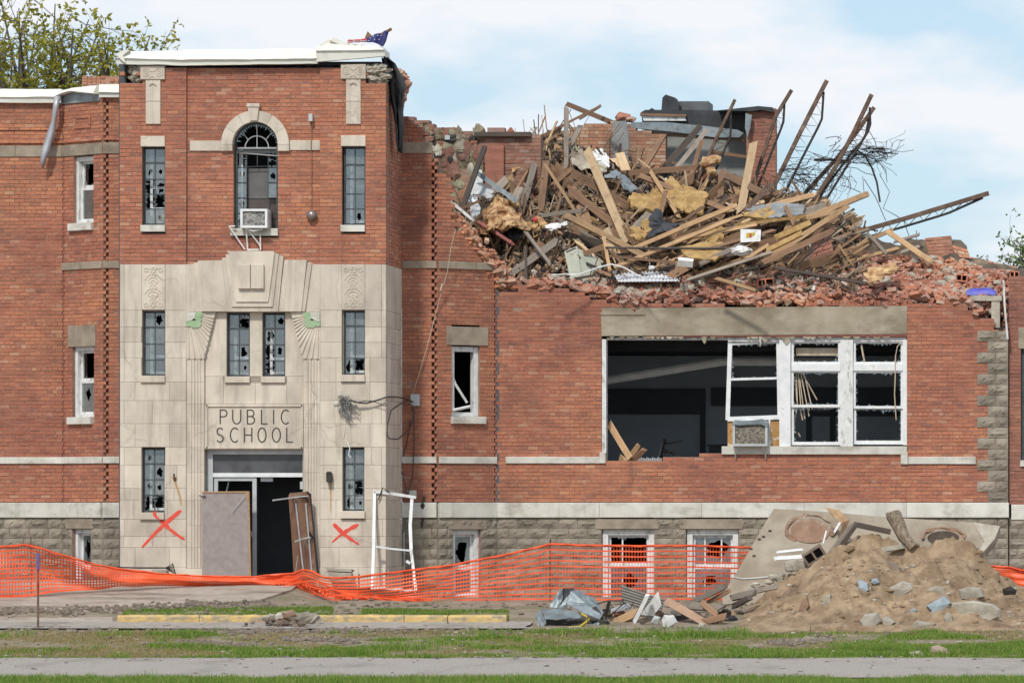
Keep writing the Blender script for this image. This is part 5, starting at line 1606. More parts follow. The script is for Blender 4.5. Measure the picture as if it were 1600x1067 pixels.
b = MB(); TW.ppoly(b, [(269, 745), (277, 745), (275, 752), (271, 752)], 0, .004); TW.ppoly(b, [(272, 752), (274.4, 752), (283, 775), (284, 790), (282, 789), (280, 776)], 0, .0042); b.build('rust_stain', stain, SCH)
# torn cable bundle and the cables to the box on the side wall
rt = empty('cable_bundle', TW.px(545, 690, .1), 'tangled bundle of torn cables on the pale stone beside the corner', 'cables')
b = MB()
for k in range(40):
    a = RND.uniform(0, 6.28); pts = []
    x, y = 537 + RND.gauss(0, 4), 624 + RND.gauss(0, 3)
    for s in range(7):
        pts.append(TW.px(x, y, .03 + .12 * RND.random()))
        x += RND.gauss(1.8, 3.6); y += RND.gauss(4.2, 4.0); y = max(618, y)
        x = min(562, max(526, x)); y = min(660 - abs(x - 549) * .9, y)
    b.tube(pts, .0065, 3)
b.build('tangle', simple('grey_wire', (.12, .125, .12), (.40, .41, .40), 9, .5), rt)
b = MB(); b.tube([TW.px(x, y, .05) for x, y in ((536, 622), (533, 611))], .012, 5); b.tube([TW.px(x, y, .05) for x, y in ((521, 630), (528, 629), (538, 627))], .014, 5); b.build('cable_end', M['white_worn'], rt)
b = MB(); b.tube([P(x, y, Y) for x, y, Y in ((545, 625, -.1), (560, 629, -.12), (572, 630, -.1), (590, 625, -.1), (605, 620, -.08), (618, 620, .8), (632, 622, 1.4), (645, 628, 1.85))], .016, 6)
b.tube([P(x, y, Y) for x, y, Y in ((560, 628, -.1), (575, 626, -.12), (590, 629, -.1), (600, 634, -.08), (606, 632, -.05))], .008, 5)
b.tube([P(x, y, Y) for x, y, Y in ((641, 626, 1.88), (646, 640, 1.8), (646, 655, 1.75), (638, 672, 1.4), (622, 686, .6), (608, 685, -.05), (605, 681, -.08), (606, 660, -.08), (611, 641, .1), (625, 631, 1.0), (641, 624, 1.85))], .014, 6)
b.tube([P(x, y, Y) for x, y, Y in ((647, 640, 1.9), (647, 700, 1.9), (645, 740, 1.9), (640, 762, 1.85), (637, 775, 1.85))], .010, 5); b.tube([P(x, y, Y) for x, y, Y in ((641, 655, 1.9), (636, 690, 1.92), (628, 720, 1.94), (627, 735, 1.9), (634, 760, 1.85), (638, 778, 1.8))], .010, 5)
b.build('cable', M['cable'], rt)
b = MB(); b.tube([TW.px(x, y, .02) for x, y in ((538, 660), (539, 672), (537, 684))], .006, 4); b.tube([TW.px(x, y, .03) for x, y in ((543, 690), (547, 700), (545, 710), (548, 714))], .012, 4); b.build('loose_wire', M['white_worn'], rt)
b = MB(); LKR.pbox(b, 643, 616, 656.5, 634, 0, .12); mb2 = b.build('meter_box', M['alu'], SCH)
b = MB(); LKR.pbox(b, 637, 766, 651, 777, 0, .1); b.build('socket_box', M['sill'], SCH)
b = MB(); b.tube([LKR.px(663, 775, .03), LKR.px(662, 800, .03), LKR.px(659, 824, .06)], .02, 6); lump(b, LKR.px(661, 790, .04), .05, .05, .07, 3); b.build('broken_pipe', M['rust_dark'], SCH)
b = MB(); b.tube([P(x, y, Y) for x, y, Y in ((712, 358, 1.9), (705, 385, 1.9), (699, 425, 1.9), (686, 470, 1.9), (668, 540, 1.88), (645, 616, 1.86))], .008, 4); b.tube([P(691, 443, 1.85), P(688.5, 454, 1.85)], .02, 5)
b.build('hanging_cable', M['lath'], None, label='thin tan cable hanging slack from the torn roof edge to the meter box', category='cable')
# ================================================================== TORN UPPER STOREY
# surface of the heap: depth grows as it climbs away from the wall head
def Yh(x, y):
    return 3.15 + max(0.0, 468 - y) * 0.0215 + 0.25 * vn((x * .02, y * .02, 1), 1.0)
TOPX = [690, 712, 740, 762, 790, 815, 840, 870, 900, 950, 1000, 1080, 1160, 1200, 1230, 1270, 1300, 1330, 1345, 1360, 1400, 1440, 1500, 1516, 1590, 1640]
TOPY = [335, 322, 316, 296, 266, 238, 218, 205, 228, 250, 262, 268, 282, 296, 300, 318, 330, 345, 372, 378, 378, 372, 376, 402, 416, 430]
BOTX = [690, 720, 750, 775, 785, 800, 1000, 1200, 1500, 1560, 1640]
BOTY = [352, 366, 400, 440, 452, 456, 462, 470, 474, 490, 500]
def heap_top(x): return float(np.interp(x, TOPX, TOPY)) + 6 * vn((x, 0, 0), .06)
def heap_bot(x): return float(np.interp(x, BOTX, BOTY))
mb = MB(); NX, NS = 150, 26; pts = []
for j in range(NS + 2):
    for i in range(NX):
        x = 692 + (1640 - 692) * i / (NX - 1)
        if j < NS:
            s = j / (NS - 1)
            y = heap_bot(x) + (heap_top(x) - heap_bot(x)) * s
            Y = Yh(x, y) + .35
            q = P(x, y, Y)
            q = q + Vector((.10 * vn(q, 2.1, 1), .16 * vn(q, 2.3, 7), .12 * vn(q, 2.6, 3)))
        else:
            y = heap_top(x)
            Y = Yh(x, y) + .35 + (1.2 if j == NS else 2.2)
            q = Vector((P(x, y, Y).x, Y, P(x, y, Yh(x, y)).z - (.5 if j == NS else 5)))
            q.z = max(q.z, zt(530, 5))
        pts.append(q)
mb.grid(pts, NX, NS + 2)
mb.build('debris_heap', simple('gap_shaded_rubble', (.06, .045, .036), (.17, .125, .09), 3, .95, bmp=1.0, detail=12, dirt=((.30, .22, .15), .52, .7, 1.4, None)), None, False, kind='stuff', label='dark mass of crushed debris filling the torn upper storey', category='debris')  # dark tone stands for the shade in gaps between the timbers

# ---- ruins of the rear rooms
def pbox3(mb, x0, y0, x1, y1, Y0, Y1, m=0):
    a = P(x0, y1, Y0); c = P(x1, y0, Y0)
    mb.box(a.x, c.x, Y0, Y1, a.z, c.z, m)
b = MB()
RUIN = Frame(P(648, 0, 6.6).x, 6.6, P(800, 0, 6.6).x, 6.6)
def ruin_top(u):
    x = px_at(RUIN, u)
    y = np.interp(x, [630, 645, 660, 680, 700, 730, 760, 780, 800, 850], [180, 184, 187, 192, 198, 204, 208, 207, 208, 210])
    return CAM_Z - (y - VPY) / F_PX * 106.6 + .03 * vn((u, 0, 0), 9)
BR['ruin'] = MB(); BACK = MB()
brick_wall(RUIN, -1.5, RUIN.L + .6, zt(470, YW), P(0, 180, 6.6).z, top=ruin_top, kind='ruin')
rw = BACK.build('ruin_wall', M['mortar'], SCH); BR['ruin'].build('ruin_brickwork', M['brick_pale'], rw, kind='stuff')
# patches of stained plaster still on it
b = MB()
for pl, dn in (([(668, 222), (684, 214), (700, 226), (718, 236), (735, 228), (746, 250), (742, 300), (730, 340), (690, 340), (676, 300), (684, 250)], .02),
               ([(733, 232), (745, 226), (752, 240), (756, 262), (752, 300), (740, 330), (738, 262)], .05)):
    RUIN.ppoly(b, pl, -.02, dn)
b.build('plaster_patch', M['mottled'], rw)
for nm, mt_, n_, sd in (('plaster_lumps', M['mottled'], 60, 1), ('bared_masonry', M['brick_pale'], 70, 2), ('pale_plaster', M['plaster'], 16, 3), ('charred_lumps', M['rust_dark'], 18, 4)):
    b = MB(); rl = random.Random(sd)
    for k in range(n_):
        x, y = rl.uniform(662, 752), rl.uniform(206, 335)
        if x < 690 and y > 250: continue
        lump(b, RUIN.px(x, y, rl.uniform(-.02, .06)), rl.uniform(.04, .15), rl.uniform(.015, .04), rl.uniform(.05, .20), k + sd * 50, amp=.42, nu=10, nv=8)
    b.build(nm, mt_, rw, kind='stuff')
b = MB(); RUIN.pbox(b, 742, 207, 830, 214, -.1, .12); b.build('charred_beam', WD['d'], rw)
b = MB(); RUIN.pbox(b, 762, 200, 789, 207, -.2, .05); RUIN.ppoly(b, [(791, 207), (798, 199), (803, 206)], -.2, .05); b.build('loose_masonry', M['rubble_brick'], rw)
b = MB(); RUIN.pbox(b, 696, 212, 704, 219, .02, .10); b.build('junction_box', M['alu'], rw)
b = MB(); RUIN.pbox(b, 759, 228, 788, 300, -.1, .10); b.build('brick_pier', M['rubble_brick'], rw)
b = MB(); RUIN.pbox(b, 661, 192, 670, 212, -.05, .03); b.build('niche_shade', M['rust_dark'], rw)  # dark block set on the wall stands for a shaded niche
# rear block that still has its roof
YR = 12.0
rb = empty('rear_block', P(1100, 440, YR), 'roof corner of the rear block with black felt and pale fascia above the debris', 'roof')
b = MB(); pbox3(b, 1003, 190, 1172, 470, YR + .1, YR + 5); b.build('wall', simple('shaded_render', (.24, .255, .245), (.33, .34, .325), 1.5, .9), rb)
b = MB(); FBR = Frame(P(1166, 0, YR - .6).x, YR - .6, P(1212, 0, YR - .6).x, YR - .6)
BR['pier'] = MB(); BACK = MB()
brick_wall(FBR, 0, FBR.L, P(0, 420, YR).z, P(0, 168, YR - .6).z, kind='pier', top=lambda u: P(0, 170 + 5 * vn((u, 0, 0), 3), YR - .6).z)
pr = BACK.build('brick_pier', M['mortar'], rb); BR['pier'].build('pier_brickwork', M['brick_old'], pr, kind='stuff')
def poly3(pts, Y, d, name, m, par=None, **kw):
    b = MB(); ar = sum(pts[i][0] * pts[(i + 1) % len(pts)][1] - pts[(i + 1) % len(pts)][0] * pts[i][1] for i in range(len(pts)))
    q = [P(x, y, Y) for x, y in pts]
    if ar > 0: q.reverse()
    b.prism(q, (0, d, 0)); return b.build(name, m, par, **kw)
poly3([(1001, 176), (1008, 172), (1080, 172), (1120, 173), (1172, 170), (1172, 196), (1160, 206), (1110, 200), (1060, 192), (1004, 192)], YR - .1, 4, 'roof_felt', M['black_mem'], rb)
poly3([(1002, 181), (1070, 183), (1072, 189), (1006, 189)], YR - .2, .1, 'fascia', M['white_worn'], rb)
poly3([(1000, 177), (1072, 179), (1072, 182.5), (1000, 181)], YR - .25, .2, 'fascia_board', WD['b'], rb)
poly3([(986, 191), (1040, 191), (1100, 197), (1152, 203), (1162, 208), (1155, 215), (1118, 215), (1050, 206), (986, 200)], YR - .5, .15, 'metal_flashing', M['galv'], rb)
poly3([(1008, 206), (1060, 209), (1162, 216), (1162, 221), (1060, 214), (1008, 210)], YR - .4, .1, 'eaves_board', WD['b'], rb)
poly3([(1107, 234), (1176, 244), (1176, 249), (1107, 239)], YR - .45, .1, 'ledger_board', WD['b'], rb)
poly3([(1165, 177), (1175, 180), (1172, 200), (1168, 215), (1164, 200)], YR - .8, .1, 'torn_flashing', M['galv'], rb)
poly3([(1120, 173), (1185, 166), (1207, 168), (1210, 176), (1190, 172), (1172, 174)], YR - .75, 1, 'roof_edge', M['black_mem'], rb)
b = MB(); pbox3(b, 1060.5, 158.5, 1107, 180, YR + .8, YR + 1.8); b.build('roof_unit', simple('dark_grey_metal', (.09, .095, .10), (.13, .135, .14), 4, .6, .2), rb)
poly3([(1033, 176), (1035, 153), (1040, 148), (1055, 153), (1061, 165), (1060, 176)], YR + .3, .5, 'upturned_felt', M['black_mem'], rb)
poly3([(1010, 175), (1018, 169), (1032, 176)], YR, .3, 'felt_scrap', M['black_mem'], rb)
# further rear masonry behind the heap
RW2 = Frame(P(845, 0, 11.5).x, 11.5, P(1040, 0, 11.5).x, 11.5)
BR['rear'] = MB(); BACK = MB()
def r2top(u):
    x = px_at(RW2, u); y = np.interp(x, [845, 865, 900, 930, 960, 990, 1010, 1040], [222, 206, 198, 192, 188, 198, 204, 210])
    return CAM_Z - (y - VPY) / F_PX * 111.5 + .16 * vn((u, 0, 0), 5)
brick_wall(RW2, 0, RW2.L, zt(470, YW), P(0, 180, 11.5).z, kind='rear', top=r2top)
rr_ = BACK.build('rear_wall', M['mortar'], SCH); BR['rear'].build('rear_brickwork', M['brick_pale'], rr_, kind='stuff')
poly3([(958, 190), (978, 189), (982, 210), (981, 262), (960, 262), (955, 225)], 9.6, .08, 'hanging_felt', M['felt'], None, label='grey sheet of felt hanging over the rear brick wall', category='felt')
b = MB(); lump(b, P(972, 184, 10), .16, .14, .11, 5, amp=.4); lump(b, P(984, 187, 10), .14, .12, .07, 8, amp=.4)
b.build('masonry_lump', M['rubble_brick'], None, label='pinkish lump of masonry on top of the hanging grey felt', category='masonry')

# ---- timber
G_PLK = 'timbers of the debris heap'
def plank(p, q, w, t, m, roll=0.0, label=None, group=G_PLK, cat='plank', name='plank', jag=.9, seed=None):
    p, q = Vector(p), Vector(q)
    d = q - p; L_ = d.length; d.normalize()
    f = Vector((0.1, -1, .25)); f = (f - d * f.dot(d)).normalized()
    f = Matrix.Rotation(roll, 3, d) @ f
    s = f.cross(d)                      # width direction
    r = random.Random(seed if seed is not None else int(abs(p.x * 991 + p.z * 77 + q.x * 13) * 10))
    vs = []
    bow = r.uniform(-.012, .012) * L_
    for i, t_ in enumerate((-.5, -.17, .17, .5)):
        for sy in (-1, 1):
            for sz in (-1, 1):
                e = r.uniform(-1, 1) * w * jag if i in (0, 3) else 0
                vs.append((t_ * L_ + e, sy * w / 2 * r.uniform(.93, 1.05), sz * t / 2 + bow * (1 - abs(t_) * 2)))
    fs = []
    for i in range(3):
        a = i * 4; b_ = a + 4
        fs += [(a, a + 1, b_ + 1, b_), (a + 1, a + 3, b_ + 3, b_ + 1), (a + 3, a + 2, b_ + 2, b_ + 3), (a + 2, a, b_, b_ + 2)]
    fs += [(0, 2, 3, 1), (12, 13, 15, 14)]
    me = bpy.data.meshes.new(name); me.from_pydata(vs, [], fs); me.materials.append(m)
    o = bpy.data.objects.new(name, me)
    R = Matrix((d, s, f)).transposed()
    o.rotation_euler = R.to_euler()
    if label and len(label.split()) > 16: label = ' '.join(label.split()[1:])
    link(o, (p + q) / 2, None, label=label, category=cat, group=group)
    return o
for i, (p, q, w) in enumerate(LATER):
    plank(p, q, w, .04, WD['t' if i != 2 else 'b'], .3 * i, ('long splintered board leaning in the corner of the big broken window', 'splintered board end lying on the broken window sill, lighter one', 'splintered board end lying on the broken window sill, darker one', 'small splinter at the foot of the board in the broken window')[i], None, 'board')
def pp(x, y, dy=0.0): return P(x, y, Yh(x, y) - dy)
# x0,y0,x1,y1,width(px),kind,front offset,label
PL = [
 (884, 162, 952, 190, 8, 'b', .2, 'brown beam lying across the very top of the heap'), (885, 170, 884, 325, 7, 'g', .5, 'tall grey-brown post standing in the heap under the top beam'),
 (838, 217, 938, 166, 3.5, 'b', .5, 'thin brown board slanting up to the top beam'), (852, 182, 840, 212, 2, 'b', .4, None), (841.5, 180, 841, 206, 1.5, 'd', .4, None),
 (807, 358, 846, 218, 10, 'g', .7, 'long grey board leaning steeply on the plastered side of the heap'), (799, 308, 855, 217, 3.5, 't', .9, 'slim tan stick crossing in front of the leaning grey board'),
 (845, 332, 853, 258, 11, 'b', .6, 'short upright brown board beside the tall post'), (923, 368, 851, 256, 4.5, 't', .9, 'narrow tan batten slanting across the tall post'),
 (919, 238, 978, 376, 13, 'p', 1.1, 'broad pale plank standing steeply in the middle of the heap'), (894, 270, 1016, 342, 13, 'b', .5, 'broad brown beam sloping behind the pale plank'),
 (887, 295, 962, 352, 12, 'b', .6, 'broad brown beam sloping below the others at the tall post'), (896, 274, 1013, 304, 9, 'b', .3, None),
 (1000, 275, 1134, 328, 9, 'b', .8, 'long brown beam running down across the yellow insulation'), (1016, 268, 1060, 338, 6, 't', .9, 'tan board crossing over the yellow insulation'),
 (1036, 214, 996, 279, 8, 'b', .4, 'brown board leaning up towards the pale fascia'), (1092, 200, 1036, 264, 10, 'd', .5, 'charred beam leaning up towards the metal flashing'),
 (1103, 205, 1058, 262, 7, 'g', .6, 'greyish board leaning beside the charred beam'), (1096, 222, 1074, 292, 6, 'b', .6, None), (974, 271, 1092, 262, 9, 'b', .5, 'level brown beam behind the yellow insulation'),
 (1177, 226, 1157, 331, 12, 'p', 1.0, 'broad pale plank standing upright before the plum brick pier'), (1126, 271, 1203, 308, 13, 'b', .8, 'broad brown beam sloping down past the pale upright plank'),
 (1128, 266, 1124, 319, 10, 'b', .6, None), (1203, 290, 1165, 329, 9, 'r', .9, 'rust brown strip curling down beside the pale upright plank'),
 (1034, 367, 1150, 321, 6, 't', 1.2, 'long tan board slanting up to the pile of roof boards'), (1058, 368, 1160, 336, 4, 't', 1.2, None), (848, 337, 910, 329, 6, 'g', 1.0, None),
 (886, 338, 1010, 402, 10, 't', 1.2, 'long tan plank sloping down to the corrugated sheet'), (993, 387, 1150, 321, 6, 't', 1.4, 'long tan batten fanning up from the foot of the steep pale plank'),
 (958, 419, 1140, 344, 6, 't', 1.4, 'lowest tan batten of the fan above the corrugated sheet'), (943, 370, 953, 424, 5, 't', 1.3, 'short tan stake standing behind the corrugated sheet'),
 (909, 398, 942, 386, 8, 'b', 1.1, None), (946, 387, 1152, 388, 2.5, 'k', 1.5, 'thin dark rod lying level across the tan battens'), (953, 400, 1062, 411, 4, 'b', 1.3, None),
 (1072, 438, 1205, 394, 4.5, 'g', 1.5, 'thin grey strip slanting along the foot of the heap'), (1119, 435, 1178, 453, 5, 't', 1.5, 'tan stick lying on the broken bricks'), (1058, 409, 1058, 428, 5, 'b', 1.4, None),
 (822, 364, 858, 411, 5, 'g', 1.1, None), (1192, 366, 1098, 411, 7, 'g', 1.5, 'weathered grey board below the white box'), (1202, 382, 1155, 411, 5, 't', 1.5, None),
 (1356, 303, 1226, 356, 9, 't', 1.3, 'long tan plank pointing out of the heap under the bent joists'), (1268, 306, 1198, 324, 9, 't', 1.2, 'short tan plank beside the foot of the bent joists'),
 (1226, 321, 1241, 349, 7, 'b', 1.4, None), (1324, 323, 1200, 402, 7, 't', 1.5, 'long tan board of the outer fan of boards'), (1303, 360, 1196, 408, 9, 'b', 1.5, 'brown board at the bottom of the outer fan'),
 (1393, 360, 1348, 379, 6, 't', .5, None), (1354, 364, 1386, 398, 5, 'g', .6, 'grey stick propped on the sloping brick slab'), (1390, 364, 1455, 409, 8, 't', .6, 'tan board lying across the sloping brick slab'), (1408, 395, 1440, 384, 5, 'g', .5, None),
 (1438, 366, 1398, 378, 4, 'g', .3, None), (1211, 419, 1354, 443, 4.5, 'd', 1.2, 'dark burnt beam lying on the loose bricks'), (1325, 345, 1248, 412, 2.2, 'k', 1.7, 'thin dark rod sticking up beside the outer fan'),
 (744, 345, 802, 382, 5.5, 'R', 1.2, 'dark red steel rail lying on the broken slope'), (757, 231, 719, 335, 8, 'd', 2.2, 'dark burnt beam leaning against the torn plaster wall'), (716, 328, 748, 315, 4, 'b', 2.0, None),
 (742, 268, 804, 312, 7, 'c', 1.6, 'bluish metal strip sloping behind the torn insulation'), (730, 300, 745, 322, 5, 'w', 1.8, None), (708, 318, 738, 343, 4, 'w', 2.2, 'white pipe poking out of the wall end'), (706, 342, 722, 346, 6, 'w', 2.2, None),
 (1210, 345, 1290, 322, 12, 'g', 1.0, None), (1150, 352, 1258, 338, 5, 'y', 1.3, None), (1212, 372, 1262, 350, 9, 'y', 1.6, 'split yellow insulation board in the outer fan'), (1198, 392, 1250, 366, 8, 'y', 1.7, None),
 (1075, 372, 1180, 352, 5, 't', 1.4, None), (1090, 395, 1210, 360, 5, 'b', 1.5, None), (870, 190, 856, 222, 3, 'p', .6, None), (886, 185, 896, 222, 2.2, 'p', .8, None), (895, 222, 906, 200, 6, 'g', .7, None), (905, 200, 882, 240, 8, 'g', .6, None),
 (938, 166, 905, 186, 4, 'b', .2, None), (800, 262, 830, 240, 6, 'b', .9, None), (1040, 300, 1030, 340, 7, 'b', 1.0, None), (1075, 340, 1100, 322, 5, 'b', 1.0, None), (1250, 345, 1310, 330, 5, 't', 1.3, None),
]
LM = [(757, 285, 'the burnt leaning beam'), (790, 335, 'the torn insulation clump'), (770, 365, 'the dark red rail'), (826, 285, 'the leaning grey board'), (884, 205, 'the top of the tall post'), (884, 300, 'the foot of the tall post'),
      (849, 295, 'the short upright board'), (915, 180, 'the top beam'), (948, 305, 'the steep pale plank'), (960, 350, 'the foot of the steep pale plank'), (972, 235, 'the hanging grey felt'), (920, 420, 'the green cabinet'),
      (1005, 425, 'the ribbed white sheet'), (1010, 320, 'the jagged insulation board'), (1075, 305, 'the largest insulation board'), (1038, 350, 'the crumpled dark sheet'), (1064, 235, 'the charred beam'), (1095, 395, 'the low insulation board'),
      (1112, 262, 'the pale foam clumps'), (1167, 280, 'the pale upright plank'), (1172, 370, 'the white carton'), (1160, 395, 'the plastic bag'), (1225, 328, 'the grey felt sheet'), (1240, 365, 'the split insulation board'), (1290, 330, 'the long outermost plank'),
      (1285, 400, 'the tilted reddish wall piece'), (1250, 400, 'the thin dark rod'), (1120, 340, 'the tan battens'), (1200, 420, 'the burnt beam on the bricks'), (1330, 375, 'the low joist')]
def near(x, y):
    return min(LM, key=lambda l: (l[0] - x) ** 2 + (l[1] - y) ** 2)
def where(x, y):
    l = near(x, y); dx, dy = x - l[0], y - l[1]
    return ('just above ' if dy < -16 and abs(dy) > abs(dx) else 'just below ' if dy > 16 and abs(dy) > abs(dx) else 'on the tower side of ' if dx < -14 else 'on the quoin side of ' if dx > 14 else 'touching ') + l[2]
M['redrail'] = simple('dark_red_steel', (.20, .055, .045), (.28, .085, .065), 6, .6, .2)
WD['R'] = M['redrail']
ZL = [(760, 'broken boards on the slope beside the torn plaster wall'), (900, 'broken boards among the dark debris by the tall post'), (1040, 'broken boards in the middle of the debris heap'),
      (1180, 'broken boards below the plum brick pier'), (1340, 'broken boards of the fan under the bent joists'), (1600, 'broken boards lying on the loose brick rubble')]
KW = {'t': 'tan', 'p': 'pale', 'b': 'brown', 'd': 'burnt dark', 'g': 'grey', 'r': 'rusty', 'k': 'dark', 'w': 'white', 'y': 'yellow', 'c': 'metal', 'R': 'red'}
def zone(x):
    return ('on the slope beside the torn plaster wall' if x < 800 else 'near the tall post of the heap' if x < 930 else 'in the middle of the heap' if x < 1070 else
            'in the heap below the plum brick pier' if x < 1200 else 'in the outer fan under the bent joists' if x < 1340 else 'on the loose brick rubble')
for (x0, y0, x1, y1, w, k, dy, lb) in PL:
    Yc = Yh((x0 + x1) / 2, (y0 + y1) / 2) - dy
    a = P(x0, y0, .55 * Yc + .45 * (Yh(x0, y0) - dy)); c = P(x1, y1, .55 * Yc + .45 * (Yh(x1, y1) - dy))
    wm = w / 75
    xm = (x0 + x1) / 2
    plank(a, c, wm, min(wm * .8, .05) if w > 3 else wm, WD[k], RND.uniform(-.35, .35), lb or '%s %s piece %s' % ('slim' if w < 6 else 'stout', KW[k], where(xm, (y0 + y1) / 2)), cat='rod' if k == 'k' else 'board')
# filler timbers, each its own piece
fr_ = random.Random(5)
nfill = 0
while nfill < 215:
    x = fr_.uniform(735, 1330)
    t, bo = heap_top(x), heap_bot(x)
    y = fr_.uniform(t + 4, min(bo - 25, 428))
    if y <= t or (x < 790 and y > 360): continue
    w = fr_.choice([.05, .07, .09, .12, .16, .2]); ln = fr_.uniform(.6, 1.9)
    # angle to the level, rising towards the quoins when positive
    if x > 990 and y > 318: an = fr_.gauss(.42, .22); ln *= 1.25
    elif x < 880: an = fr_.gauss(1.2, .4)
    elif x < 1010 and y > 250: an = fr_.gauss(2.55, .3)
    elif x > 1100 and y < 318: an = fr_.choice([fr_.gauss(1.15, .2), fr_.gauss(2.6, .2)]); ln *= .8
    else: an = fr_.gauss(1.1, .6); ln *= .8
    dx, dz = math.cos(an) * ln, math.sin(an) * ln
    yt_ = y - dz * 38
    if yt_ < t - 6: ln *= .5; dx *= .5; dz *= .5
    c0 = P(x, y, Yh(x, y) - fr_.uniform(-.15, .45))
    dv = Vector((dx, dz * .9 + fr_.uniform(-.2, .2), dz)).normalized() * ln
    k = fr_.choice('tttpbbbbbbgd' if x > 900 else 'bbbbtgdgt')
    sl_ = abs(math.degrees(an) % 180); sl_ = min(sl_, 180 - sl_)
    plank(c0 - dv / 2, c0 + dv / 2, w, fr_.uniform(.025, .05), WD[k], fr_.uniform(-.7, .7), '%s %s %s board %s' % ('long' if ln > 1.15 else 'short', KW[k], 'steep' if sl_ > 50 else 'slanting' if sl_ > 18 else 'level', where(x, y)), cat='board', seed=nfill)
    nfill += 1

# small splinters and scraps nobody could count
b = MB(); r = random.Random(9)
for k in range(4200):
    x = r.uniform(706, 1345); t, bo = heap_top(x), heap_bot(x)
    y = bo - (bo - t) * r.random()
    if x < 780 and y > 415: continue
    c = P(x, y, Yh(x, y) + r.uniform(-.25, .25))
    d = Vector((r.gauss(0, 1), r.gauss(0, 1), r.gauss(0, .9))).normalized()
    e = d.cross(Vector((r.random(), r.random(), r.random()))).normalized(); g = d.cross(e)
    l, w, th = (r.uniform(.06, .32), r.uniform(.006, .03), r.uniform(.005, .012)) if r.random() < .65 else (r.uniform(.03, .12), r.uniform(.03, .09), r.uniform(.006, .03))
    b.obox(c, d * l / 1.4, e * w, g * th)
b.build('splintered_scraps', M['frag'], None, kind='stuff', label='small splinters and scraps covering the debris heap', category='scraps')
b = MB(); r = random.Random(77)
for k in range(680):
    x = r.uniform(715, 1345); t, bo = heap_top(x), heap_bot(x); y = t + (min(bo, 440) - t) * r.random() - 4
    if x < 780 and y > 400: continue
    an = r.gauss(.5, .4) if x > 1000 and y > 310 else r.gauss(1.3, .6) if x < 880 else r.gauss(1.8, .9)
    l = r.uniform(.10, .55); c = P(x, y, Yh(x, y) - r.uniform(-.1, .4)); d = Vector((math.cos(an), r.gauss(0, .4), math.sin(an))).normalized()
    e = d.cross(Vector((.1, -1, .2))).normalized(); g = d.cross(e); w = r.uniform(.006, .024)
    b.obox(c, d * l, e * w, g * w * r.uniform(.3, .8))
b.build('lath_splinters', M['splinter'], None, kind='stuff', label='hundreds of thin broken laths among the timbers of the heap', category='laths')
# hanging wires and torn strips against the sky
b = MB()
for k in range(46):
    x = r.uniform(800, 1010); y = heap_top(x) + r.uniform(-24, 20); an = r.gauss(1.4, .5); l = r.uniform(.15, .55); c = P(x, y, Yh(x, y)); d = Vector((math.cos(an), 0, math.sin(an)))
    b.tube([c - d * l, c + Vector((r.gauss(0, .04), 0, r.gauss(0, .04))), c + d * l], r.uniform(.005, .014), 4)
b.build('upright_splinters', M['splinter'], None, kind='stuff', label='thin splinters sticking up along the top of the heap', category='splinters')
# tangled strips of torn ceiling and wire in the darker half
b = MB()
for k in range(120):
    x = r.uniform(760, 960); y = r.uniform(heap_top(x), min(heap_bot(x), 400)); pts = []
    q = P(x, y, Yh(x, y) - .3)
    for s in range(6):
        pts.append(q.copy()); q += Vector((r.gauss(0, .09), r.gauss(0, .06), r.gauss(-.02, .10)))
    b.tube(pts, r.uniform(.004, .012), 3)
b.build('tangled_strips', M['frag'], None, kind='stuff', label='tangle of torn wire and strips beside the tall post', category='scraps')

# ---- sheets and special pieces
def sheet3(name, pts, dy, th, m, label, cat, bend=.05, tilt=0.0):
    """an irregular sheet lying on the heap: fan of triangles round a bumped centre"""
    q = [pp(x, y, dy) for x, y in pts]; n_ = len(q)
    ar = sum(pts[i][0] * pts[(i + 1) % n_][1] - pts[(i + 1) % n_][0] * pts[i][1] for i in range(n_))
    if ar > 0: q.reverse()
    # densify the rim, two rings
    rim = []
    for i in range(n_):
        a, c = q[i], q[(i + 1) % n_]
        for s in range(7):
            p = a.lerp(c, s / 7)
            rim.append(p + Vector((vn(p, 7, 1), vn(p, 7, 5), vn(p, 7, 9))) * bend * .8 + Vector((vn(p, 19, 1), 0, vn(p, 19, 9))) * .07)
    cen = sum(rim, Vector()) / len(rim)
    N = len(rim)
    ring = [cen.lerp(p, .5) + Vector((0, 1, .4)) * bend * vn(p, 4) - Vector((0, bend * .4, 0)) for p in rim]
    vs = rim + ring + [cen - Vector((0, bend * .5, 0))]
    fs = [(i, (i + 1) % N, N + (i + 1) % N, N + i) for i in range(N)] + [(N + i, N + (i + 1) % N, 2 * N) for i in range(N)]
    mb = MB(); mb.add(vs, fs)
    o = mb.build(name, m, None, False, label=label, category=cat)
    sm = o.modifiers.new('solid', 'SOLIDIFY'); sm.thickness = th; sm.offset = 0
    return o
sheet3('insulation_board', [(981, 310), (990, 303), (1018, 304), (1024, 296), (1040, 298), (1042, 310), (1040, 326), (1000, 331), (986, 323)], .75, .06, M['insul'], 'jagged yellow insulation board in the middle of the heap', 'insulation')
sheet3('insulation_board', [(1037, 286), (1050, 276), (1062, 290), (1104, 302), (1102, 318), (1098, 336), (1070, 330), (1046, 318)], .7, .06, M['insul'], 'largest yellow insulation board, with round holes, under the long brown beam', 'insulation')
sheet3('insulation_board', [(985, 358), (994, 352), (1007, 368), (1003, 375), (988, 372)], 1.25, .05, M['insul'], 'small bright yellow insulation scrap at the foot of the pale plank', 'insulation')
sheet3('insulation_board', [(1064, 386), (1130, 378), (1140, 392), (1120, 408), (1070, 404)], 1.25, .05, M['insul'], 'yellow insulation board under the tan battens above the bricks', 'insulation')
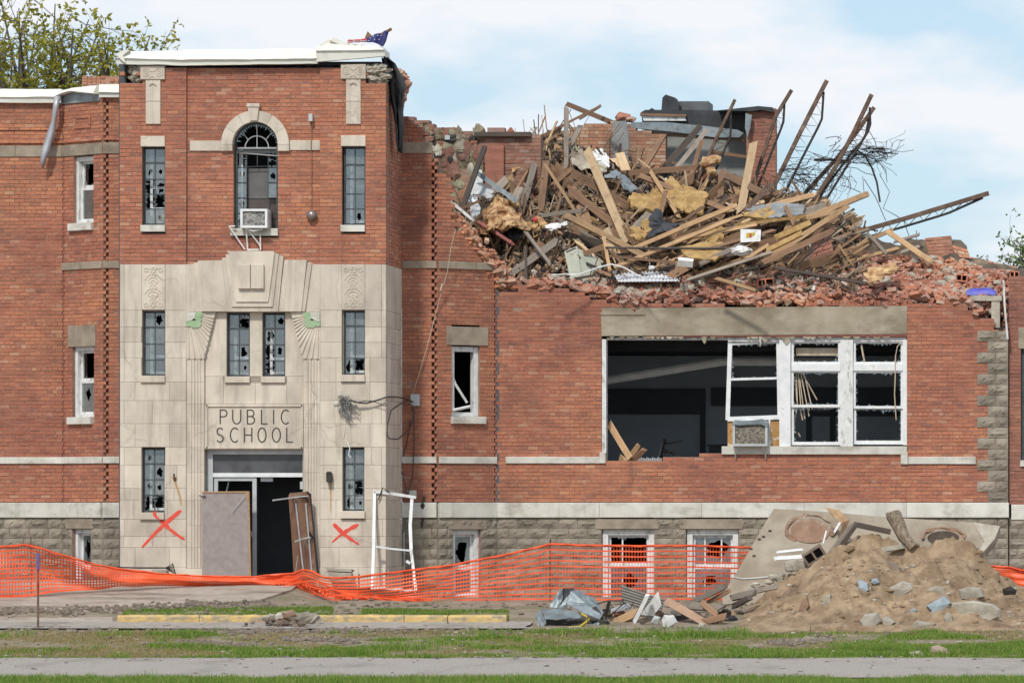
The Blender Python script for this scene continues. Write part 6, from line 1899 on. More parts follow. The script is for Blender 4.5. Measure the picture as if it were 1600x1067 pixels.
sheet3('insulation_board', [(1098, 364), (1128, 356), (1130, 372), (1112, 380), (1100, 376)], 1.35, .05, M['insul'], 'yellow insulation scrap beside the white box', 'insulation')
sheet3('insulation_board', [(1000, 345), (1024, 342), (1022, 366), (1004, 362)], 1.1, .05, M['insul'], 'yellow insulation scrap beside the crumpled dark sheet', 'insulation')
sheet3('insulation_board', [(1165, 332), (1200, 326), (1215, 336), (1202, 344), (1162, 342)], 1.25, .05, M['insul'], 'yellow edged felt board beside the pale upright plank', 'insulation')
sheet3('roof_felt', [(1168, 326), (1200, 318), (1255, 320), (1258, 334), (1212, 340), (1172, 336)], 1.3, .03, M['felt'], 'grey roofing felt sheet at the top of the outer fan', 'felt')
sheet3('crumpled_sheet', [(1018, 346), (1024, 325), (1034, 342), (1056, 350), (1058, 358), (1030, 364), (1012, 372)], 1.2, .03, M['black_mem'], 'crumpled blue-black plastic sheet in the middle of the heap', 'plastic sheet', .12)
sheet3('metal_sheet', [(944, 272), (965, 266), (975, 272), (995, 294), (985, 300), (966, 276), (950, 280)], .8, .01, M['galv'], 'curled grey metal sheet behind the pale plank', 'metal sheet', .06)
sheet3('plasterboard', [(892, 232), (906, 228), (918, 246), (950, 262), (945, 272), (925, 268), (893, 258)], .55, .02, M['plaster'], 'pale plasterboard piece right behind the steep pale plank', 'plasterboard')
sheet3('plasterboard', [(924, 240), (940, 234), (955, 250), (950, 262), (932, 258)], .45, .02, M['white_worn'], 'white splintered plaster piece by the hanging grey felt', 'plasterboard')
sheet3('plasterboard', [(788, 256), (828, 251), (830, 257), (800, 268), (793, 264)], .9, .03, M['foam'], 'tan sheet of fibreboard on the slope by the torn plaster wall', 'fibreboard')
sheet3('plasterboard', [(733, 300), (748, 266), (757, 290), (772, 300), (768, 308), (735, 303)], 1.3, .03, simple('pale_grey_board', (.42, .43, .44), (.54, .55, .55), 3, .8), 'pale grey panel wedged under the burnt leaning beam', 'panel')
sheet3('panel', [(732, 308), (745, 306), (750, 335), (738, 340)], 1.6, .03, M['alu'], 'narrow grey panel standing before the torn insulation', 'panel')
sheet3('panel', [(850, 354), (884, 346), (888, 350), (862, 362)], 1.0, .02, M['white_worn'], 'splintered whitish board below the tan batten', 'panel')
sheet3('felt_sheet', [(782, 340), (800, 338), (815, 372), (795, 370)], 1.0, .02, M['black_mem'], 'black felt scrap above the dark red rail', 'felt')
sheet3('plywood', [(820, 212), (838, 218), (835, 228), (818, 226)], .8, .03, M['foam'], 'torn tan board at the upper edge of the slope', 'board')
b = MB(); nu, nv = 26, 14; gp = []
for j in range(nv):
    for i in range(nu):
        s, t = i / (nu - 1), j / (nv - 1)
        x = 750 + 78 * s - (1 - t) * 4 + t * 8 * (.5 - s); yb = 358 - 6 * s
        hgt = float(np.interp(s, [0, .08, .35, .55, .8, 1], [2, 18, 52, 40, 22, 3]))
        q = P(x, yb - hgt * t, 4.2 + t * 1.1)
        q.y += .16 * math.sin(s * 15 + t * 1.5 + 2 * vn(q, 2)) * (1 - .5 * t)
        gp.append(q + Vector((vn(q, 5, 2), 2.2 * vn(q, 6.5, 6), vn(q, 5, 9))) * .10)
b.grid(gp, nu, nv); o = b.build('torn_insulation', M['foam'], None, False, label='big tan clump of torn insulation above the dark red rail', category='insulation')
sm = o.modifiers.new('solid', 'SOLIDIFY'); sm.thickness = .08
b = MB(); r = random.Random(3)
for (x, y, s) in ((803, 318, .12), (842, 346, .13), (836, 356, .1), (850, 352, .1), (1105, 255, .16), (1118, 250, .13), (1112, 268, .12), (1180, 392, .1), (1165, 398, .12)):
    lump(b, pp(x, y, .9), s, s * .8, s * .8, x, amp=.5)
b.build('foam_clumps', M['foam'], None, kind='stuff', label='small clumps of pale torn foam on the heap', category='foam')
b = MB(); lump(b, pp(836, 343, 1.1), .06, .06, .05, 4, amp=.2); b.build('red_ball', M['red_cloth'], None, label='small dark red round object in the debris near the tall post', category='ball')
# pale green enamel cabinet lying open
rt = empty('metal_cabinet', pp(912, 440, 1.6), 'pale green metal cabinet lying open on the broken wall head', 'cabinet')
Yc = 3.55
poly3([(881.5, 393), (901.5, 384.5), (910, 442), (893, 444)], Yc, .04, 'door', M['green_metal'], rt)
poly3([(884.5, 393.2), (899.5, 386.6), (899.8, 388.4), (885, 395)], Yc - .006, .004, 'slot_shade', M['rust_dark'], rt)  # dark strip stands for the shade in the slot
b = MB(); b.hexa([P(901.5, 391, Yc + .05), P(910, 442, Yc + .05), P(944, 431, Yc + .35), P(938, 407, Yc + .35), P(901.5, 388, Yc + .5), P(910, 438, Yc + .5), P(944, 428, Yc + .8), P(938, 404, Yc + .8)][::-1]); b.build('casing', M['green_metal'], rt)
poly3([(906, 405), (934, 417), (935, 421), (907, 412)], Yc + .14, .01, 'opening', M['rust_dark'], rt)  # dark plate stands for the shade inside the open casing
# ribbed white sheet
b = MB(); gp = []; N = 137
for j, (xa, ya, xb, yb_, Y) in enumerate(((956, 424, 1052, 425, 4.0), (967, 441, 1062, 440, 3.3))):
    for i in range(N):
        s = i / (N - 1); q = P(xa + (xb - xa) * s, ya + (yb_ - ya) * s, Y); q += Vector((0, -.035, .004)) * math.sin(s * math.pi * 2 * 17); gp.append(q)
b.grid(gp, N, 2); o = b.build('corrugated_sheet', simple('white_ribbed_metal', (.66, .67, .70), (.76, .77, .79), 4, .45), None, label='white ribbed metal sheet lying on the broken wall head', category='metal sheet')
sm = o.modifiers.new('solid', 'SOLIDIFY'); sm.thickness = .01
b = MB(); b.tube([pp(x, y, 1.9 - .2) for x, y in ((862, 430), (905, 429), (935, 418), (955, 413), (975, 418), (1000, 432), (1010, 437))], .016, 6); b.tube([pp(x, y, 1.75) for x, y in ((866, 430), (885, 428), (902, 432))], .014, 6)
b.build('bent_pipe', M['white_worn'], None, label='thin white pipe arching over the green cabinet and ribbed sheet', category='pipe')
# white box, white sack
rt = empty('white_box', pp(1172, 378, 1.9), 'small white carton with a yellow and red label in the heap', 'box')
b = MB(); b.hexa([P(1157, 379, 3.35), P(1188, 377, 3.3), P(1189, 361, 3.35), P(1157, 360, 3.4), P(1157, 377, 3.9), P(1188, 375, 3.9), P(1189, 359, 3.9), P(1157, 358, 3.9)]); b.build('carton', M['white_worn'], rt)
poly3([(1166, 364), (1180, 363.5), (1180, 371), (1166, 371.5)], 3.345, .004, 'label_print', M['yellow'], rt); poly3([(1171, 365), (1174, 365), (1174, 371), (1171, 371)], 3.335, .004, 'label_print', M['red_cloth'], rt)
b = MB(); lump(b, pp(1160, 392, 2.0), .22, .14, .10, 6, amp=.35, nu=12, nv=8); b.build('plastic_bag', M['white_worn'], None, label='crumpled white plastic bag under the white carton', category='bag')
b = MB(); b.obox(pp(1071, 410, 1.95), (.15, .02, -.015), (0, .04, .03), (0.01, -.03, .06)); b.build('white_pipe_piece', M['white_worn'], None, label='short white block with a dark end beside the ribbed sheet', category='block')
b = MB(); lump(b, pp(1018, 419, 1.9), .07, .06, .05, 9, amp=.3); b.build('plaster_scrap', M['white_worn'], None, label='small white plaster scrap behind the ribbed sheet', category='scrap')

# ---- bent roof joists
JG = 'bent open web roof joists'
def joist(top, bot, Y, label, wpx=5.0, Yd=0.0):
    rt = empty('roof_joist', P(top[-1][0], top[-1][1], Y), label, 'joist', JG)
    def depth(p): return Y - Yd * (top[-1][1] - p[1]) / 180
    def line(pl, n_):
        d = [0]
        for a, c in zip(pl[:-1], pl[1:]): d.append(d[-1] + math.hypot(a[0] - c[0], a[1] - c[1]))
        t = np.linspace(0, d[-1], n_)
        return list(zip(np.interp(t, d, [p[0] for p in pl]), np.interp(t, d, [p[1] for p in pl])))
    tp = line(top, 14)
    for off, nm in ((-.05, 'top_chord'), (.05, 'top_chord')):
        b = MB()
        for a, c in zip(tp[:-1], tp[1:]):
            p, q = P(a[0], a[1], depth(a)) + Vector((0, off, 0)), P(c[0], c[1], depth(c)) + Vector((0, off, 0))
            d_ = (q - p); side = d_.cross(Vector((0, 1, 0))).normalized() * (wpx / 75 / 2)
            b.obox((p + q) / 2, d_ * .505, (0, .018, 0), side)
        b.build(nm, M['rust'], rt)
    bp_ = line(bot, 14)
    b = MB(); b.tube([P(x, y, depth((x, y))) for x, y in bp_], .026, 6); b.build('bottom_chord', M['rust_dark'], rt)
    b = MB(); k = 10
    tt, bb = line(top, 2 * k + 1), line(bot, k + 1)
    # webs run between the chords
    s0 = min(range(2 * k + 1), key=lambda i: math.hypot(tt[i][0] - bot[0][0], tt[i][1] - bot[0][1]))
    for i in range(k):
        a, c, e = tt[min(2 * k, s0 + 2 * i)], bb[min(k, i + 1)], tt[min(2 * k, s0 + 2 * i + 2)]
        if s0 + 2 * i >= 2 * k: break
        b.tube([P(a[0], a[1], depth(a)), P(c[0], c[1], depth(c)), P(e[0], e[1], depth(e))], .009, 4)
    b.build('web', M['rust_dark'], rt)
    return rt
joist([(1148.5, 156), (1120, 215), (1072, 322)], [(1141, 172), (1142, 212), (1114, 275), (1100, 300)], 7.0, 'thinnest bent joist leaning before the metal flashing', 4)
joist([(1237, 141), (1212, 182), (1176, 292)], [(1226, 158), (1224, 192), (1208, 232), (1185, 290)], 7.2, 'bent joist leaning beside the plum brick pier', 5)
joist([(1292, 126), (1250, 208), (1205, 300)], [(1287, 144), (1284, 188), (1252, 250), (1222, 312)], 7.0, 'tallest bent joist standing clear against the sky', 6)
joist([(1362, 148), (1335, 205), (1305, 262), (1262, 328)], [(1359, 168), (1360, 200), (1340, 232), (1318, 268), (1286, 320)], 6.6, 'bent joist of the close pair, the one reaching higher', 6)
joist([(1366, 168), (1340, 205), (1310, 245), (1256, 304)], [(1358, 185), (1352, 215), (1330, 240), (1296, 285), (1275, 318)], 7.2, 'bent joist of the close pair, the one reaching less high', 5.5)
joist([(1545, 302), (1420, 340), (1300, 374)], [(1536, 309), (1480, 334), (1400, 358), (1330, 378), (1300, 388)], 5.4, 'joist sticking out low over the sloping brick slab', 6.5)
# tangled mesh and wires between the joists
b = MB(); r = random.Random(21)
for k in range(95):
    t = r.random()
    x = 1210 + 170 * t; y = np.interp(x, [1205, 1260, 1310, 1350, 1385], [278, 255, 245, 232, 238]) + r.gauss(4, 10)
    pts = []; h = r.uniform(-.5, .5)
    for s in range(7):
        pts.append(P(x, y, 7 + r.uniform(-.3, .3))); x += math.cos(h) * 9; y += math.sin(h) * 6; h += r.gauss(0, .6)
    b.tube(pts, r.uniform(.004, .009), 3)
for k in range(60):
    x = r.uniform(1225, 1330); y = r.uniform(262, 318); b.tube([P(x, y, 7 + r.uniform(-.4, .4)), P(x + r.gauss(0, 7), y + r.uniform(8, 24), 7), P(x + r.gauss(0, 9), y + r.uniform(20, 34), 7)], .005, 3)
for k in range(26):        # the spread of lath mesh at the far end
    s = k / 25; b.tube([P(1335 + 10 * s, 250 - 25 * s + r.gauss(0, 3), 7), P(1358 + 6 * s, 262 - 30 * s + r.gauss(0, 3), 7), P(1384 + r.gauss(0, 3), 250 - 22 * s, 7)], .004, 3)
b.tube([P(x, y, 6.9) for x, y in ((1272, 250), (1300, 250), (1326, 252), (1340, 240))], .03, 5); b.tube([P(x, y, 6.9) for x, y in ((1335, 232), (1352, 244), (1362, 262), (1370, 285), (1375, 316))], .022, 5); b.tube([P(x, y, 6.9) for x, y in ((1368, 233), (1380, 232), (1387, 244), (1384, 252))], .012, 4)
b.build('wire_lath', M['rust_dark'], None, kind='stuff', label='tangle of wire lath strung between the bent joists', category='wire')
b = MB()
for pl in ([(1358, 205), (1367, 220), (1372, 240)], [(1372, 250), (1385, 272), (1374, 272), (1390, 300), (1380, 326), (1400, 337)], [(1374, 255), (1384, 265), (1386, 285)], [(1350, 280), (1368, 308), (1384, 345)], [(1348, 276), (1350, 300)], [(1312, 222), (1309, 216), (1314, 212)], [(1316, 291), (1322, 291), (1345, 301)], [(1400, 337), (1412, 345), (1420, 368)], [(1432, 360), (1432, 382)]):
    b.tube([P(x, y, 6.5) for x, y in pl], .008, 4)
b.build('hanging_wire', M['rust_dark'], None, kind='stuff', label='thin kinked wires dangling beyond the close pair of bent joists', category='wire')

# ---- loose bricks along the broken wall head
bvar = []
for k in range(6):
    mb = MB(); l, h, d_ = (.10, .033, .05) if k < 4 else (.06, .035, .05)
    vs = [Vector((sx * l, sy * d_, sz * h)) for sy in (-1, 1) for sx, sz in ((-1, -1), (1, -1), (1, 1), (-1, 1))]
    rr = random.Random(k)
    vs = [v * rr.uniform(.82, 1.08) for v in vs]; mb.hexa(vs)
    me = bpy.data.meshes.new('loose_brick'); me.from_pydata(mb.v, [], mb.f); me.materials.append(M['rubble_brick']); bvar.append(me)
r = random.Random(31)
def rub_y(x):
    top = np.interp(x, [700, 730, 770, 785, 830, 880, 900, 960, 1060, 1100, 1200, 1260, 1330, 1420, 1500, 1560], [352, 360, 392, 402, 418, 436, 436, 442, 440, 430, 425, 408, 398, 402, 408, 428])
    return top
BLM = [(715, 355, 'the white pipe'), (745, 378, 'the slope top'), (775, 415, 'the end of the stone band'), (820, 445, 'the blank brickwork corner'), (870, 445, 'the grey stick'), (900, 440, 'the green cabinet'), (940, 445, 'the arching white pipe'), (1005, 440, 'the ribbed sheet'), (1072, 425, 'the white block'),
       (1100, 450, 'the thin grey strip'), (1150, 445, 'the tan stick'), (1197, 445, 'the big clay tile'), (1184, 468, 'the clay tile on the beam'), (1240, 430, 'the burnt beam'), (1285, 400, 'the tilted wall piece'), (1300, 445, 'the middle of the burnt beam'), (1352, 443, 'the burnt beam end'), (1355, 405, 'the sloping wall piece'),
       (1375, 428, 'the tan foam scrap'), (1340, 468, 'the standing edge bricks'), (1430, 410, 'the lying tan board'), (1425, 450, 'the lintel beam end'), (1470, 405, 'the upright wall piece'), (1475, 450, 'the pier of plain brick'), (1502, 435, 'the lying hollow tile'), (1530, 455, 'the blue tarp'), (1545, 425, 'the orange wall piece')]
def brick_label(x, y, rot, small, s):
    l = min(BLM, key=lambda l: (l[0] - x) ** 2 + (l[1] - y) ** 2); dx, dy = x - l[0], y - l[1]
    rel = 'above ' if dy < -9 and abs(dy) > abs(dx) * .6 else 'below ' if dy > 9 and abs(dy) > abs(dx) * .6 else 'on the tower side of ' if dx < -10 else 'on the quoin side of ' if dx > 10 else 'touching '
    return '%s brick %s %s%s' % ('half' if small else 'large loose' if s > 1.05 else 'small loose', 'lying flat' if abs(rot) < .25 else 'tipped down' if rot > 0 else 'tipped up', rel, l[2])
for k in range(300):
    x = r.choice([r.uniform(700, 1560), r.uniform(1080, 1520), r.uniform(1150, 1520)])
    y = rub_y(x) + (heap_bot(x) - rub_y(x)) * (r.random() ** .8) - 2
    vi = r.randrange(6); o = bpy.data.objects.new('loose_brick', bvar[vi])
    rot_ = r.gauss(0, .45); o.rotation_euler = (r.gauss(0, .5), rot_, r.uniform(-1.6, 1.6))
    s = r.uniform(.8, 1.3); o.scale = (s, s, s)
    Y = Yh(x, y) + r.uniform(-.08, .12)
    link(o, P(x, y, Y), None, label=brick_label(x, y, rot_, vi > 3, s), category='brick', group='loose bricks along the broken wall head')
b = MB()
for k in range(5600):
    x = r.choice([r.uniform(700, 1590), r.uniform(930, 1570), r.uniform(930, 1570)])
    y = rub_y(x) + (heap_bot(x) + 3 - rub_y(x)) * r.random()
    c = P(x, y, Yh(x, y) + r.uniform(-.05, .2))
    d = Vector((r.gauss(0, 1), r.gauss(0, 1), r.gauss(0, .5))).normalized(); e = d.cross(Vector((r.random(), r.random(), 1))).normalized(); g = d.cross(e)
    l = r.uniform(.02, .085); b.obox(c, d * l, e * l * r.uniform(.5, .8), g * l * r.uniform(.3, .6))
for k in range(900):          # what spills over the front edge of the wall
    x = r.uniform(778, 1530); e_ = float(np.interp(x, [778, 800, 870, 900, 935, 960, 1420, 1500, 1530], [444, 449, 446, 449, 462, 469, 468, 468, 486])); y = e_ + r.gauss(-1, 4.5)
    c = P(x, y, 2.98 + r.uniform(-.12, .25)); d = Vector((r.gauss(0, 1), r.gauss(0, .6), r.gauss(0, .35))).normalized(); e = d.cross(Vector((r.random(), r.random(), 1))).normalized(); g = d.cross(e)
    l = r.uniform(.03, .11); b.obox(c, d * l, e * l * r.uniform(.4, .7), g * l * r.uniform(.25, .5))
for k in range(500):          # and down the stepped slope beside the torn plaster wall
    t = r.random(); x = 706 + 88 * t + r.gauss(0, 5); y = 350 + 98 * t + r.gauss(0, 7) - 4
    c = P(x, y, 2.35 + .6 * t + r.uniform(-.05, .35)); d = Vector((r.gauss(0, 1), r.gauss(0, .6), r.gauss(0, .4))).normalized(); e = d.cross(Vector((r.random(), r.random(), 1))).normalized(); g = d.cross(e)
    l = r.uniform(.03, .11); b.obox(c, d * l, e * l * r.uniform(.4, .7), g * l * r.uniform(.25, .5))
b.build('brick_rubble', M['rubble_brick'], None, kind='stuff', label='small red brick rubble along the whole broken wall head', category='rubble')
b = MB()
for k in range(210):
    x = r.uniform(790, 1560); y = rub_y(x) + (heap_bot(x) - rub_y(x)) * r.random(); s = r.uniform(.03, .085)
    lump(b, P(x, y, Yh(x, y) - .05), s * 1.5, s, s, k, amp=.5, nu=7, nv=5)
for k in range(24):
    x = r.uniform(962, 1020); lump(b, P(x, r.uniform(452, 476), 3.0 + r.random() * .1), .10, .08, .07, k, amp=.6, nu=7, nv=5)
b.build('mortar_lumps', M['chunk'], None, kind='stuff', label='pale lumps of mortar among the broken bricks', category='rubble')
# fallen pieces of brick wall, still bonded
def wall_piece(corners, label, rows, cols, th=.2, m='rubble_brick', Yo=(0, 0)):
    """corners: photo quad (tl,tr,br,bl) with depths"""
    q = [P(x, y, Y) for x, y, Y in corners]
    rt = empty('fallen_wall_piece', (q[0] + q[1] + q[2] + q[3]) / 4, label, 'masonry')
    nrm = (q[1] - q[0]).cross(q[3] - q[0]).normalized()
    if nrm.y > 0: nrm = -nrm
    def at(s, t): return q[0].lerp(q[1], s).lerp(q[3].lerp(q[2], s), t)
    mbm = MB(); mbm.hexa([at(0, 1) - nrm * .012, at(1, 1) - nrm * .012, at(1, 0) - nrm * .012, at(0, 0) - nrm * .012] + [at(a, c) - nrm * th for a, c in ((0, 1), (1, 1), (1, 0), (0, 0))])
    mbm.build('mortar_bed', M['mortar'], rt)
    for j in range(rows):
        o_ = (j % 2) * .5
        for i in range(cols + 1):
            s0, s1 = max(0, (i - o_) / cols), min(1, (i + 1 - o_) / cols)
            if s1 - s0 < .3 / cols: continue
            if RND.random() < .06: continue
            g = .06 / cols; h = .09 / rows; z = RND.uniform(-.006, .008)
            c = [at(s0 + g, (j + 1) / rows - h), at(s1 - g, (j + 1) / rows - h), at(s1 - g, j / rows + h), at(s0 + g, j / rows + h)]
            mb = MB(); mb.hexa([p + nrm * z for p in c] + [p - nrm * (th * .5) for p in c]); mb.build('brick', M[m], rt)
    return rt
wall_piece([(1302, 396, 5.6), (1400, 390, 6.2), (1412, 410, 5.2), (1312, 410, 4.8)], 'flat piece of brick wall lying on the slope under the low joist', 4, 7)
wall_piece([(1516, 401, 5.6), (1590, 417, 5.6), (1585, 424, 4.2), (1500, 420, 4.4)], 'flat orange piece of brick wall lying by the corner of the wing', 5, 6)
wall_piece([(1445, 372, 5.0), (1486, 368, 5.0), (1490, 402, 4.9), (1452, 402, 4.9)], 'thick upright piece of old brick wall on top of the rubble', 6, 3, .4, 'brick_old')
wall_piece([(1486, 382, 5.0), (1512, 390, 5.0), (1516, 404, 4.9), (1494, 402, 4.9)], 'orange end of the upright piece of brick wall', 3, 2, .3)
wall_piece([(1276, 374, 4.2), (1298, 366, 4.4), (1304, 400, 4.2), (1264, 412, 4.0)], 'tilted reddish piece of wall beside the outer fan of boards', 5, 2, .2, 'brick_old')
sheet3('foam_scrap', [(1352, 432), (1358, 420), (1380, 418), (1398, 411), (1402, 420), (1385, 430), (1372, 440), (1358, 444)], 1.0, .05, M['foam'], 'tan foam scrap lying on the loose bricks', 'foam')
# hollow clay tiles
def hollow(c, w, h, d, label, rot=0.0, cells=2):
    rt = empty('hollow_tile', c, label, 'clay tile', 'broken hollow clay tiles by the corner')
    b = MB(); t = .025; R = Matrix.Rotation(rot, 3, 'Y'); c = Vector(c)
    def bx(x0, x1, z0, z1, y0=0, y1=d):
        p = [(x0, y0, z0), (x1, y0, z0), (x1, y0, z1), (x0, y0, z1), (x0, y1, z0), (x1, y1, z0), (x1, y1, z1), (x0, y1, z1)]
        b.hexa([c + R @ Vector(k) for k in p])
    bx(-w / 2, w / 2, 0, t); bx(-w / 2, w / 2, h - t, h)
    for i in range(cells + 1):
        x = -w / 2 + (w - t) * i / cells; bx(x, x + t, t, h - t)
    b.build('clay_body', M['tile'], rt)
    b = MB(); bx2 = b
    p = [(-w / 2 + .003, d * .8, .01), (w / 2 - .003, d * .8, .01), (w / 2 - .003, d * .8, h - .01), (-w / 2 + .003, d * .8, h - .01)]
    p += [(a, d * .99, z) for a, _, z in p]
    b.hexa([c + R @ Vector(k) for k in p]); b.build('cell_shade', M['rust_dark'], rt)  # dark plate puts the shade of the hollow cells in as colour
for k in range(8):
    hollow(P(1583 + r.uniform(-2, 2), 434 + k * 11.5, 3.05), .20, .135, .25, 'hollow clay tile in the open broken wall end, %s' % ('topmost of its column', 'second from the column top', 'third from the column top', 'fourth from the column top', 'fifth from the column top', 'third from the column foot', 'second from the column foot', 'lowest of its column')[k], r.uniform(-.08, .08))
hollow(P(1502, 440, 3.6), .24, .15, .25, 'hollow clay tile lying among the loose bricks by the tarp', .1); hollow(P(1184, 466, 3.1), .2, .1, .2, 'hollow clay tile lying on the lintel beam', .15); hollow(P(1197, 449, 3.4), .34, .18, .3, 'big solid looking clay tile on the wall head near the lintel middle', -.12)
b = MB()
for k in range(70):
    y = r.uniform(425, 560); lump(b, P(1575 + r.gauss(2, 6), y, 3.05 + r.uniform(0, .2)), .07, .06, .05, k, amp=.6, nu=7, nv=5)
for k in range(40):
    y = r.uniform(480, 530); lump(b, P(np.interp(y, [480, 530], [1520, 1545]) + r.gauss(6, 7), y, 3.0 + r.uniform(0, .2)), .07, .06, .045, k, amp=.6, nu=7, nv=5)
b.build('torn_masonry', M['rubble_brick'], SCH, kind='stuff')
b = MB(); MNR.pbox(b, 1549, 470, 1562, 512, -.3, -.04); MNR.pbox(b, 1516, 462, 1565, 470, -.3, -.02); b.build('concrete_post', M['chunk'], SCH)
b = MB(); b.tube([P(1568, 438, 2.75), P(1570, 480, 2.72), P(1574.5, 530, 2.75)], .022, 6); b.build('white_pipe', M['white_worn'], None, label='thin white pipe standing in the broken corner of the wing', category='pipe')
b = MB(); gp = []; nu, nv = 14, 7
for j in range(nv):
    for i in range(nu):
        s = i / (nu - 1); a = math.pi * j / (nv - 1)
        x = 1510 + 46 * s; q = P(x, 461.5 - 12.5 * math.sin(a) * (1 - .35 * abs(2 * s - 1) ** 3), 3.05 + .32 * (1 - math.cos(a)) / 2); gp.append(q + Vector((0, 1, 1)) * .035 * vn(q, 7))
b.grid(gp, nu, nv); b.build('blue_tarp', M['blue'], None, True, label='folded blue tarp lying on the broken wall head by the quoins', category='tarp')
# ================================================================== IN FRONT OF THE SCHOOL
# ---- heap of sandy soil
MTX = [1128, 1150, 1175, 1205, 1232, 1258, 1285, 1312, 1345, 1372, 1398, 1412, 1440, 1468, 1492, 1512, 1532, 1550, 1572, 1600, 1640, 1690]
MTY = [978, 966, 946, 922, 903, 884, 862, 842, 827, 829, 846, 858, 856, 848, 843, 851, 866, 884, 902, 921, 944, 985]
YRG = -4.9
def mound_h(X, Y):
    """height of the soil above the ground"""
    x = VPX + (X - CAM_X) * F_PX / (YRG + CAM_D)
    if x < 1120 or x > 1700: return -1
    zr = CAM_Z - (float(np.interp(x, MTX, MTY)) - VPY) / F_PX * (YRG + CAM_D)
    H = zr - zg(X, YRG)
    if Y < YRG:
        t = (YRG - Y) / 3.55
        f = max(0, 1 - t); f = f * (.8 + .35 * t) if t < 1 else 0
    else:
        t = (Y - YRG) / 1.5; f = max(0, 1 - t * t)
    q = Vector((X, Y, 0))
    h = H * f
    if h > 0.02:
        e = min(1, h / .3)
        h += e * (.16 * vn(q, 1.1, 4) + .11 * vn(q, 2.7, 9) - .14 * abs(vn(q, 2.1, 6)) - .07 * abs(vn(q, 5.2, 8)) + .06 * vn(q, 6.5, 2) + .045 * vn(q, 14, 5))
    return h
mb = MB(); xa, xb_ = P(1118, 0, YRG).x, P(1700, 0, YRG).x
nx, ny = 300, 150; pts = []
for j in range(ny):
    for i in range(nx):
        X = xa + (xb_ - xa) * i / (nx - 1); Y = -8.9 + 5.7 * j / (ny - 1)
        h = mound_h(X, Y); z = zgn(X, Y)
        pts.append((X, Y, z + h if h > .01 else z - .06))
mb.grid(pts, nx, ny)
mb.build('soil_heap', M['dirt_pile'], None, True, label='big heap of sandy soil in front of the leaning concrete slab', category='soil heap')
def on_mound(x, y):
    """point of the soil's surface seen at photo pixel x, y"""
    for Y in np.arange(-8.9, -3.4, .03):
        p = P(x, y, Y)
        if zgn(p.x, Y) + max(0, mound_h(p.x, Y)) >= p.z: return p
    return P(x, y, YRG)
# ---- broken concrete slab that leans behind the heap
rt = empty('concrete_slab', P(1340, 940, -3.0), 'huge tilted slab of broken concrete with two round openings behind the soil heap', 'slab')
A_, B_, C_ = P(1130, 930, -3.6), P(1560, 930, -3.6), P(1340, 795, -2.3)
sx_ = (B_ - A_).normalized(); sn = sx_.cross(C_ - A_).normalized(); sn = -sn if sn.y > 0 else sn
sy_ = sn.cross(sx_); sy_ = -sy_ if sy_.z < 0 else sy_
CC = Vector((CAM_X, -CAM_D, CAM_Z))
def on_slab(x, y, off=0.0):
    d = P(x, y, 0) - CC; o_ = A_ + sn * off
    t = (o_ - CC).dot(sn) / d.dot(sn); return CC + d * t
def slab_poly(pts, n0, n1, name, m, parent):
    b = MB(); ar = sum(pts[i][0] * pts[(i + 1) % len(pts)][1] - pts[(i + 1) % len(pts)][0] * pts[i][1] for i in range(len(pts)))
    q = [on_slab(x, y, n1) for x, y in pts]
    if ar > 0: q.reverse()
    b.prism(q, sn * (n0 - n1)); return b.build(name, m, parent)
edge = [(1128, 930), (1150, 895), (1170, 862), (1190, 826), (1209, 794.5), (1262, 797.5), (1310, 801), (1390, 808), (1470, 813), (1520, 816), (1562, 822), (1553, 842), (1545, 850), (1532, 866), (1530, 880), (1520, 950), (1130, 950)]
slab_poly(edge, -.22, 0, 'slab_body', M['slab'], rt)
slab_poly([(1520, 815.5), (1562.5, 821.5), (1554, 842), (1546, 851), (1532, 867), (1527, 866), (1538, 845)], -.21, .012, 'broken_edge', M['chunk'], rt)
def ring(cx, cy, rx, ry, t0, t1, name, ins=.78):
    b = MB(); N = 26; vs = []
    T = np.linspace(math.radians(t0), math.radians(t1), N)
    for k, (f, o_) in enumerate(((1.06, 0.0), (1.03, .05), (.95, .06), (ins, -.05), (ins - .03, -.08))):
        for t in T:
            w = 1 + .10 * vn((math.cos(t), math.sin(t), k * .4), 2.5, cx)
            vs.append(on_slab(cx + rx * f * w * math.cos(t), cy + ry * f * w * math.sin(t), o_ * (.55 + .9 * vn((math.cos(t), math.sin(t), 3), 1.6, cx)) + .03 * vn((math.cos(t), math.sin(t), k), 3, cx)))
    b.grid(vs, N, 5); return b.build(name, M['brown_rim'], rt)
ring(1266, 827, 38, 24, 130, 385, 'opening_rim'); ring(1474, 839, 34, 15, 170, 370, 'opening_rim', .7)
slab_poly([(1266 + 31 * math.cos(t), 829 + 19 * math.sin(t)) for t in np.linspace(0, 6.2832, 25)[:-1]], -.02, .02, 'opening_fill', M['brown_rim'], rt)
slab_poly([(1474 + 25 * math.cos(t), 840 + 11 * math.sin(t)) for t in np.linspace(0, 6.2832, 25)[:-1]], -.02, .015, 'opening_fill', simple('opening_dark', (.05, .035, .025), (.09, .065, .045), 6, .95), rt)  # flat dark disc laid over the second opening
b = MB()
for (x, y) in ((1203, 829), (1186, 842), (1173, 857), (1178, 868), (1193, 838)): lump(b, on_slab(x, y, .01), .035, .02, .02, x)
b.build('dark_clod', simple('dark_clod', (.05, .04, .03), (.1, .08, .06), 6, .95), rt, kind='stuff')
b = MB(); b.tube([on_slab(x, y, .02) for x, y in ((1146, 901), (1160, 904), (1180, 903), (1200, 901))], .012, 4); b.build('white_cord', M['white_worn'], rt)

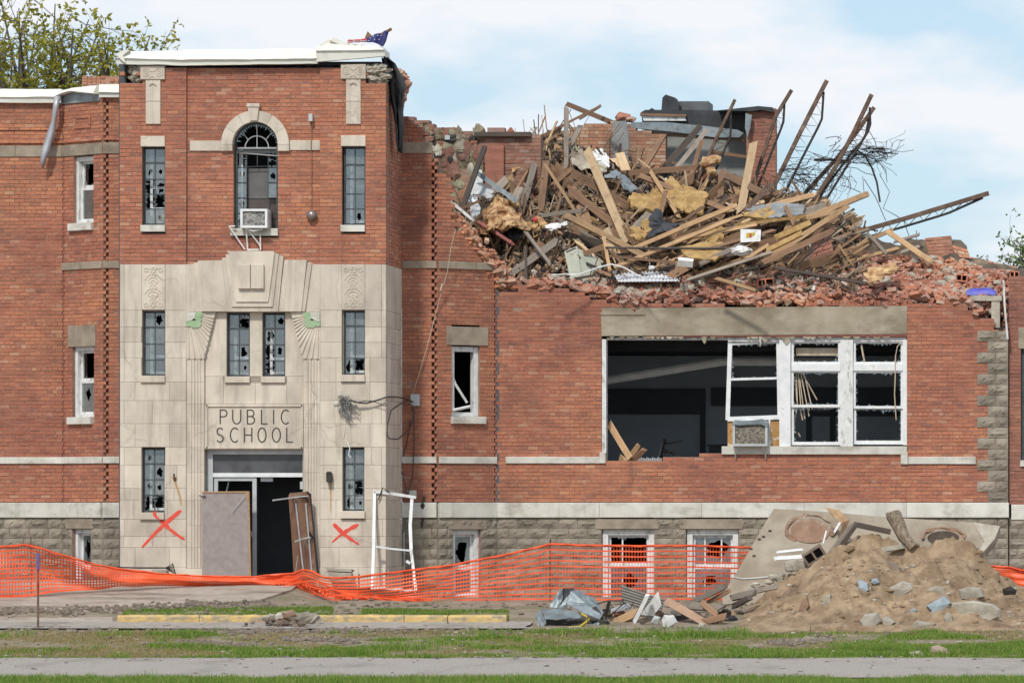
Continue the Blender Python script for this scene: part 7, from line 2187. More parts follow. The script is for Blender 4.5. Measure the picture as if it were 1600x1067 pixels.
# ---- things stuck in the soil heap
def chunk(name, pts, Y, d, m, label, cat='concrete chunk', bend=0.0):
    """angular piece: photo outline at depth Y, with rough depth d"""
    n_ = len(pts); ar = sum(pts[i][0] * pts[(i + 1) % n_][1] - pts[(i + 1) % n_][0] * pts[i][1] for i in range(n_))
    pl = pts if ar < 0 else pts[::-1]
    q = [P(x, y, Y) for x, y in pl]; c = sum(q, Vector()) / n_
    fr_o = [p.lerp(c, .12) + Vector((0, -.02 + .05 * vn(p, 3), 0)) for p in q]
    back = [c + (p - c) * 1.02 + Vector((0, d, .03 * vn(p, 5))) for p in q]
    mid = [p + Vector((0, .04, 0)) for p in q]
    vs = fr_o + mid + back + [c + Vector((0, -.04, .02))]
    fs = [(i, (i + 1) % n_, 3 * n_) for i in range(n_)]
    for o_ in (0, n_): fs += [(o_ + (i + 1) % n_, o_ + i, o_ + n_ + i, o_ + n_ + (i + 1) % n_) for i in range(n_)]
    fs.append(tuple(range(2 * n_, 3 * n_)))
    mb = MB(); mb.add(vs, fs)
    return mb.build(name, m, None, False, label=label, category=cat)
def Ym(x, y, back=.08): return on_mound(x, y).y + back
CK = M['chunk']; BG = M['blue_grey']; BR_ = M['brown_rim']
for (nm, pl, m, lb, cat) in (
    ('concrete_chunk', [(1336, 915), (1342, 905), (1356, 911), (1358, 922), (1345, 931), (1336, 932)], BG, 'larger blue painted slab piece half buried in the soil heap front', 'concrete chunk'),
    ('concrete_chunk', [(1362, 905), (1370, 903), (1374, 910), (1366, 913), (1361, 910)], BG, 'small blue painted piece next to the larger one in the soil heap', 'concrete chunk'),
    ('concrete_chunk', [(1447, 946), (1466, 936), (1474, 931), (1485, 942), (1480, 952), (1466, 962), (1454, 963), (1455, 954)], BG, 'biggest blue painted piece low in the soil heap', 'concrete chunk'),
    ('concrete_chunk', [(1421, 953), (1430, 948), (1433, 954), (1424, 960)], BG, 'tiny blue painted piece low in the soil heap', 'concrete chunk'),
    ('concrete_chunk', [(1487, 942), (1520, 939), (1552, 944), (1562, 952), (1563, 964), (1540, 974), (1500, 974), (1486, 960)], CK, 'long pale concrete block at the grass edge of the soil heap', 'concrete block'),
    ('concrete_chunk', [(1498, 922), (1512, 917), (1532, 919), (1537, 932), (1520, 938), (1500, 936)], CK, 'rough pale lump above the long concrete block', 'concrete chunk'),
    ('concrete_chunk', [(1388, 918), (1410, 908), (1424, 911), (1428, 920), (1405, 935), (1392, 938), (1388, 928)], CK, 'grey slab fragment sticking out of the middle of the soil heap', 'concrete chunk'),
    ('concrete_chunk', [(1445, 922), (1462, 915), (1478, 918), (1478, 930), (1455, 932)], CK, 'pale rough lump above the biggest blue piece', 'concrete chunk'),
    ('stone', [(1283, 944), (1290, 931), (1298, 928), (1298, 948), (1288, 952)], CK, 'upright grey stone in the lower soil heap', 'stone'),
    ('stone', [(1247, 955), (1252, 940), (1260, 933), (1265, 945), (1258, 957)], BR_, 'brownish stone low on the thin end of the soil heap', 'stone'),
    ('stone', [(1343, 970), (1350, 960), (1370, 958), (1376, 970), (1366, 983), (1350, 982)], CK, 'rounded dirty stone at the foot of the soil heap', 'stone'),
    ('stone', [(1376, 966), (1386, 962), (1398, 972), (1390, 980), (1380, 978)], CK, 'pale stone beside the rounded dirty one at the heap foot', 'stone'),
    ('stone', [(1474, 965), (1480, 955), (1488, 962), (1490, 978), (1480, 979)], CK, 'narrow stone standing beside the long concrete block', 'stone'),
    ('stone', [(1454, 886), (1462, 870), (1470, 876), (1466, 884)], M['dirt_pile'], 'pointed clod on the upper face of the soil heap', 'clod'),
    ('stone', [(1532, 896), (1545, 888), (1560, 894), (1563, 908), (1548, 913), (1535, 910)], M['dirt_pile'], 'big rounded clod near the far end of the soil heap', 'clod'),
    ('stone', [(1566, 920), (1578, 915), (1588, 922), (1584, 934), (1568, 930)], M['rust_dark'], 'dark root ball at the far end of the soil heap', 'root ball'),
    ('stone', [(1420, 984), (1430, 970), (1462, 974), (1458, 982)], CK, 'flat pale stone at the grass edge', 'stone')):
    cx = sum(p[0] for p in pl) / len(pl); cy = sum(p[1] for p in pl) / len(pl)
    chunk(nm, pl, Ym(cx, cy, -.07), .3, m, lb, cat)
chunk('concrete_chunk', [(1340, 870), (1378, 855), (1408, 850), (1413, 856), (1395, 862), (1380, 873), (1376, 866), (1350, 874)], -5.0, .3, CK, 'slab fragment jutting from the saddle of the soil heap')
chunk('concrete_chunk', [(1225, 878), (1245, 872), (1262, 876), (1260, 888), (1236, 894), (1226, 890)], -4.3, .3, CK, 'pale concrete lump beside the cinder block on the slab')
b = MB(); b.tube([P(1396, 804, -4.6), P(1404, 820, -4.7), P(1412, 838, -4.8), P(1428, 856, -4.9)], .15, 9, r1=.10); lump(b, P(1396, 806, -4.6), .14, .12, .1, 4, amp=.6)
b.build('log', simple('weathered_log', (.13, .095, .065), (.30, .235, .17), 8, .95, bmp=.9, sc3=(3, 3, 1)), None, label='weathered log standing in the saddle of the soil heap', category='log')
plank(P(1300, 794, -3.0), P(1319, 815, -3.2), .17, .03, WD['t'], 0, 'orange-tan board end sticking up over the concrete slab', None, 'board')
plank(P(1305, 868, -4.5), P(1322, 815, -4.3), .10, .03, WD['b'], 0.2, 'brown board standing beside the cinder block', None, 'board')
plank(P(1300, 862, -4.6), P(1331, 822, -4.6), .12, .03, WD['g'], 0.1, 'grey board standing beside the cinder block', None, 'board')
plank(P(1312, 855, -4.7), P(1338, 820, -4.6), .08, .03, WD['d'], 0.2, 'dark board standing at the top of the soil heap', None, 'board')
plank(P(1286, 848, -4.65), P(1291, 830, -4.6), .03, .02, M['white'], 0, 'thin white stick by the cinder block', None, 'stick')
plank(P(1304, 830, -4.65), P(1312, 817, -4.6), .04, .02, M['white_worn'], 0, 'short white strip leaning between the boards on the slab', None, 'strip')
plank(P(1340, 820, -4.9), P(1388, 830, -4.9), .10, .08, WD['d'], .3, 'dark rotten timber lying along the crest of the soil heap', None, 'timber')
plank(P(1384, 876, -5.3), P(1408, 890, -5.5), .07, .06, WD['g'], .3, 'short rotten timber below the slab fragment on the heap', None, 'timber')
plank(P(1211, 863, -4.0), P(1253, 858, -4.0), .045, .03, M['white'], 0, 'upper white wooden strip lying on the slab', None, 'strip')
plank(P(1212, 872, -4.1), P(1259, 869, -4.1), .075, .04, M['white'], 0, 'lower white wooden strip lying on the slab', None, 'strip')
rt = empty('cinder_block', P(1275, 880, -4.5), 'grey two-cell cinder block leaning on the soil heap', 'block')
b = MB(); R = Matrix.Rotation(math.radians(-32), 3, 'Y') @ Matrix.Rotation(.15, 3, 'X'); c = P(1272, 868, -4.55)
for (x0, x1, z0, z1) in ((-.2, .2, -.12, -.085), (-.2, .2, .085, .12), (-.2, -.165, -.085, .085), (.165, .2, -.085, .085), (-.018, .018, -.085, .085)):
    p = [(x0, 0, z0), (x1, 0, z0), (x1, 0, z1), (x0, 0, z1), (x0, .2, z0), (x1, .2, z0), (x1, .2, z1), (x0, .2, z1)]; b.hexa([c + R @ Vector(k) for k in p])
b.build('shell', simple('brown_block', (.15, .11, .085), (.25, .19, .15), 6, .95, bmp=.6), rt)
b = MB(); p = [(-.19, .17, -.11), (.19, .17, -.11), (.19, .17, .11), (-.19, .17, .11), (-.19, .2, -.11), (.19, .2, -.11), (.19, .2, .11), (-.19, .2, .11)]; b.hexa([c + R @ Vector(k) for k in p]); b.build('cell_shade', M['rust_dark'], rt)  # dark plate stands for the shaded inside of the block's cells
b = MB(); r = random.Random(8)
for k in range(300):
    x, y = r.uniform(1140, 1605), r.uniform(830, 990); q = on_mound(x, y)
    if mound_h(q.x, q.y) < .05 or abs(zgn(q.x, q.y) + mound_h(q.x, q.y) - q.z) > .08: continue
    s = r.uniform(.012, .05) * (1.9 if r.random() < .08 else 1)
    lump(b, q, s * 1.4, s, s * .8, k, amp=.5, nu=6, nv=4)
b.build('clods', M['dirt_pile'], None, kind='stuff', label='small clods on the soil heap', category='clods')
b = MB()
for k in range(90):
    x, y = r.uniform(1140, 1600), r.uniform(880, 990); q = on_mound(x, y)
    if mound_h(q.x, q.y) < .05 or abs(zgn(q.x, q.y) + mound_h(q.x, q.y) - q.z) > .08: continue
    s = r.uniform(.012, .04)
    lump(b, q, s * 1.4, s, s * .8, k, amp=.5, nu=6, nv=4)
for k in range(12):
    x = r.uniform(1180, 1235); y = 922 - (x - 1180) * .55 + r.gauss(0, 4); lump(b, P(x, y, -4.7), .10, .07, .06, k, amp=.6, nu=6, nv=5)
b.build('small_stones', CK, None, kind='stuff', label='small stones scattered in the soil heap', category='stones')

# ---- orange safety netting
FX = [-70, 0, 40, 62, 100, 150, 190, 250, 320, 395, 440, 458, 472, 490, 505, 525, 560, 600, 640, 700, 750, 800, 830, 860, 920, 1000, 1080, 1160, 1300, 1500, 1575, 1610, 1680]
FT = [862, 854, 851, 856, 868, 882, 889, 896, 900, 901, 897, 896, 890, 893, 902, 903, 901, 896, 891, 884, 874, 865, 857, 850, 852, 853, 852, 855, 862, 880, 886, 893, 900]
FBt = [934, 931, 930, 927, 922, 919, 915, 914, 914.5, 915, 914, 915, 919, 924, 929, 934, 937, 939, 941, 943, 943, 943, 943, 943, 944, 944, 944, 944, 938, 930, 912, 915, 935]
FYd = [-3.5, -3.2, -3.1, -3.0, -2.8, -2.5, -2.2, -1.7, -1.2, -1.0, -1.0, -1.1, -1.3, -1.6, -1.9, -2.2, -2.5, -2.7, -2.8, -2.9, -3.0, -3.0, -3.05, -3.1, -3.0, -2.9, -2.6, -2.1, -1.6, -1.6, -1.6, -1.7, -2]
NR = 12
def net(x, s):
    """point of the netting: s runs from the lower edge (0) to the upper (1)"""
    yt, yb, Y = (float(np.interp(x, FX, a)) for a in (FT, FBt, FYd))
    sl = math.exp(-((x - 100) / 90) ** 2)
    crush = math.exp(-((x - 545) / 90) ** 2)           # trampled part: the mesh lies in a roll at its foot
    low = math.exp(-((x - 300) / 110) ** 4)
    s2 = s ** (1 + 1.1 * crush)
    y = yb + (yt - yb) * s2
    dz = .14 * sl * math.sin(s * 4.4 + x * .035) + .05 * vn((x * .02, s * 2, 0), 1.3) + (.25 * low * (.5 - abs(s - .5))) + .3 * crush * (1 - s) ** 2 * math.sin(x * .06 + 1)
    y += 1.3 * vn((x * .025, s * 2.2, 4), 1.2) * (1 - .6 * s) + 2.0 * sl * math.sin(s * 7 + x * .05) * (s * (1 - s) * 3)
    return P(x, y, Y - dz)
rt = empty('safety_fence', P(800, 943, -3), 'orange plastic safety netting strung and sagging across the school front', 'fence')
xsn = [-70.0]
while xsn[-1] < 1680: xsn.append(xsn[-1] + 4.7)
b = MB()
def ribbon(mb, pts, wid):
    n_ = len(pts); vs = []
    for p, w in zip(pts, wid): vs += [p + w * .5, p - w * .5]
    mb.add(vs, [(2 * i, 2 * i + 2, 2 * i + 3, 2 * i + 1) for i in range(n_ - 1)])
for k in range(NR):
    s = k / (NR - 1)
    pts = [net(x, s) for x in xsn]
    wd_ = [(net(x, min(1, s + .02)) - net(x, max(0, s - .02))).normalized() * (.045 if k in (NR - 1, 0) else .028) for x in xsn]
    ribbon(b, pts, wd_)
b.build('net_straps', M['orange'], rt, kind='stuff')
b = MB()
for x in xsn:
    pts = [net(x, s) + Vector((0, .004, 0)) for s in np.linspace(0, 1, 2 * NR - 1)]
    q = net(x + 2, .5) - net(x - 2, .5); q.normalize()
    ribbon(b, pts, [q * (.021 if x < 480 else .0095)] * len(pts))
b.build('net_cross_strands', M['orange'], rt, kind='stuff')
b = MB(); b.tube([net(x, 1) + Vector((0, -.02, .01 * math.sin(x * .2))) for x in np.arange(-70, 1680, 9)], .013, 5); b.build('edge_rope', M['orange'], rt)
b = MB(); r = random.Random(4)
# the trampled roll of netting before the doorway
for k in range(8):
    pts = [net(x, .08 + .1 * k * math.exp(-((x - 500) / 90) ** 2)) + Vector((0, -.05 - .06 * math.sin(k + x * .03), .05 * math.sin(x * .07 + k * 1.7))) for x in np.arange(430, 680, 5)]
    ribbon(b, pts, [Vector((0, 0, .03))] * len(pts))
for k in range(48):
    x = 432 + k * 5.1; p = [net(x + 3 * math.sin(t * 2), .02 + .5 * t * math.exp(-((x - 500) / 80) ** 2)) + Vector((0, -.06 - .05 * math.sin(k * 1.3 + t * 4), .03 * math.sin(k + t * 5))) for t in np.linspace(0, 1, 7)]
    ribbon(b, p, [Vector((.02, 0, .004))] * 7)
b.build('net_roll', M['orange'], rt, kind='stuff')
def stake(x, yb, yt, Y, r_, m, label, band=None):
    t_ = empty('stake', P(x, yb, Y), label, 'stake')
    b = MB(); b.box(P(x, yb, Y).x - r_, P(x, yb, Y).x + r_, Y - .006, Y + .006, P(x, yb, Y).z - .1, P(x, yt, Y).z); b.box(P(x, yb, Y).x - .006, P(x, yb, Y).x + .006, Y + .007, Y + .03, P(x, yb, Y).z - .1, P(x, yt, Y).z); b.build('post', m, t_)
    if band:
        b = MB(); b.tube([P(x, band[0], Y), P(x - .3, (band[0] + band[1]) / 2, Y - .01), P(x, band[1], Y)], r_ * 1.7, 6); b.build('tape', M['purple'], t_)
stake(59.5, 983, 863, -7.9, .018, M['rust'], 'rusty steel stake with purple tape in the grass strip', (864, 890))
stake(48, 930, 838, -2.95, .014, M['rust'], 'thin stake holding up the orange netting at its peak')
stake(860, 943, 842, -3.0, .014, M['rust_dark'], 'dark stake where the orange netting turns')
stake(561, 940, 896, -2.4, .010, M['rust_dark'], 'short stake at the trampled netting')

# ---- white frame and rake in front of the wall
rt = empty('bent_white_frame', P(612, 920, -.9), 'bent white metal frame like a ladder leaning at the tower corner', 'frame')
Yf = -.6
def bar3(name, pts, w, m='white', par=None):
    b = MB()
    for a, c in zip(pts[:-1], pts[1:]):
        p, q = Vector(a), Vector(c); d = (q - p); sd = d.cross(Vector((0, 1, 0))).normalized() * w / 2
        b.obox((p + q) / 2, d * .505, (0, .02, 0), sd)
    return b.build(name, M[m], par)
bar3('upright', [P(585.5, 766, 0), P(584, 850, -.3), P(582, 919, Yf)], .058, 'white', rt)
bar3('upright', [P(644, 776, 0), P(641, 820, -.1), P(642.5, 858, -.2)], .062, 'white', rt); bar3('upright', [P(642, 856, -.2), P(648, 905, -.5), P(650, 922, Yf)], .055, 'white_worn', rt)
bar3('rung', [P(584, 768, -.02), P(610, 770.5, -.02), P(650, 777, -.02)], .055, 'white_worn', rt)
bar3('rung', [P(584, 853, -.28), P(612, 857, -.26), P(643, 860, -.24)], .034, 'white', rt)
bar3('rung', [P(582, 918, Yf), P(615, 919.5, Yf), P(650, 923, Yf)], .045, 'white_worn', rt)
bar3('stub', [P(635, 876, -.4), P(641, 880, -.4)], .05, 'white', rt)
b = MB(); b.tube([P(591, 781, -.05), P(598, 762, -.06), P(608, 769, -.05)], .014, 5); b.build('hook', M['rust_dark'], rt)
rt = empty('leaf_rake', P(270, 890, -.35), 'old fan rake propped across the foot of the pale stone wall', 'rake')
b = MB(); b.tube([P(184, 886, -.25), P(220, 887, -.28), P(258, 887, -.3)], .015, 5); b.build('handle', M['rust_dark'], rt)
b = MB()
for t in np.linspace(0, 1, 9): b.tube([P(258, 887, -.3), P(270 + 4 * t, 880 + 17 * t, -.33)], .006, 4)
b.tube([P(269.5, 879.5, -.33), P(274.5, 897.5, -.33)], .012, 5); b.build('tines', M['rust_dark'], rt)
plank(P(512, 890, -.2), P(553, 892, -.2), .06, .08, M['chunk'], 0, 'broken stone strip at the foot of the pier by the door', None, 'stone')
chunk('stone', [(513, 893), (548, 895), (552, 906), (530, 909), (514, 906)], -.3, .2, CK, 'broken stone block on the ground by the crossed pier', 'stone')
chunk('stone', [(236, 891), (240, 889), (262, 891), (262, 898), (236, 898)], -.25, .1, CK, 'small grey stone under the rake', 'stone')
b = MB(); b.tube([P(631, 832, 1.8), P(632, 890, 1.7)], .014, 5); b.build('iron_rod', M['alu'], None, label='thin rod standing against the foundation beside the white frame', category='rod')

# ---- crumpled metal and timber beside the soil heap
Ys = -6.6
rt = empty('crumpled_metal', P(890, 985, Ys), 'crumpled sheet of galvanised metal ducting lying on the grass edge', 'scrap metal')
def facet(name, pts, m, par, th=.01):
    """bent sheet given by rows of (x, y, depth)"""
    rows = len(pts); nu = 9; gp = []
    for row in pts:
        for i in range(nu):
            t = i / (nu - 1)
            x, y, d_ = (float(np.interp(t, np.linspace(0, 1, len(row)), [p[k] for p in row])) for k in range(3))
            p = P(x, y, Ys + d_); gp.append(p + Vector((0, vn(p, 5, 3), .5 * vn(p, 6, 1))) * .035)
    b = MB(); b.grid(gp, nu, rows); o = b.build(name, m, par); sm = o.modifiers.new('solid', 'SOLIDIFY'); sm.thickness = th; return o
def flap(pts, m, name='sheet'):
    """bent panel of the scrap: outline points (x, y, depth)"""
    q = [P(x, y, Ys + d) for x, y, d in pts]; N = 6; out = []
    for i in range(len(q)):
        for k in range(N): p = q[i].lerp(q[(i + 1) % len(q)], k / N); out.append(p + Vector((vn(p, 9, 2), .6 * vn(p, 8, 4), vn(p, 9, 6))) * .03)
    c = sum(out, Vector()) / len(out); n_ = len(out); inn = [c.lerp(p, .5) + Vector((0, vn(p, 5, 8) * .06, 0)) for p in out]
    b = MB(); b.add(out + inn + [c], [(i, (i + 1) % n_, n_ + (i + 1) % n_, n_ + i) for i in range(n_)] + [(n_ + i, n_ + (i + 1) % n_, 2 * n_) for i in range(n_)])
    o = b.build(name, m, rt); sm = o.modifiers.new('solid', 'SOLIDIFY'); sm.thickness = .012
G_, SHADE_ = M['galv'], M['black_mem']  # black panels stand for the shade inside the folds and gaps
flap([(877, 917.5, .3), (858, 948, .1), (869, 950, .1), (881, 932, .25)], G_)
flap([(880, 918, .45), (899, 920, .45), (885, 939, .3), (867, 952, .25)], SHADE_)
flap([(899, 919, .15), (884, 934, .1), (870, 951, .0), (885, 950, .05), (890, 934, .05)], G_)
flap([(892, 922, .1), (886, 945, -.05), (937, 967.5, -.3), (943, 956, -.1), (925, 938, .1), (905, 922, .25)], G_)
flap([(905, 922, .3), (925, 938, .15), (944, 957, -.05), (930, 936, .35)], G_)
flap([(845.5, 950.5, -.1), (865, 951.6, -.05), (901, 955, -.1), (908, 966.5, -.3), (880, 966.5, -.45), (852, 967.5, -.45)], G_)
flap([(852, 967.8, -.42), (906, 967.3, -.38), (904, 974, -.3), (854, 977, -.35)], SHADE_)
flap([(838, 960, -.2), (845.5, 951.6, -.15), (852, 968.6, -.45), (851, 981, -.5), (841, 984, -.4)], G_)
flap([(845, 983.5, -.5), (890, 978.5, -.45), (905, 980, -.35), (905, 983, -.4), (848, 987, -.5)], M['rust_dark'])
flap([(852, 978, -.2), (905, 975, -.2), (915, 985, -.2), (850, 986, -.2)], SHADE_)
flap([(913, 984, -.35), (930.5, 972, -.2), (940, 967, -.15), (934, 980, -.25), (922, 985, -.35)], G_)
flap([(906, 968, -.1), (938, 969, -.05), (925, 984, -.05), (905, 984, -.1)], SHADE_)
b = MB(); b.tube([P(x, y, Ys - .5 + .03 * math.sin(x)) for x, y in ((885, 980), (905, 979), (916, 971), (917, 963), (908, 958))], .02, 6); b.tube([P(x, y, Ys - .48) for x, y in ((895, 981), (912, 977), (921, 966))], .014, 6); b.build('yellow_hose', M['yellow'], rt)
b = MB(); r = random.Random(6)
for k in range(60):
    x = r.uniform(842, 1150); y = r.uniform(955, 985); s = r.uniform(.03, .09); lump(b, P(x, y, Ys + .5 + r.uniform(-.3, .3)), s * 1.6, s, s, k, amp=.6, nu=6, nv=5)
b.build('scrap_rubble', M['frag'], None, kind='stuff', label='small rubble under the boards beside the crumpled metal', category='rubble')
def fp(x0, y0, x1, y1, w, m, dY, lb, t=.035, roll=0.0, cat='board'):
    plank(P(x0, y0, Ys + dY), P(x1, y1, Ys + dY * .6 - .1), w / 83, t, m, roll, lb, None, cat)
fp(951, 976, 995, 957, 11, WD['t'], .2, 'tan timber beam lying low beside the crumpled metal', .09)
fp(990, 974, 1012, 929, 6, M['white_worn'], 0, 'whitish post leaning steeply between the boards by the crumpled metal', .05)
fp(1008, 965, 1028, 938, 17, M['white_worn'], .25, 'broad whitish panel behind the leaning whitish post', .03)
fp(1045, 940, 1108, 976, 12, simple('red_brown_board', (.36, .215, .145), (.46, .30, .21), 3, .85), 0, 'long reddish tan board sloping down to the grass', .03)
fp(1074, 945, 1128, 951, 11, WD['g'], .5, 'grey board lying level behind the reddish tan one', .08)
fp(1096, 941, 1120, 960, 9, WD['b'], .2, 'brown board sloping down near the soil heap end', .03)
fp(1078, 943, 1136, 914, 8, WD['g'], 1.0, 'grey board leaning up against the concrete slab', .06); fp(1104, 942, 1142, 921, 6, WD['b'], .9, 'reddish brown board leaning under the grey one on the slab', .04)
fp(1104, 970, 1135, 962, 10, WD['b'], -.1, 'short brown board at the edge of the soil heap', .06); fp(1112, 955, 1128, 975, 7, WD['t'], .1, 'small tan board end at the edge of the soil heap', .04)
fp(1050, 965, 1096, 960, 8, WD['d'], .3, 'dark timber under the reddish tan board', .06); fp(1140, 935, 1180, 925, 9, WD['g'], .8, 'grey timber stuck into the soil heap edge', .08); fp(1148, 946, 1170, 934, 8, WD['d'], .7, 'dark timber stuck into the soil heap edge', .08)
fp(1150, 930, 1215, 916, 7, WD['g'], 1.2, 'long grey timber at the top of the heap edge before the slab', .06); fp(930, 950, 948, 972, 6, M['rust_dark'], -.1, 'black bent bar beside the crumpled metal', .04); fp(946, 962, 952, 940, 5, M['rust_dark'], 0, 'black upright bar beside the crumpled metal', .04)
fp(955, 955, 985, 945, 8, M['alu'], .4, 'grey metal scrap behind the tan timber beam', .03); fp(1000, 975, 1028, 960, 4, WD['d'], -.15, 'thin dark stick across the whitish panel', .02)
b = MB(); gp = []; nu, nv = 41, 5
for j in range(nv):
    for i in range(nu):
        s, t = i / (nu - 1), j / (nv - 1); x = 971 + 4 * t + 66 * s; y = 915 + 24 * t + 22 * s * (1 - .35 * t)
        gp.append(P(x, y, -6.0 - .25 * t) + Vector((0, -1, .5)) * .015 * math.sin(t * 2 * math.pi * 5))
nv2 = 31; gp = []
for j in range(nv2):
    for i in range(nu):
        s, t = i / (nu - 1), j / (nv2 - 1); x = 971 + 1 * t + 68 * s * (1 - .12 * t); y = 915 + 27 * t + 22 * s * (1 - .2 * t)
        gp.append(P(x, y, -6.0 - .25 * t) + Vector((0, -1, .6)) * .02 * math.sin(t * 2 * math.pi * 6))
b.grid(gp, nu, nv2); o = b.build('ribbed_sheet', simple('dull_brown_metal_sheet', (.155, .145, .125), (.235, .215, .185), 4, .55, .4), None, label='dull brown ribbed metal sheet leaning between scrap boards', category='metal sheet'); sm = o.modifiers.new('solid', 'SOLIDIFY'); sm.thickness = .012
for (pl, m, lb) in (([(1033, 968), (1038, 960), (1052, 962), (1058, 972), (1044, 981), (1036, 980)], M['white_worn'], 'crumpled pale scrap sheet in the grass before the boards'), ([(1016, 972), (1022, 961), (1032, 964), (1028, 976)], M['alu'], 'small grey scrap sheet in the grass before the boards'), ([(1090, 980), (1093, 973), (1100, 975), (1100, 983)], CK, 'small yellowish stone in the grass before the boards')):
    chunk('scrap_sheet', pl, Ys - .7, .05, m, lb, 'scrap')
b = MB()
for pl in ([(930, 944), (950, 938), (975, 938)], [(955, 960), (975, 942), (985, 950), (990, 940)], [(1120, 955), (1135, 945), (1155, 942), (1160, 950)]): b.tube([P(x, y, Ys + .1) for x, y in pl], .012, 5)
b.build('wire', M['rust_dark'], None, kind='stuff', label='thin bent wires among the scrap boards', category='wire')
# ---- small heap of rubble in front of the yellow kerb
r = random.Random(14)
for k, (x, y, s, m, lb) in enumerate(((422, 966, .10, 'chunk', 'pale stone at one end of the small rubble heap by the kerb'), (438, 972, .12, 'brown_rim', 'brown stone low in the small rubble heap by the kerb'), (452, 962, .14, 'brown_rim', 'reddish broken brick on top of the small rubble heap'), (465, 968, .13, 'rock', 'flat grey stone in the small rubble heap'),
                                   (478, 966, .15, 'rock', 'dark slab piece in the small rubble heap by the kerb'), (490, 968, .12, 'chunk', 'angular grey stone at the far end of the small rubble heap'), (455, 976, .10, 'rock', 'dark stone at the foot of the small rubble heap'), (470, 978, .06, 'tile', 'orange brick scrap at the foot of the small rubble heap'), (442, 962, .10, 'chunk', 'grey stone leaning on the kerb at the small rubble heap'))):
    b = MB(); lump(b, P(x, y, -7.0), s * 1.25, s * .9, s * .85, k * 3 + 1, amp=.65, nu=7, nv=5, rot=r.uniform(-.6, .6)); b.build('stone', M[m], None, label=lb, category='stone')
b = MB()
for k in range(90):
    x, y = 445 + r.gauss(0, 28), 979 + r.gauss(0, 5); s = r.uniform(.015, .06); Y = -7.2 + r.uniform(-.5, .3); lump(b, P(x, y, Y), s * 1.5, s, s, k, amp=.6, nu=6, nv=4)
b.build('rubble_crumbs', simple('dark_earth', (.11, .08, .06), (.20, .155, .12), 6, .95), None, kind='stuff', label='crumbs of earth and brick round the small rubble heap', category='rubble')
# soil ridges, stones and twigs on the verge
b = MB()
for k in range(620):
    x = r.uniform(-10, 1610); Y = r.choice([r.uniform(-8.9, -7.6), r.uniform(-13.9, -8), r.uniform(-5.9, -3.4), r.uniform(-6, -3)])
    X = P(x, 0, Y).x
    if mound_h(X, Y) > 0 or (Y > -6.5 and x < 180): continue
    s = r.uniform(.012, .05); lump(b, (X, Y, zgn(X, Y) + .01), s * 1.6, s * 1.2, s * .8, k, amp=.6, nu=6, nv=4)
for (x0, x1, Y, n_) in ((20, 180, -7.9, 40), (230, 520, -8.3, 120), (480, 800, -8.2, 60), (290, 430, -4.4, 60), (0, 130, -5.6, 40), (100, 300, -4.9, 40), (1200, 1300, -10.5, 50), (440, 560, -10.3, 40), (270, 400, -11, 40)):
    for k in range(n_ * 5):
        x = r.uniform(x0, x1); Y2 = Y + r.gauss(0, .3) + .3 * math.sin(x * .03); X = P(x, 0, Y2).x; s = r.uniform(.012, .035); lump(b, (X, Y2, max(zgn(X, Y2), drive_z(X, Y2) if Y2 > -6 and x < 420 else -9) + .01), s * 1.7, s * 1.4, s * 1.0, k, amp=.6, nu=6, nv=4)
b.build('earth_crumbs', simple('earth_crumb', (.13, .10, .075), (.24, .195, .155), 6, .95, per=.2), None, kind='stuff', label='crumbs of dark earth scattered over verge and drive', category='earth')
b = MB()
for k in range(170):
    x = r.uniform(0, 1600); Y = r.uniform(-13.8, -7.5); X = P(x, 0, Y).x
    if mound_h(X, Y) > 0: continue
    s = r.uniform(.012, .03); lump(b, (X, Y, zgn(X, Y) + .015), s * 1.6, s, s * .7, k, amp=.5, nu=5, nv=4)
b.build('pale_stones', CK, None, kind='stuff', label='small pale stones in the grass verge', category='stones')
chunk('stone', [(1452, 1024), (1455, 1010), (1464, 1007), (1478, 1014), (1494, 1027), (1475, 1027), (1462, 1029)], -13.2, .3, simple('pinkish_rock', (.30, .22, .17), (.42, .33, .27), 5, .95), 'pinkish broken rock lying at the path edge', 'stone')
chunk('stone', [(1416, 1028), (1420, 1019), (1436, 1018), (1450, 1026), (1440, 1030)], -13.4, .3, CK, 'flat pale stone beside the pinkish rock at the path edge', 'stone')
chunk('stone', [(1590, 1029), (1594, 1024), (1606, 1026), (1606, 1030)], -13.5, .2, CK, 'pale stone at the path edge farthest along', 'stone')
for (x, y0, y1, lb) in ((1267, 1003, 978, 'dark twig sticking up from the verge before the soil heap'), (1296, 1002, 990, 'shorter twig sticking up from the verge'), (700, 974, 955, 'thin twig standing at the yellow kerb')):
    b = MB(); Y = -10 if y0 > 1000 else -6.9; b.tube([P(x, y0, Y), P(x - 1.5, (y0 + y1) / 2, Y), P(x + (4 if x == 700 else 0), y1, Y)], .014, 5, r1=.006); b.build('twig', M['bark'], None, label=lb, category='twig')
chunk('stone', [(1250, 1000), (1258, 993), (1272, 996), (1278, 1005), (1262, 1008)], -10.4, .2, M['rock'], 'dark clod on the verge beside the dark twig', 'clod')
chunk('stone', [(1166, 1000), (1176, 992), (1190, 994), (1200, 1001), (1184, 1006)], -9.6, .2, BR_, 'reddish broken brick in the verge', 'brick')

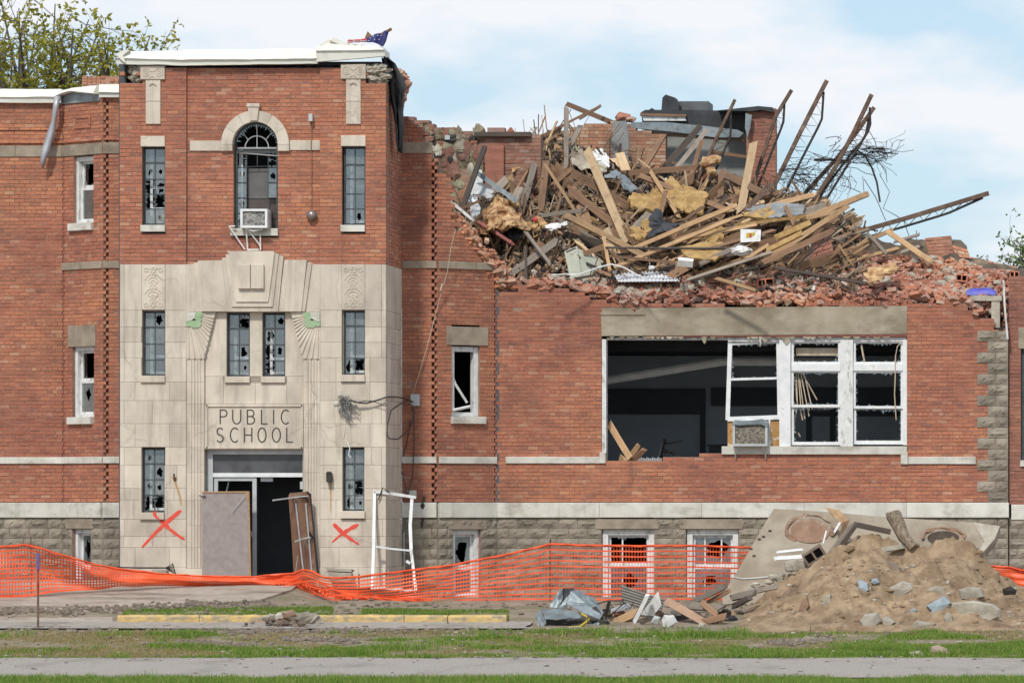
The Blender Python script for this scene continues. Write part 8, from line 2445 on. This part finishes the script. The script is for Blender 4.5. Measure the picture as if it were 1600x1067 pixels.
b = MB(); r = random.Random(51)
for k in range(260):
    x = r.uniform(-10, 1610); Y = r.choice([r.uniform(-16.9, -14.1), -14.05 + r.gauss(0, .12), -16.95 + r.gauss(0, .12)]); X = P(x, 0, Y).x; s = r.uniform(.008, .028)
    lump(b, (X, Y, zg(X, Y) + .04), s * 1.8, s * 1.4, s * .6, k, amp=.6, nu=6, nv=4)
b.build('path_grit', simple('grit', (.12, .10, .085), (.30, .26, .22), 6, .95, per=.3), None, kind='stuff', label='grit and crumbs of mud along the grey path', category='grit')
# ---- grass
def blades(name, m, gen, label, seed, hmul=1.0):
    r = np.random.RandomState(seed); P_ = gen(r); n_ = len(P_)
    X, Y, Z, H = P_.T
    a = r.uniform(0, 2 * np.pi, n_); w = r.uniform(.006, .014, n_); lean = r.normal(0, .6, n_) * H; la = r.uniform(0, 2 * np.pi, n_)
    dx, dy = np.cos(a) * w, np.sin(a) * w
    v = np.empty((n_, 3, 3))
    v[:, 0] = np.stack([X - dx, Y - dy, Z], 1); v[:, 1] = np.stack([X + dx, Y + dy, Z], 1); v[:, 2] = np.stack([X + np.cos(la) * lean, Y + np.sin(la) * lean, Z + H], 1)
    me = bpy.data.meshes.new(name); c = v.reshape(-1, 3).mean(0)
    me.vertices.add(3 * n_); me.vertices.foreach_set('co', (v.reshape(-1, 3) - c).ravel())
    me.loops.add(3 * n_); me.loops.foreach_set('vertex_index', np.arange(3 * n_))
    me.polygons.add(n_); me.polygons.foreach_set('loop_start', np.arange(0, 3 * n_, 3)); me.polygons.foreach_set('loop_total', np.full(n_, 3))
    me.update(calc_edges=True); me.materials.append(m)
    o = bpy.data.objects.new(name, me); link(o, c, None, kind='stuff', label=label, category='grass')
def patchy(X, Y, s, o): return vn((X, Y * 1.6, 0), s, o) + .5 * vn((X, Y * 1.6, 5), s * 2.7, o)
def gen_zone(y0, y1, x0, x1, n, thr, h0, h1, o, edge=None):
    def g(r):
        out = []
        Ys_ = r.uniform(y0, y1, n); px_ = r.uniform(x0, x1, n); hh = r.uniform(.6, 1.25, n); dr = r.uniform(-.35, .35, n)
        for Y, x, h, d in zip(Ys_, px_, hh, dr):
            X = CAM_X + (x - VPX) * (Y + CAM_D) / F_PX
            f = patchy(X, Y, .55, o) + .35 * vn((X * .8, Y * 2.2, 1), 1.9, o) + (edge(x, Y) if edge else 0)
            if f < thr + d: continue
            if mound_h(X, Y) > .03: continue
            out.append((X, Y, zgn(X, Y) - .005, (h0 + (h1 - h0) * min(1, max(0, (f - thr) * 1.3))) * h))
        return np.array(out)
    return g
blades('grass_verge', M['grass'], gen_zone(-14.08, -8.6, -10, 1620, 190000, .10, .025, .13, 3.0, lambda x, Y: .16 * (x > 830) + .12 * (x > 1250) + (.16 if Y < -11.8 else 0) - (.22 if -9.4 < Y else 0) * (x < 830) - .25 * math.exp(-((Y + 10.8) / .8) ** 2) - (.35 if x < 230 else 0) - .5 * math.exp(-((x - 480) / 60) ** 2 - ((Y + 10.6) / .7) ** 2) - .5 * math.exp(-((x - 1240) / 70) ** 2 - ((Y + 10.6) / .7) ** 2)), 'patchy green grass on the verge between kerb and path', 1)
blades('dry_grass', M['straw'], gen_zone(-13.9, -8.4, -10, 1620, 90000, .06, .02, .06, 9.0, lambda x, Y: .35 * (x < 330)), 'dry trampled grass on the verge', 2)
blades('front_grass', M['grass'], gen_zone(-21, -17.25, -10, 1620, 80000, -.75, .03, .12, 5.0), 'fresh grass along the near edge of the path', 3)
blades('kerb_grass', M['grass'], lambda r: np.concatenate([gen_zone(-6.42, -5.0, 192, 520, 20000, -.2, .04, .09, 2.0)(r), gen_zone(-6.42, -5.3, 565, 795, 11000, -.2, .04, .08, 2.5)(r)]), 'strip of grass behind the yellow kerb', 4)
def tuft_gen(r):
    out = []
    for x in (228, 60, 640, 520, 860, 140, 470, 655, 1070, 1290, 25, 905, 1450):
        X0 = P(x, 0, -17.6).x
        for k in range(26): out.append((X0 + r.normal(0, .05), -17.6 + r.normal(0, .15), zg(0, -17.6), r.uniform(.10, .24 if x == 228 else .17)))
    for x in (612, 640, 622, 935, 668, 945, 1075, 1150, 1020):
        Y0 = -8.6 if x > 900 else -11.8; X0 = P(x, 0, Y0).x
        for k in range(70): out.append((X0 + r.normal(0, .14), Y0 + r.normal(0, .3), zg(0, Y0) - .01, r.uniform(.08, .2)))
    for k in range(150):
        x = r.uniform(0, 1600); Y0 = r.choice([r.uniform(-13.8, -8.7), r.uniform(-13.8, -11.5), r.uniform(-9.6, -8.5)]); X0 = P(x, 0, Y0).x
        if mound_h(X0, Y0) > .02 or patchy(X0, Y0, .55, 3.0) < -.05: continue
        hh = r.uniform(.09, .2)
        for j in range(int(r.uniform(15, 45))): out.append((X0 + r.normal(0, .09), Y0 + r.normal(0, .15), zg(0, Y0) - .01, hh * r.uniform(.5, 1.1)))
    for k in range(60):
        x = r.uniform(0, 1600); X0 = P(x, 0, -17.7).x; hh = r.uniform(.08, .19)
        for j in range(14): out.append((X0 + r.normal(0, .06), -17.7 + r.normal(0, .2), zg(0, -17.7), hh * r.uniform(.5, 1.1)))
    return np.array(out)
blades('grass_tufts', M['grass'], tuft_gen, 'taller grass tufts along path and scrap heap', 5)

# ---- trees behind the school
def tree(base, cc, rad, label, leafm, nl, nt, seed, leafs=.17, group=None, dens=26, up=.35):
    """trunk and limbs that reach into an uneven crown round cc; nl limbs, nt twigs on each"""
    r = random.Random(seed); rt = empty('tree', base, label, 'tree', group)
    base, cc = Vector(base), Vector(cc); tr = MB(); lf = MB()
    def crv(a, c, sag, n_=6):
        m = a.lerp(c, .5) + Vector((r.gauss(0, .06), r.gauss(0, .06), -sag)) * (c - a).length
        return [a.lerp(m, t).lerp(m.lerp(c, t), t) for t in np.linspace(0, 1, n_)]
    fork = Vector((cc.x + r.uniform(-.2, .2), cc.y, cc.z - rad.z * 1.05))
    tk = crv(base, fork, 0); H = (fork - base).length
    tr.tube(tk, H * .016, 7, r1=H * .011)
    def leaf(c):
        for m_ in range(r.choice((2, 3, 3))):
            d = Vector((r.gauss(0, 1), r.gauss(0, 1), r.gauss(-.15, .7))).normalized(); e = d.orthogonal().normalized(); e = e * math.cos(m_ * 1.7) + d.cross(e) * math.sin(m_ * 1.7); s = leafs * r.uniform(.5, 1.15)
            lf.add([c, c + d * s * .45 + e * s * .28, c + d * s, c + d * s * .45 - e * s * .28], [(0, 1, 2, 3)])
    for i in range(nl):
        while True:
            d = Vector((r.uniform(-1, 1), r.uniform(-1, 1), r.uniform(-.75, 1)))
            if .35 < d.length < 1: break
        e = cc + Vector((d.x * rad.x, d.y * rad.y, d.z * rad.z)); a = tk[-1].lerp(tk[-2], r.random() * .6)
        L1 = crv(a, e, .10); tr.tube(L1, H * .006, 5, r1=.014)
        for j in range(nt):
            k = r.uniform(1.6, 5); s = L1[int(k)].lerp(L1[min(5, int(k) + 1)], k % 1)
            o_ = Vector((r.gauss(0, 1), r.gauss(0, 1), r.gauss(up, .7))).normalized() * r.uniform(.5, 1.25) * min(1, rad.x / 1.4)
            L2 = crv(s, s + o_, .04, 5); tr.tube(L2, .013, 4, r1=.006)
            if r.random() < .12: continue            # a bare twig now and then
            for q in range(3):
                s2 = L2[r.choice((1, 2, 3, 4))]; o2 = o_ * .45 + Vector((r.gauss(0, .22), r.gauss(0, .22), r.gauss(.1, .2))); L3 = crv(s2, s2 + o2, .03, 4); tr.tube(L3, .007, 3, r1=.004)
                for t in range(dens // 3):
                    c = L3[r.choice((1, 2, 3, 3))] + Vector((r.gauss(0, .09), r.gauss(0, .09), r.gauss(0, .08))); leaf(c)
    tr.build('trunk', M['bark'], rt); lf.build('crown', leafm, rt)
TG = 'trees behind the school'
LY = M['leaf_yellow']
tree((P(40, 0, 30).x, 30, -.5), P(45, 55, 30), Vector((1.75, 1.6, 2.2)), 'yellow-green tree rising highest behind the wing beside the tower', LY, 15, 6, 5, group=TG, dens=9)
tree((P(-45, 0, 34).x, 34, -.5), P(-30, 60, 34), Vector((1.6, 1.6, 2.3)), 'yellow-green tree cut by the picture edge behind the wing', LY, 13, 6, 8, group=TG, dens=9)
tree((P(120, 0, 29).x, 29, -.5), P(118, 70, 29), Vector((.9, 1.0, 1.3)), 'slender yellow-green tree between the tallest one and the tower', LY, 10, 6, 18, group=TG, dens=10)
tree((P(172, 0, 28).x, 28, -.5), P(190, 92, 28), Vector((.95, .8, 1.25)), 'sparse tree with bare twigs next to the tower coping', LY, 10, 6, 12, group=TG, dens=9, up=.6)
tree((P(1612, 0, 40).x, 40, -.5), P(1612, 388, 40), Vector((.75, .7, .80)), 'small green tree showing beyond the far corner of the wing', M['leaf_green'], 11, 6, 3, group=TG, dens=12, leafs=.13)
tree((P(1530, 0, 60).x, 60, -.5), P(1530, 410, 60), Vector((.5, .5, .6)), 'tiny green treetop peeping over the brick rubble', M['leaf_green'], 5, 3, 4, group=TG, dens=6, leafs=.13)
